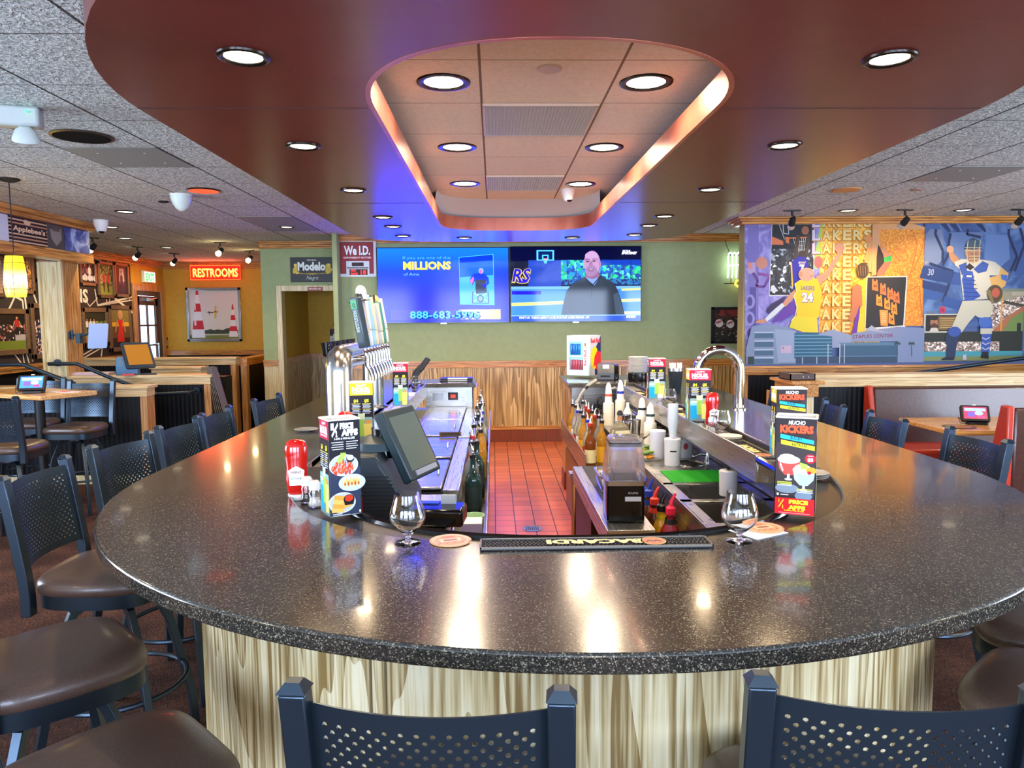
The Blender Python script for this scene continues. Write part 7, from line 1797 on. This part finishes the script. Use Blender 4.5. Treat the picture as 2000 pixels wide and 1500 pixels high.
cv = Canvas((1.145-.03, 4.40-.0675, .87), (1, 0, 0), (0, 0, 1), eps=.0005); cv.text('10', 0, .045, .014, '#1c1c20', bold=.03); cv.text('8', 0, .02, .014, '#1c1c20'); cv.text('6', 0, -.005, .014, '#1c1c20'); cv.ell(.035, .005, .014, .02, '#7a2030')
o = cv.build('bucket_marks'); tag(o, 'black volume marks on the clear measuring bucket', 'marks')
cu = MB(); cu.lathe([(.018, 0), (.030, .085), (.031, .088), (.0292, .088), (.0285, .078), (.0165, .002)], 22, cap1=False)
c0 = None
for k in range(11):
    if c0 is None: c0 = solo('plastic_cup', cu, flat('#e4e9ee', .3, trans=.2), 'x', 'cup', (1.025, 4.15, .962)); o = c0
    else: o = dup(c0, (1.025, 4.15, .962+k*.0105))
    o['label'] = 'white cup nested in the tall stack on the labelled container'; o['group'] = 'nested white cups'
# pourer containers with coloured collars
def pourer(lab, x, y, z, col, h=.30):
    t = thing('juice_pourer', lab, 'pourer bottle', (x, y, z), 0, 'white juice pourers with coloured collars')
    mb = MB(); mb.lathe([(.042, 0), (.043, .005), (.043, h*.5), (.040, h*.54)], 22); mb.build('jug', flat('#e8e4d4', .4), t)
    mb = MB(); mb.lathe([(.031, h*.54), (.027, h*.70)], 20); mb.lathe([(.0265, h*.76), (.020, h*.95), (.012, h), (.006, h*1.03)], 20); mb.build('neck', flat('#eeece4', .35), t)
    mb = MB(); mb.lathe([(.0295, h*.70), (.0285, h*.76)], 20); mb.build('collar', flat(col, .35), t)
pourer('white juice pourer with an orange collar', .905, 5.75, .8005, '#f05020', .33)
pourer('white juice pourer with a blue collar', 1.035, 5.95, .8005, '#1c30b8', .33)
pourer('white juice pourer with a black collar', 1.06, 5.2, .8005, '#101010', .27)
pourer('white juice pourer with a dark green collar', 1.048, 4.86, .8005, '#12342c', .27)
mb = MB(); mb.lathe([(.03, 0), (.031, .16), (.012, .20), (.01, .23)], 18); solo('squeeze_bottle', mb, flat('#ece8dc', .4), 'plain white squeeze bottle behind the steel shakers', 'squeeze bottle', (.975, 5.3, .8005))
for k, (x, y, h) in enumerate(((.915, 5.08, .17), (.965, 4.98, .15), (.895, 4.90, .145))):
    mb = MB(); mb.lathe([(.032, 0), (.034, .004), (.044, h), (.042, h), (.033, .006)], 24, cap1=False); solo('steel_shaker', mb, M_chrome, ('tall steel cocktail shaker', 'right short steel cocktail shaker', 'left short steel cocktail shaker')[k]+' behind the blender', 'shaker', (x, y, .8005), group='steel cocktail shakers')
# big whiskey flask
t = thing('whiskey_bottle', 'large clear whiskey bottle with dark liquor and black spout', 'bottle', (.80, 4.62, .8005), .3)
mb = MB(); mb.prism(rrect(-.055, -.04, .055, .04, .015, 4), 0, .14); mb.prism(rrect(-.055, -.04, .055, .04, .015, 4), .14, .19, scale=.35); mb.lathe([(.017, .185), (.015, .23)], 16); mb.build('glass', flat('#ece0b8', .05, trans=.8, ior=1.3), t, bevel=.006)
mb = MB(); mb.prism(rrect(-.050, -.036, .050, .036, .013, 4), .006, .085); mb.build('liquor', flat('#38140c', .2), t)
mb = MB(); mb.lathe([(.018, .23), (.018, .245), (.01, .26)], 14); mb.lathe([(.0165, .205), (.0165, .215)], 14, m=1); mb.build('spout', [M_black, flat('#d86030', .4)], t)
mb = MB(); mb.box(-.05, -.0412, .095, .05, -.041, .135); mb.build('label', flat('#e4dcae', .5), t)
# bottle rail of the right side
t = thing('bottle_rail', 'stainless bottle rail along the right of the aisle', 'speed rail', (.70, 5.6, 0))
mb = MB(); mb.box(-.10, -.85, .60, .12, .9, .61); mb.box(-.105, -.85, .60, -.098, .9, .75); mb.box(.115, -.85, .60, .12, .9, .78); mb.build('tray', M_steel, t)
mb = MB(); mb.box(-.06, -.80, .0, .1, .85, .50, 0); mb.build('cabinet_below', flat('#8a6038', .4, .5), t)
mb = MB(); mb.box(-.20, -.80, .585, -.05, -.70, .615); mb.cyl((-.17, -.76, 0), (-.17, -.76, .59), .016, n=12, m=1); mb.cyl((-.12, -.76, 0), (-.12, -.76, .59), .016, n=12, m=2); mb.build('end_legs', [M_steel, flat('#d8a888', .3, .8), M_black], t)
seqR = [(2, .655, 4.95), (3, .745, 5.02), (4, .66, 5.13), (1, .75, 5.2), (3, .65, 5.3), (2, .745, 5.38), (1, .655, 5.48), (3, .75, 5.56), (4, .65, 5.66), (2, .745, 5.74), (1, .655, 5.84), (2, .75, 5.92), (3, .65, 6.02), (1, .745, 6.1), ]
for i, (k, x, y) in enumerate(seqR): put(k, x, y, .612, '%s liquor bottle, %s from the front in the right bottle rail' % (desc[k], ordl[i]), 'bottles in the right bottle rail', rn.random()*6)
# shelf with blender, pan, syrups
t = thing('steel_shelf', 'narrow stainless shelf with black mat carrying the blender', 'shelf', (.62, 3.95, 0))
mb = MB(); mb.box(-.12, -.75, .665, .10, .68, .70); mb.box(-.12, -.75, .60, -.114, .68, .665); mb.build('top', M_steel, t, bevel=.003)
mb = MB(); mb.box(-.06, -.3, .70, .09, .66, .706); mb.build('rubber_mat', M_rubber, t)
mb = MB(); mb.box(-.105, -.1, .0, .09, .62, .60); mb.build('cabinet', flat('#2a1c16', .4, .4), t)
mb = MB(); mb.box(-.10, .62, 0, -.08, .66, .66); mb.build('leg', M_satin, t)
t = thing('blender', 'clear hooded blender on a black motor base', 'blender', (.612, 3.42, .7005), -.05)
mb = MB(); mb.prism(rrect(-.088, -.095, .088, .10, .012, 4), 0, .175, scale=.98); mb.build('motor_base', M_blackgloss, t, bevel=.006)
mb = MB(); mb.ring(rrect(-.092, -.10, .092, .10, .014, 4), rrect(-.07, -.08, .07, .08, .014, 4), .173, .195); mb.build('silver_collar', M_satin, t)
def hood(k0, k1, z0, z1, w, m):
    mb.ring(rrect(-.095*k0, -.10*k0, .095*k0, .10*k0, .02*k0, 5), rrect(-.091*k0, -.096*k0, .091*k0, .096*k0, .018*k0, 5), z0, z1)
mb = MB(); a = rrect(-.094, -.10, .094, .10, .02, 5); n = len(a)
lv = [(1.0, .195), (.98, .22), (.90, .30), (.80, .365), (.76, .385), (.66, .392)]
vs = []; fs = []
for k, z in lv: vs += [(x*k, y*k, z) for x, y in a]
for l in range(len(lv)-1):
    for i in range(n): fs.append((l*n+i, l*n+(i+1) % n, (l+1)*n+(i+1) % n, (l+1)*n+i))
fs.append(tuple(range((len(lv)-1)*n, len(lv)*n))); mb.add(vs, fs); mb.build('clear_hood', flat('#f0e6e2', .06, trans=.9, ior=1.1), t, solid=.002)
mb = MB(); mb.ring([(x*.80, y*.80) for x, y in a], [(x*.78, y*.78) for x, y in a], .352, .372); mb.build('black_gasket', M_black, t)
mb = MB(); mb.prism(rrect(-.05, -.05, .05, .05, .015, 4), .20, .33, scale=1.18); mb.build('jar', flat('#e6d6d0', .1, trans=.75, ior=1.25), t)
mb = MB(); mb.prism(rrect(-.055, -.06, .055, .06, .015, 4), .197, .225); mb.build('jar_foot', M_black, t)
cv = Canvas((-.005, -.0975, .06), (1, 0, 0), (0, 0, 1), eps=.0005); cv.rect(0, .04, .075, .062, '#c8ccd0'); cv.text('ECLIPSE', .015, .075, .009, '#a8acb0', w=.045); cv.build('badge', t)
t = thing('garnish_pan', 'deep stainless pan beside the blender', 'pan', (.635, 3.98, .7065), 0)
mb = MB(); mb.ring(rrect(-.075, -.13, .075, .13, .02, 4), rrect(-.068, -.122, .068, .122, .018, 4), .09, .096)
a = rrect(-.068, -.122, .068, .122, .018, 4); n = len(a); mb.add([(x*.85, y*.9, 0) for x, y in a]+[(x, y, .095) for x, y in a], [(i, (i+1) % n, n+(i+1) % n, n+i) for i in range(n)]+[tuple(range(n))]); mb.build('pan', M_satin, t, solid=.0015)
mb = MB()
rr = random.Random(2)
for k in range(14): mb.lathe([(.001, -.006), (.016, -.004), (.016, .004), (.001, .006)], 10, at=(rr.uniform(-.045, .045), rr.uniform(-.09, .09), .055+rr.random()*.02), axis=(rr.random()-.5, rr.random()-.5, 1), cap0=False, cap1=False)
o = mb.build('garnish_lids', M_satin, t); o['kind'] = 'stuff'
# syrup bottles in the deep rail
t = thing('syrup_rail', 'deep stainless rail holding syrup bottles in front of the sinks', 'speed rail', (.785, 3.42, 0))
mb = MB(); mb.box(-.055, -.62, .50, .085, .55, .51); mb.box(-.06, -.62, .50, -.053, .55, .64); mb.build('tray', M_steel, t)
mb = MB(); mb.box(-.05, -.60, .0, .08, .53, .49); mb.build('cabinet_below', flat('#2a1c16', .5), t)
def syrup(lab, x, y, col, cap, h=.24, lb='#1c1c18', r=.04):
    t = thing('syrup_bottle', lab, 'syrup bottle', (x, y, .511), 0, 'syrup bottles in the deep rail')
    mb = MB(); mb.lathe([(r*.95, 0), (r, .005), (r, h*.5), (r*.8, h*.6), (.016, h*.75), (.015, h*.85)], 20); mb.build('bottle', flat(col, .1, coat=.5), t, angle=60)
    mb = MB(); mb.lathe([(.022, h*.82), (.022, h*.92), (.012, h*.95)], 16); mb.tube([(0, 0, h*.93), (.006, 0, h*1.03), (.022, 0, h*1.14)], [.011, .009, .006], 8); mb.build('pour_cap', flat(cap, .35), t)
    mb = MB(); mb.lathe([(r*.62, h*.62), (.024, h*.76)], 16, cap0=False, cap1=False); mb.build('neck_label', flat(lb, .5), t)
syrup('large jug of dark red mix with a pink pour cap', .797, 3.25, '#8c0c1c', '#e82048', .30, r=.05)
syrup('yellow mix bottle with a black pour cap behind the red jug', .79, 3.40, '#d8a820', '#141414', .27, '#d8c020')
syrup('brown mix bottle with a red pour cap', .785, 3.53, '#4c2014', '#e83828', .27, '#e84030')
syrup('mix bottle with a blue pour cap nearest the blender', .785, 3.66, '#5c3828', '#1c40b0', .28, '#1c40a0')
syrup('second blue capped mix bottle behind the others', .785, 3.80, '#6c5040', '#2048b8', .26, '#2048b0')
for k, (x, y, c, l) in enumerate(((.79, 2.98, '#e0d4b8', 'left pale capped bottle'), (.82, 2.91, '#1c1816', 'middle black capped bottle'), (.85, 2.86, '#1c1816', 'right black capped bottle'))):
    mb = MB(); mb.lathe([(.028, 0), (.028, .14), (.014, .17), (.014, .19), (.019, .192), (.019, .212), (.006, .22)], 16); solo('small_bottle', mb, flat(c, .35), l+' standing near the bar edge in the deep rail', 'bottle', (x-.022, y+.06, .511), group='small capped bottles near the bar edge')
# bin on the floor, fruit tray, hose, cables, glasses
t = thing('plastic_bin', 'white plastic bin hooked below the far end of the steel shelf', 'bin', (.62, 4.715, .32), 0)
mb = MB(); mb.prism(rrect(-.065, -.06, .065, .06, .02, 4), .0, .19, scale=1.15, top=False); mb.build('bin', flat('#e8dcc8', .45), t, solid=.003)
mb = MB(); mb.tube([(0, -.065, .185), (0, -.075, .20), (0, -.08, .24), (0, -.082, .344)], .005, 6); mb.build('hook_bracket', M_satin, t)
t = thing('fruit_tray', 'tray of cut oranges and limes beside the white containers', 'tray', (.915, 4.40, .8005), .1)
mb = MB(); mb.box(-.06, -.14, 0, .06, .14, .012); mb.build('tray', M_steeln, t)
fr = None
for k in range(16):
    mb = MB(); c = ('#f09018', '#e8a020', '#7ca828', '#3c6c20')[k % 4]
    mb.lathe([(.001, 0), (.018, .001), (.022, .006), (.018, .011), (.001, .012)], 14, cap0=False, cap1=False)
    o = solo('fruit_slice', mb, flat(c, .4), ('orange' if k % 4 < 2 else 'green lime')+' slice in the pile on the fruit tray', 'fruit slice', (.915+rr.uniform(-.035, .035), 4.40+rr.uniform(-.10, .10), .814+(k//5)*.013), group='orange slices in the tray' if k % 4 < 2 else 'lime slices in the tray'); o.rotation_euler = (rr.uniform(-.25, .25), rr.uniform(-.25, .25), 0)
t = thing('soda_gun', 'soda gun with a long grey hose hanging at the far right of the bar', 'soda gun', (.86, 6.38, 1.0))
mb = MB(); mb.tube([(-.06, -.05, .05), (-.11, -.08, -.01), (-.15, -.1, -.09), (-.12, -.14, -.16), (-.05, -.16, -.185)], .011, 10); mb.build('hose', flat('#a8a49c', .4), t)
mb = MB(); mb.T = Matrix.Translation((-.04, -.04, .065)) @ Matrix.Rotation(-.6, 4, 'Y'); mb.box(-.02, -.018, -.012, .09, .018, .014); mb.build('gun_head', flat('#b0a88c', .3, .6), t, bevel=.006)
mb = MB(); mb.cyl((-.07, -.055, .035), (-.045, -.045, .06), .014, n=12); mb.build('collar', M_black, t)
t = thing('soda_hose', 'second grey hose looping over the underbar at the right', 'hose', (1.0, 6.2, .8005))
mb = MB(); mb.tube([(-.03, -.15, .10), (-.06, -.1, .18), (-.03, -.05, .24), (.03, 0, .255), (.07, .02, .22), (.07, -.08, .12)], .010, 10); mb.build('hose', flat('#9aa0a8', .4), t)
mb = MB(); rr = random.Random(9)
pts = [(.03*math.sin(k*1.3)+.02*math.sin(k*.5), .02*math.cos(k*1.1), .0-k*.012+.03*math.sin(k*.9)) for k in range(18)]
mb.tube(pts, .004, 6); mb.tube([(p[0]+.09, p[1]+.02, p[2]+.04) for p in pts[:12]], .004, 6); mb.tube([(p[0]*1.2, p[1], p[2]+.02) for p in pts[3:14]], .004, 6)
solo('tangled_cables', mb, M_black, 'tangled black cables hanging under the far right counter end', 'cables', (.92, 6.44, .94))
wg = MB(); wg.lathe([(.03, 0), (.029, .002), (.004, .006), (.0035, .05), (.02, .065), (.05, .09), (.056, .105), (.0545, .105), (.048, .091), (.018, .067), (.001, .062)], 26, cap1=False)
w0 = None
for k, (x, y) in enumerate(((1.16, 4.74), (1.17, 4.90), (.96, 4.70), (1.15, 5.06), (1.17, 5.25), (1.08, 5.36))):
    if w0 is None: w0 = solo('margarita_glass', wg, M_glass, 'x', 'glass', (x, y, .8005)); o = w0
    else: o = dup(w0, (x, y, .8005))
    o['label'] = 'clear stemmed glass in the cluster behind the white containers'; o['group'] = 'stemmed glasses on the right underbar'
for k in range(6):
    mb = MB(); mb.lathe([(.04, 0), (.045, .002), (.075, .008), (.001, .004)], 26, cap1=False); solo('small_plate', mb, flat('#e0d8cc', .3), 'small pale plate in the low stack beside the fruit tray', 'plate', (1.06, 4.62 if False else 4.58, .8005+k*.009), group='small pale plates on the right underbar')
t = thing('ice_bin_lid', 'pale ribbed steel lid over the ice bin under the right counter', 'ice bin', (1.16, 5.62, .8005))
mb = MB(); mb.box(-.10, -.18, 0, .10, .18, .11); mb.build('black_box', M_blackmat, t)
mb = MB(); mb.box(-.11, -.19, .11, .11, .19, .12)
for k in range(8): mb.box(-.10+k*.027, -.18, .12, -.088+k*.027, .18, .124)
mb.build('ribbed_lid', M_satin, t)
mb = MB(); mb.lathe([(.075, 0), (.08, .003), (.06, .0035), (.001, .002)], 28, cap1=False)
for k in range(7): mb.box(-.05+k*.015, -.045, .002, -.043+k*.015, .045, .005, 1)
solo('floor_drain', mb, [M_satin, M_black], 'round slotted floor drain in the tiled aisle', 'floor drain', (.29, 5.62, .0045))
mb = MB(); mb.lathe([(.001, 0), (.025, 0), (.025, .004), (.001, .004)], 20, axis=(-1, 0, 0), cap0=False, cap1=False); solo('wall_disc', mb, flat('#b8bcc8', .4), 'pale round disc on the stainless backsplash at the right', 'disc', (1.297, 3.75, .90))
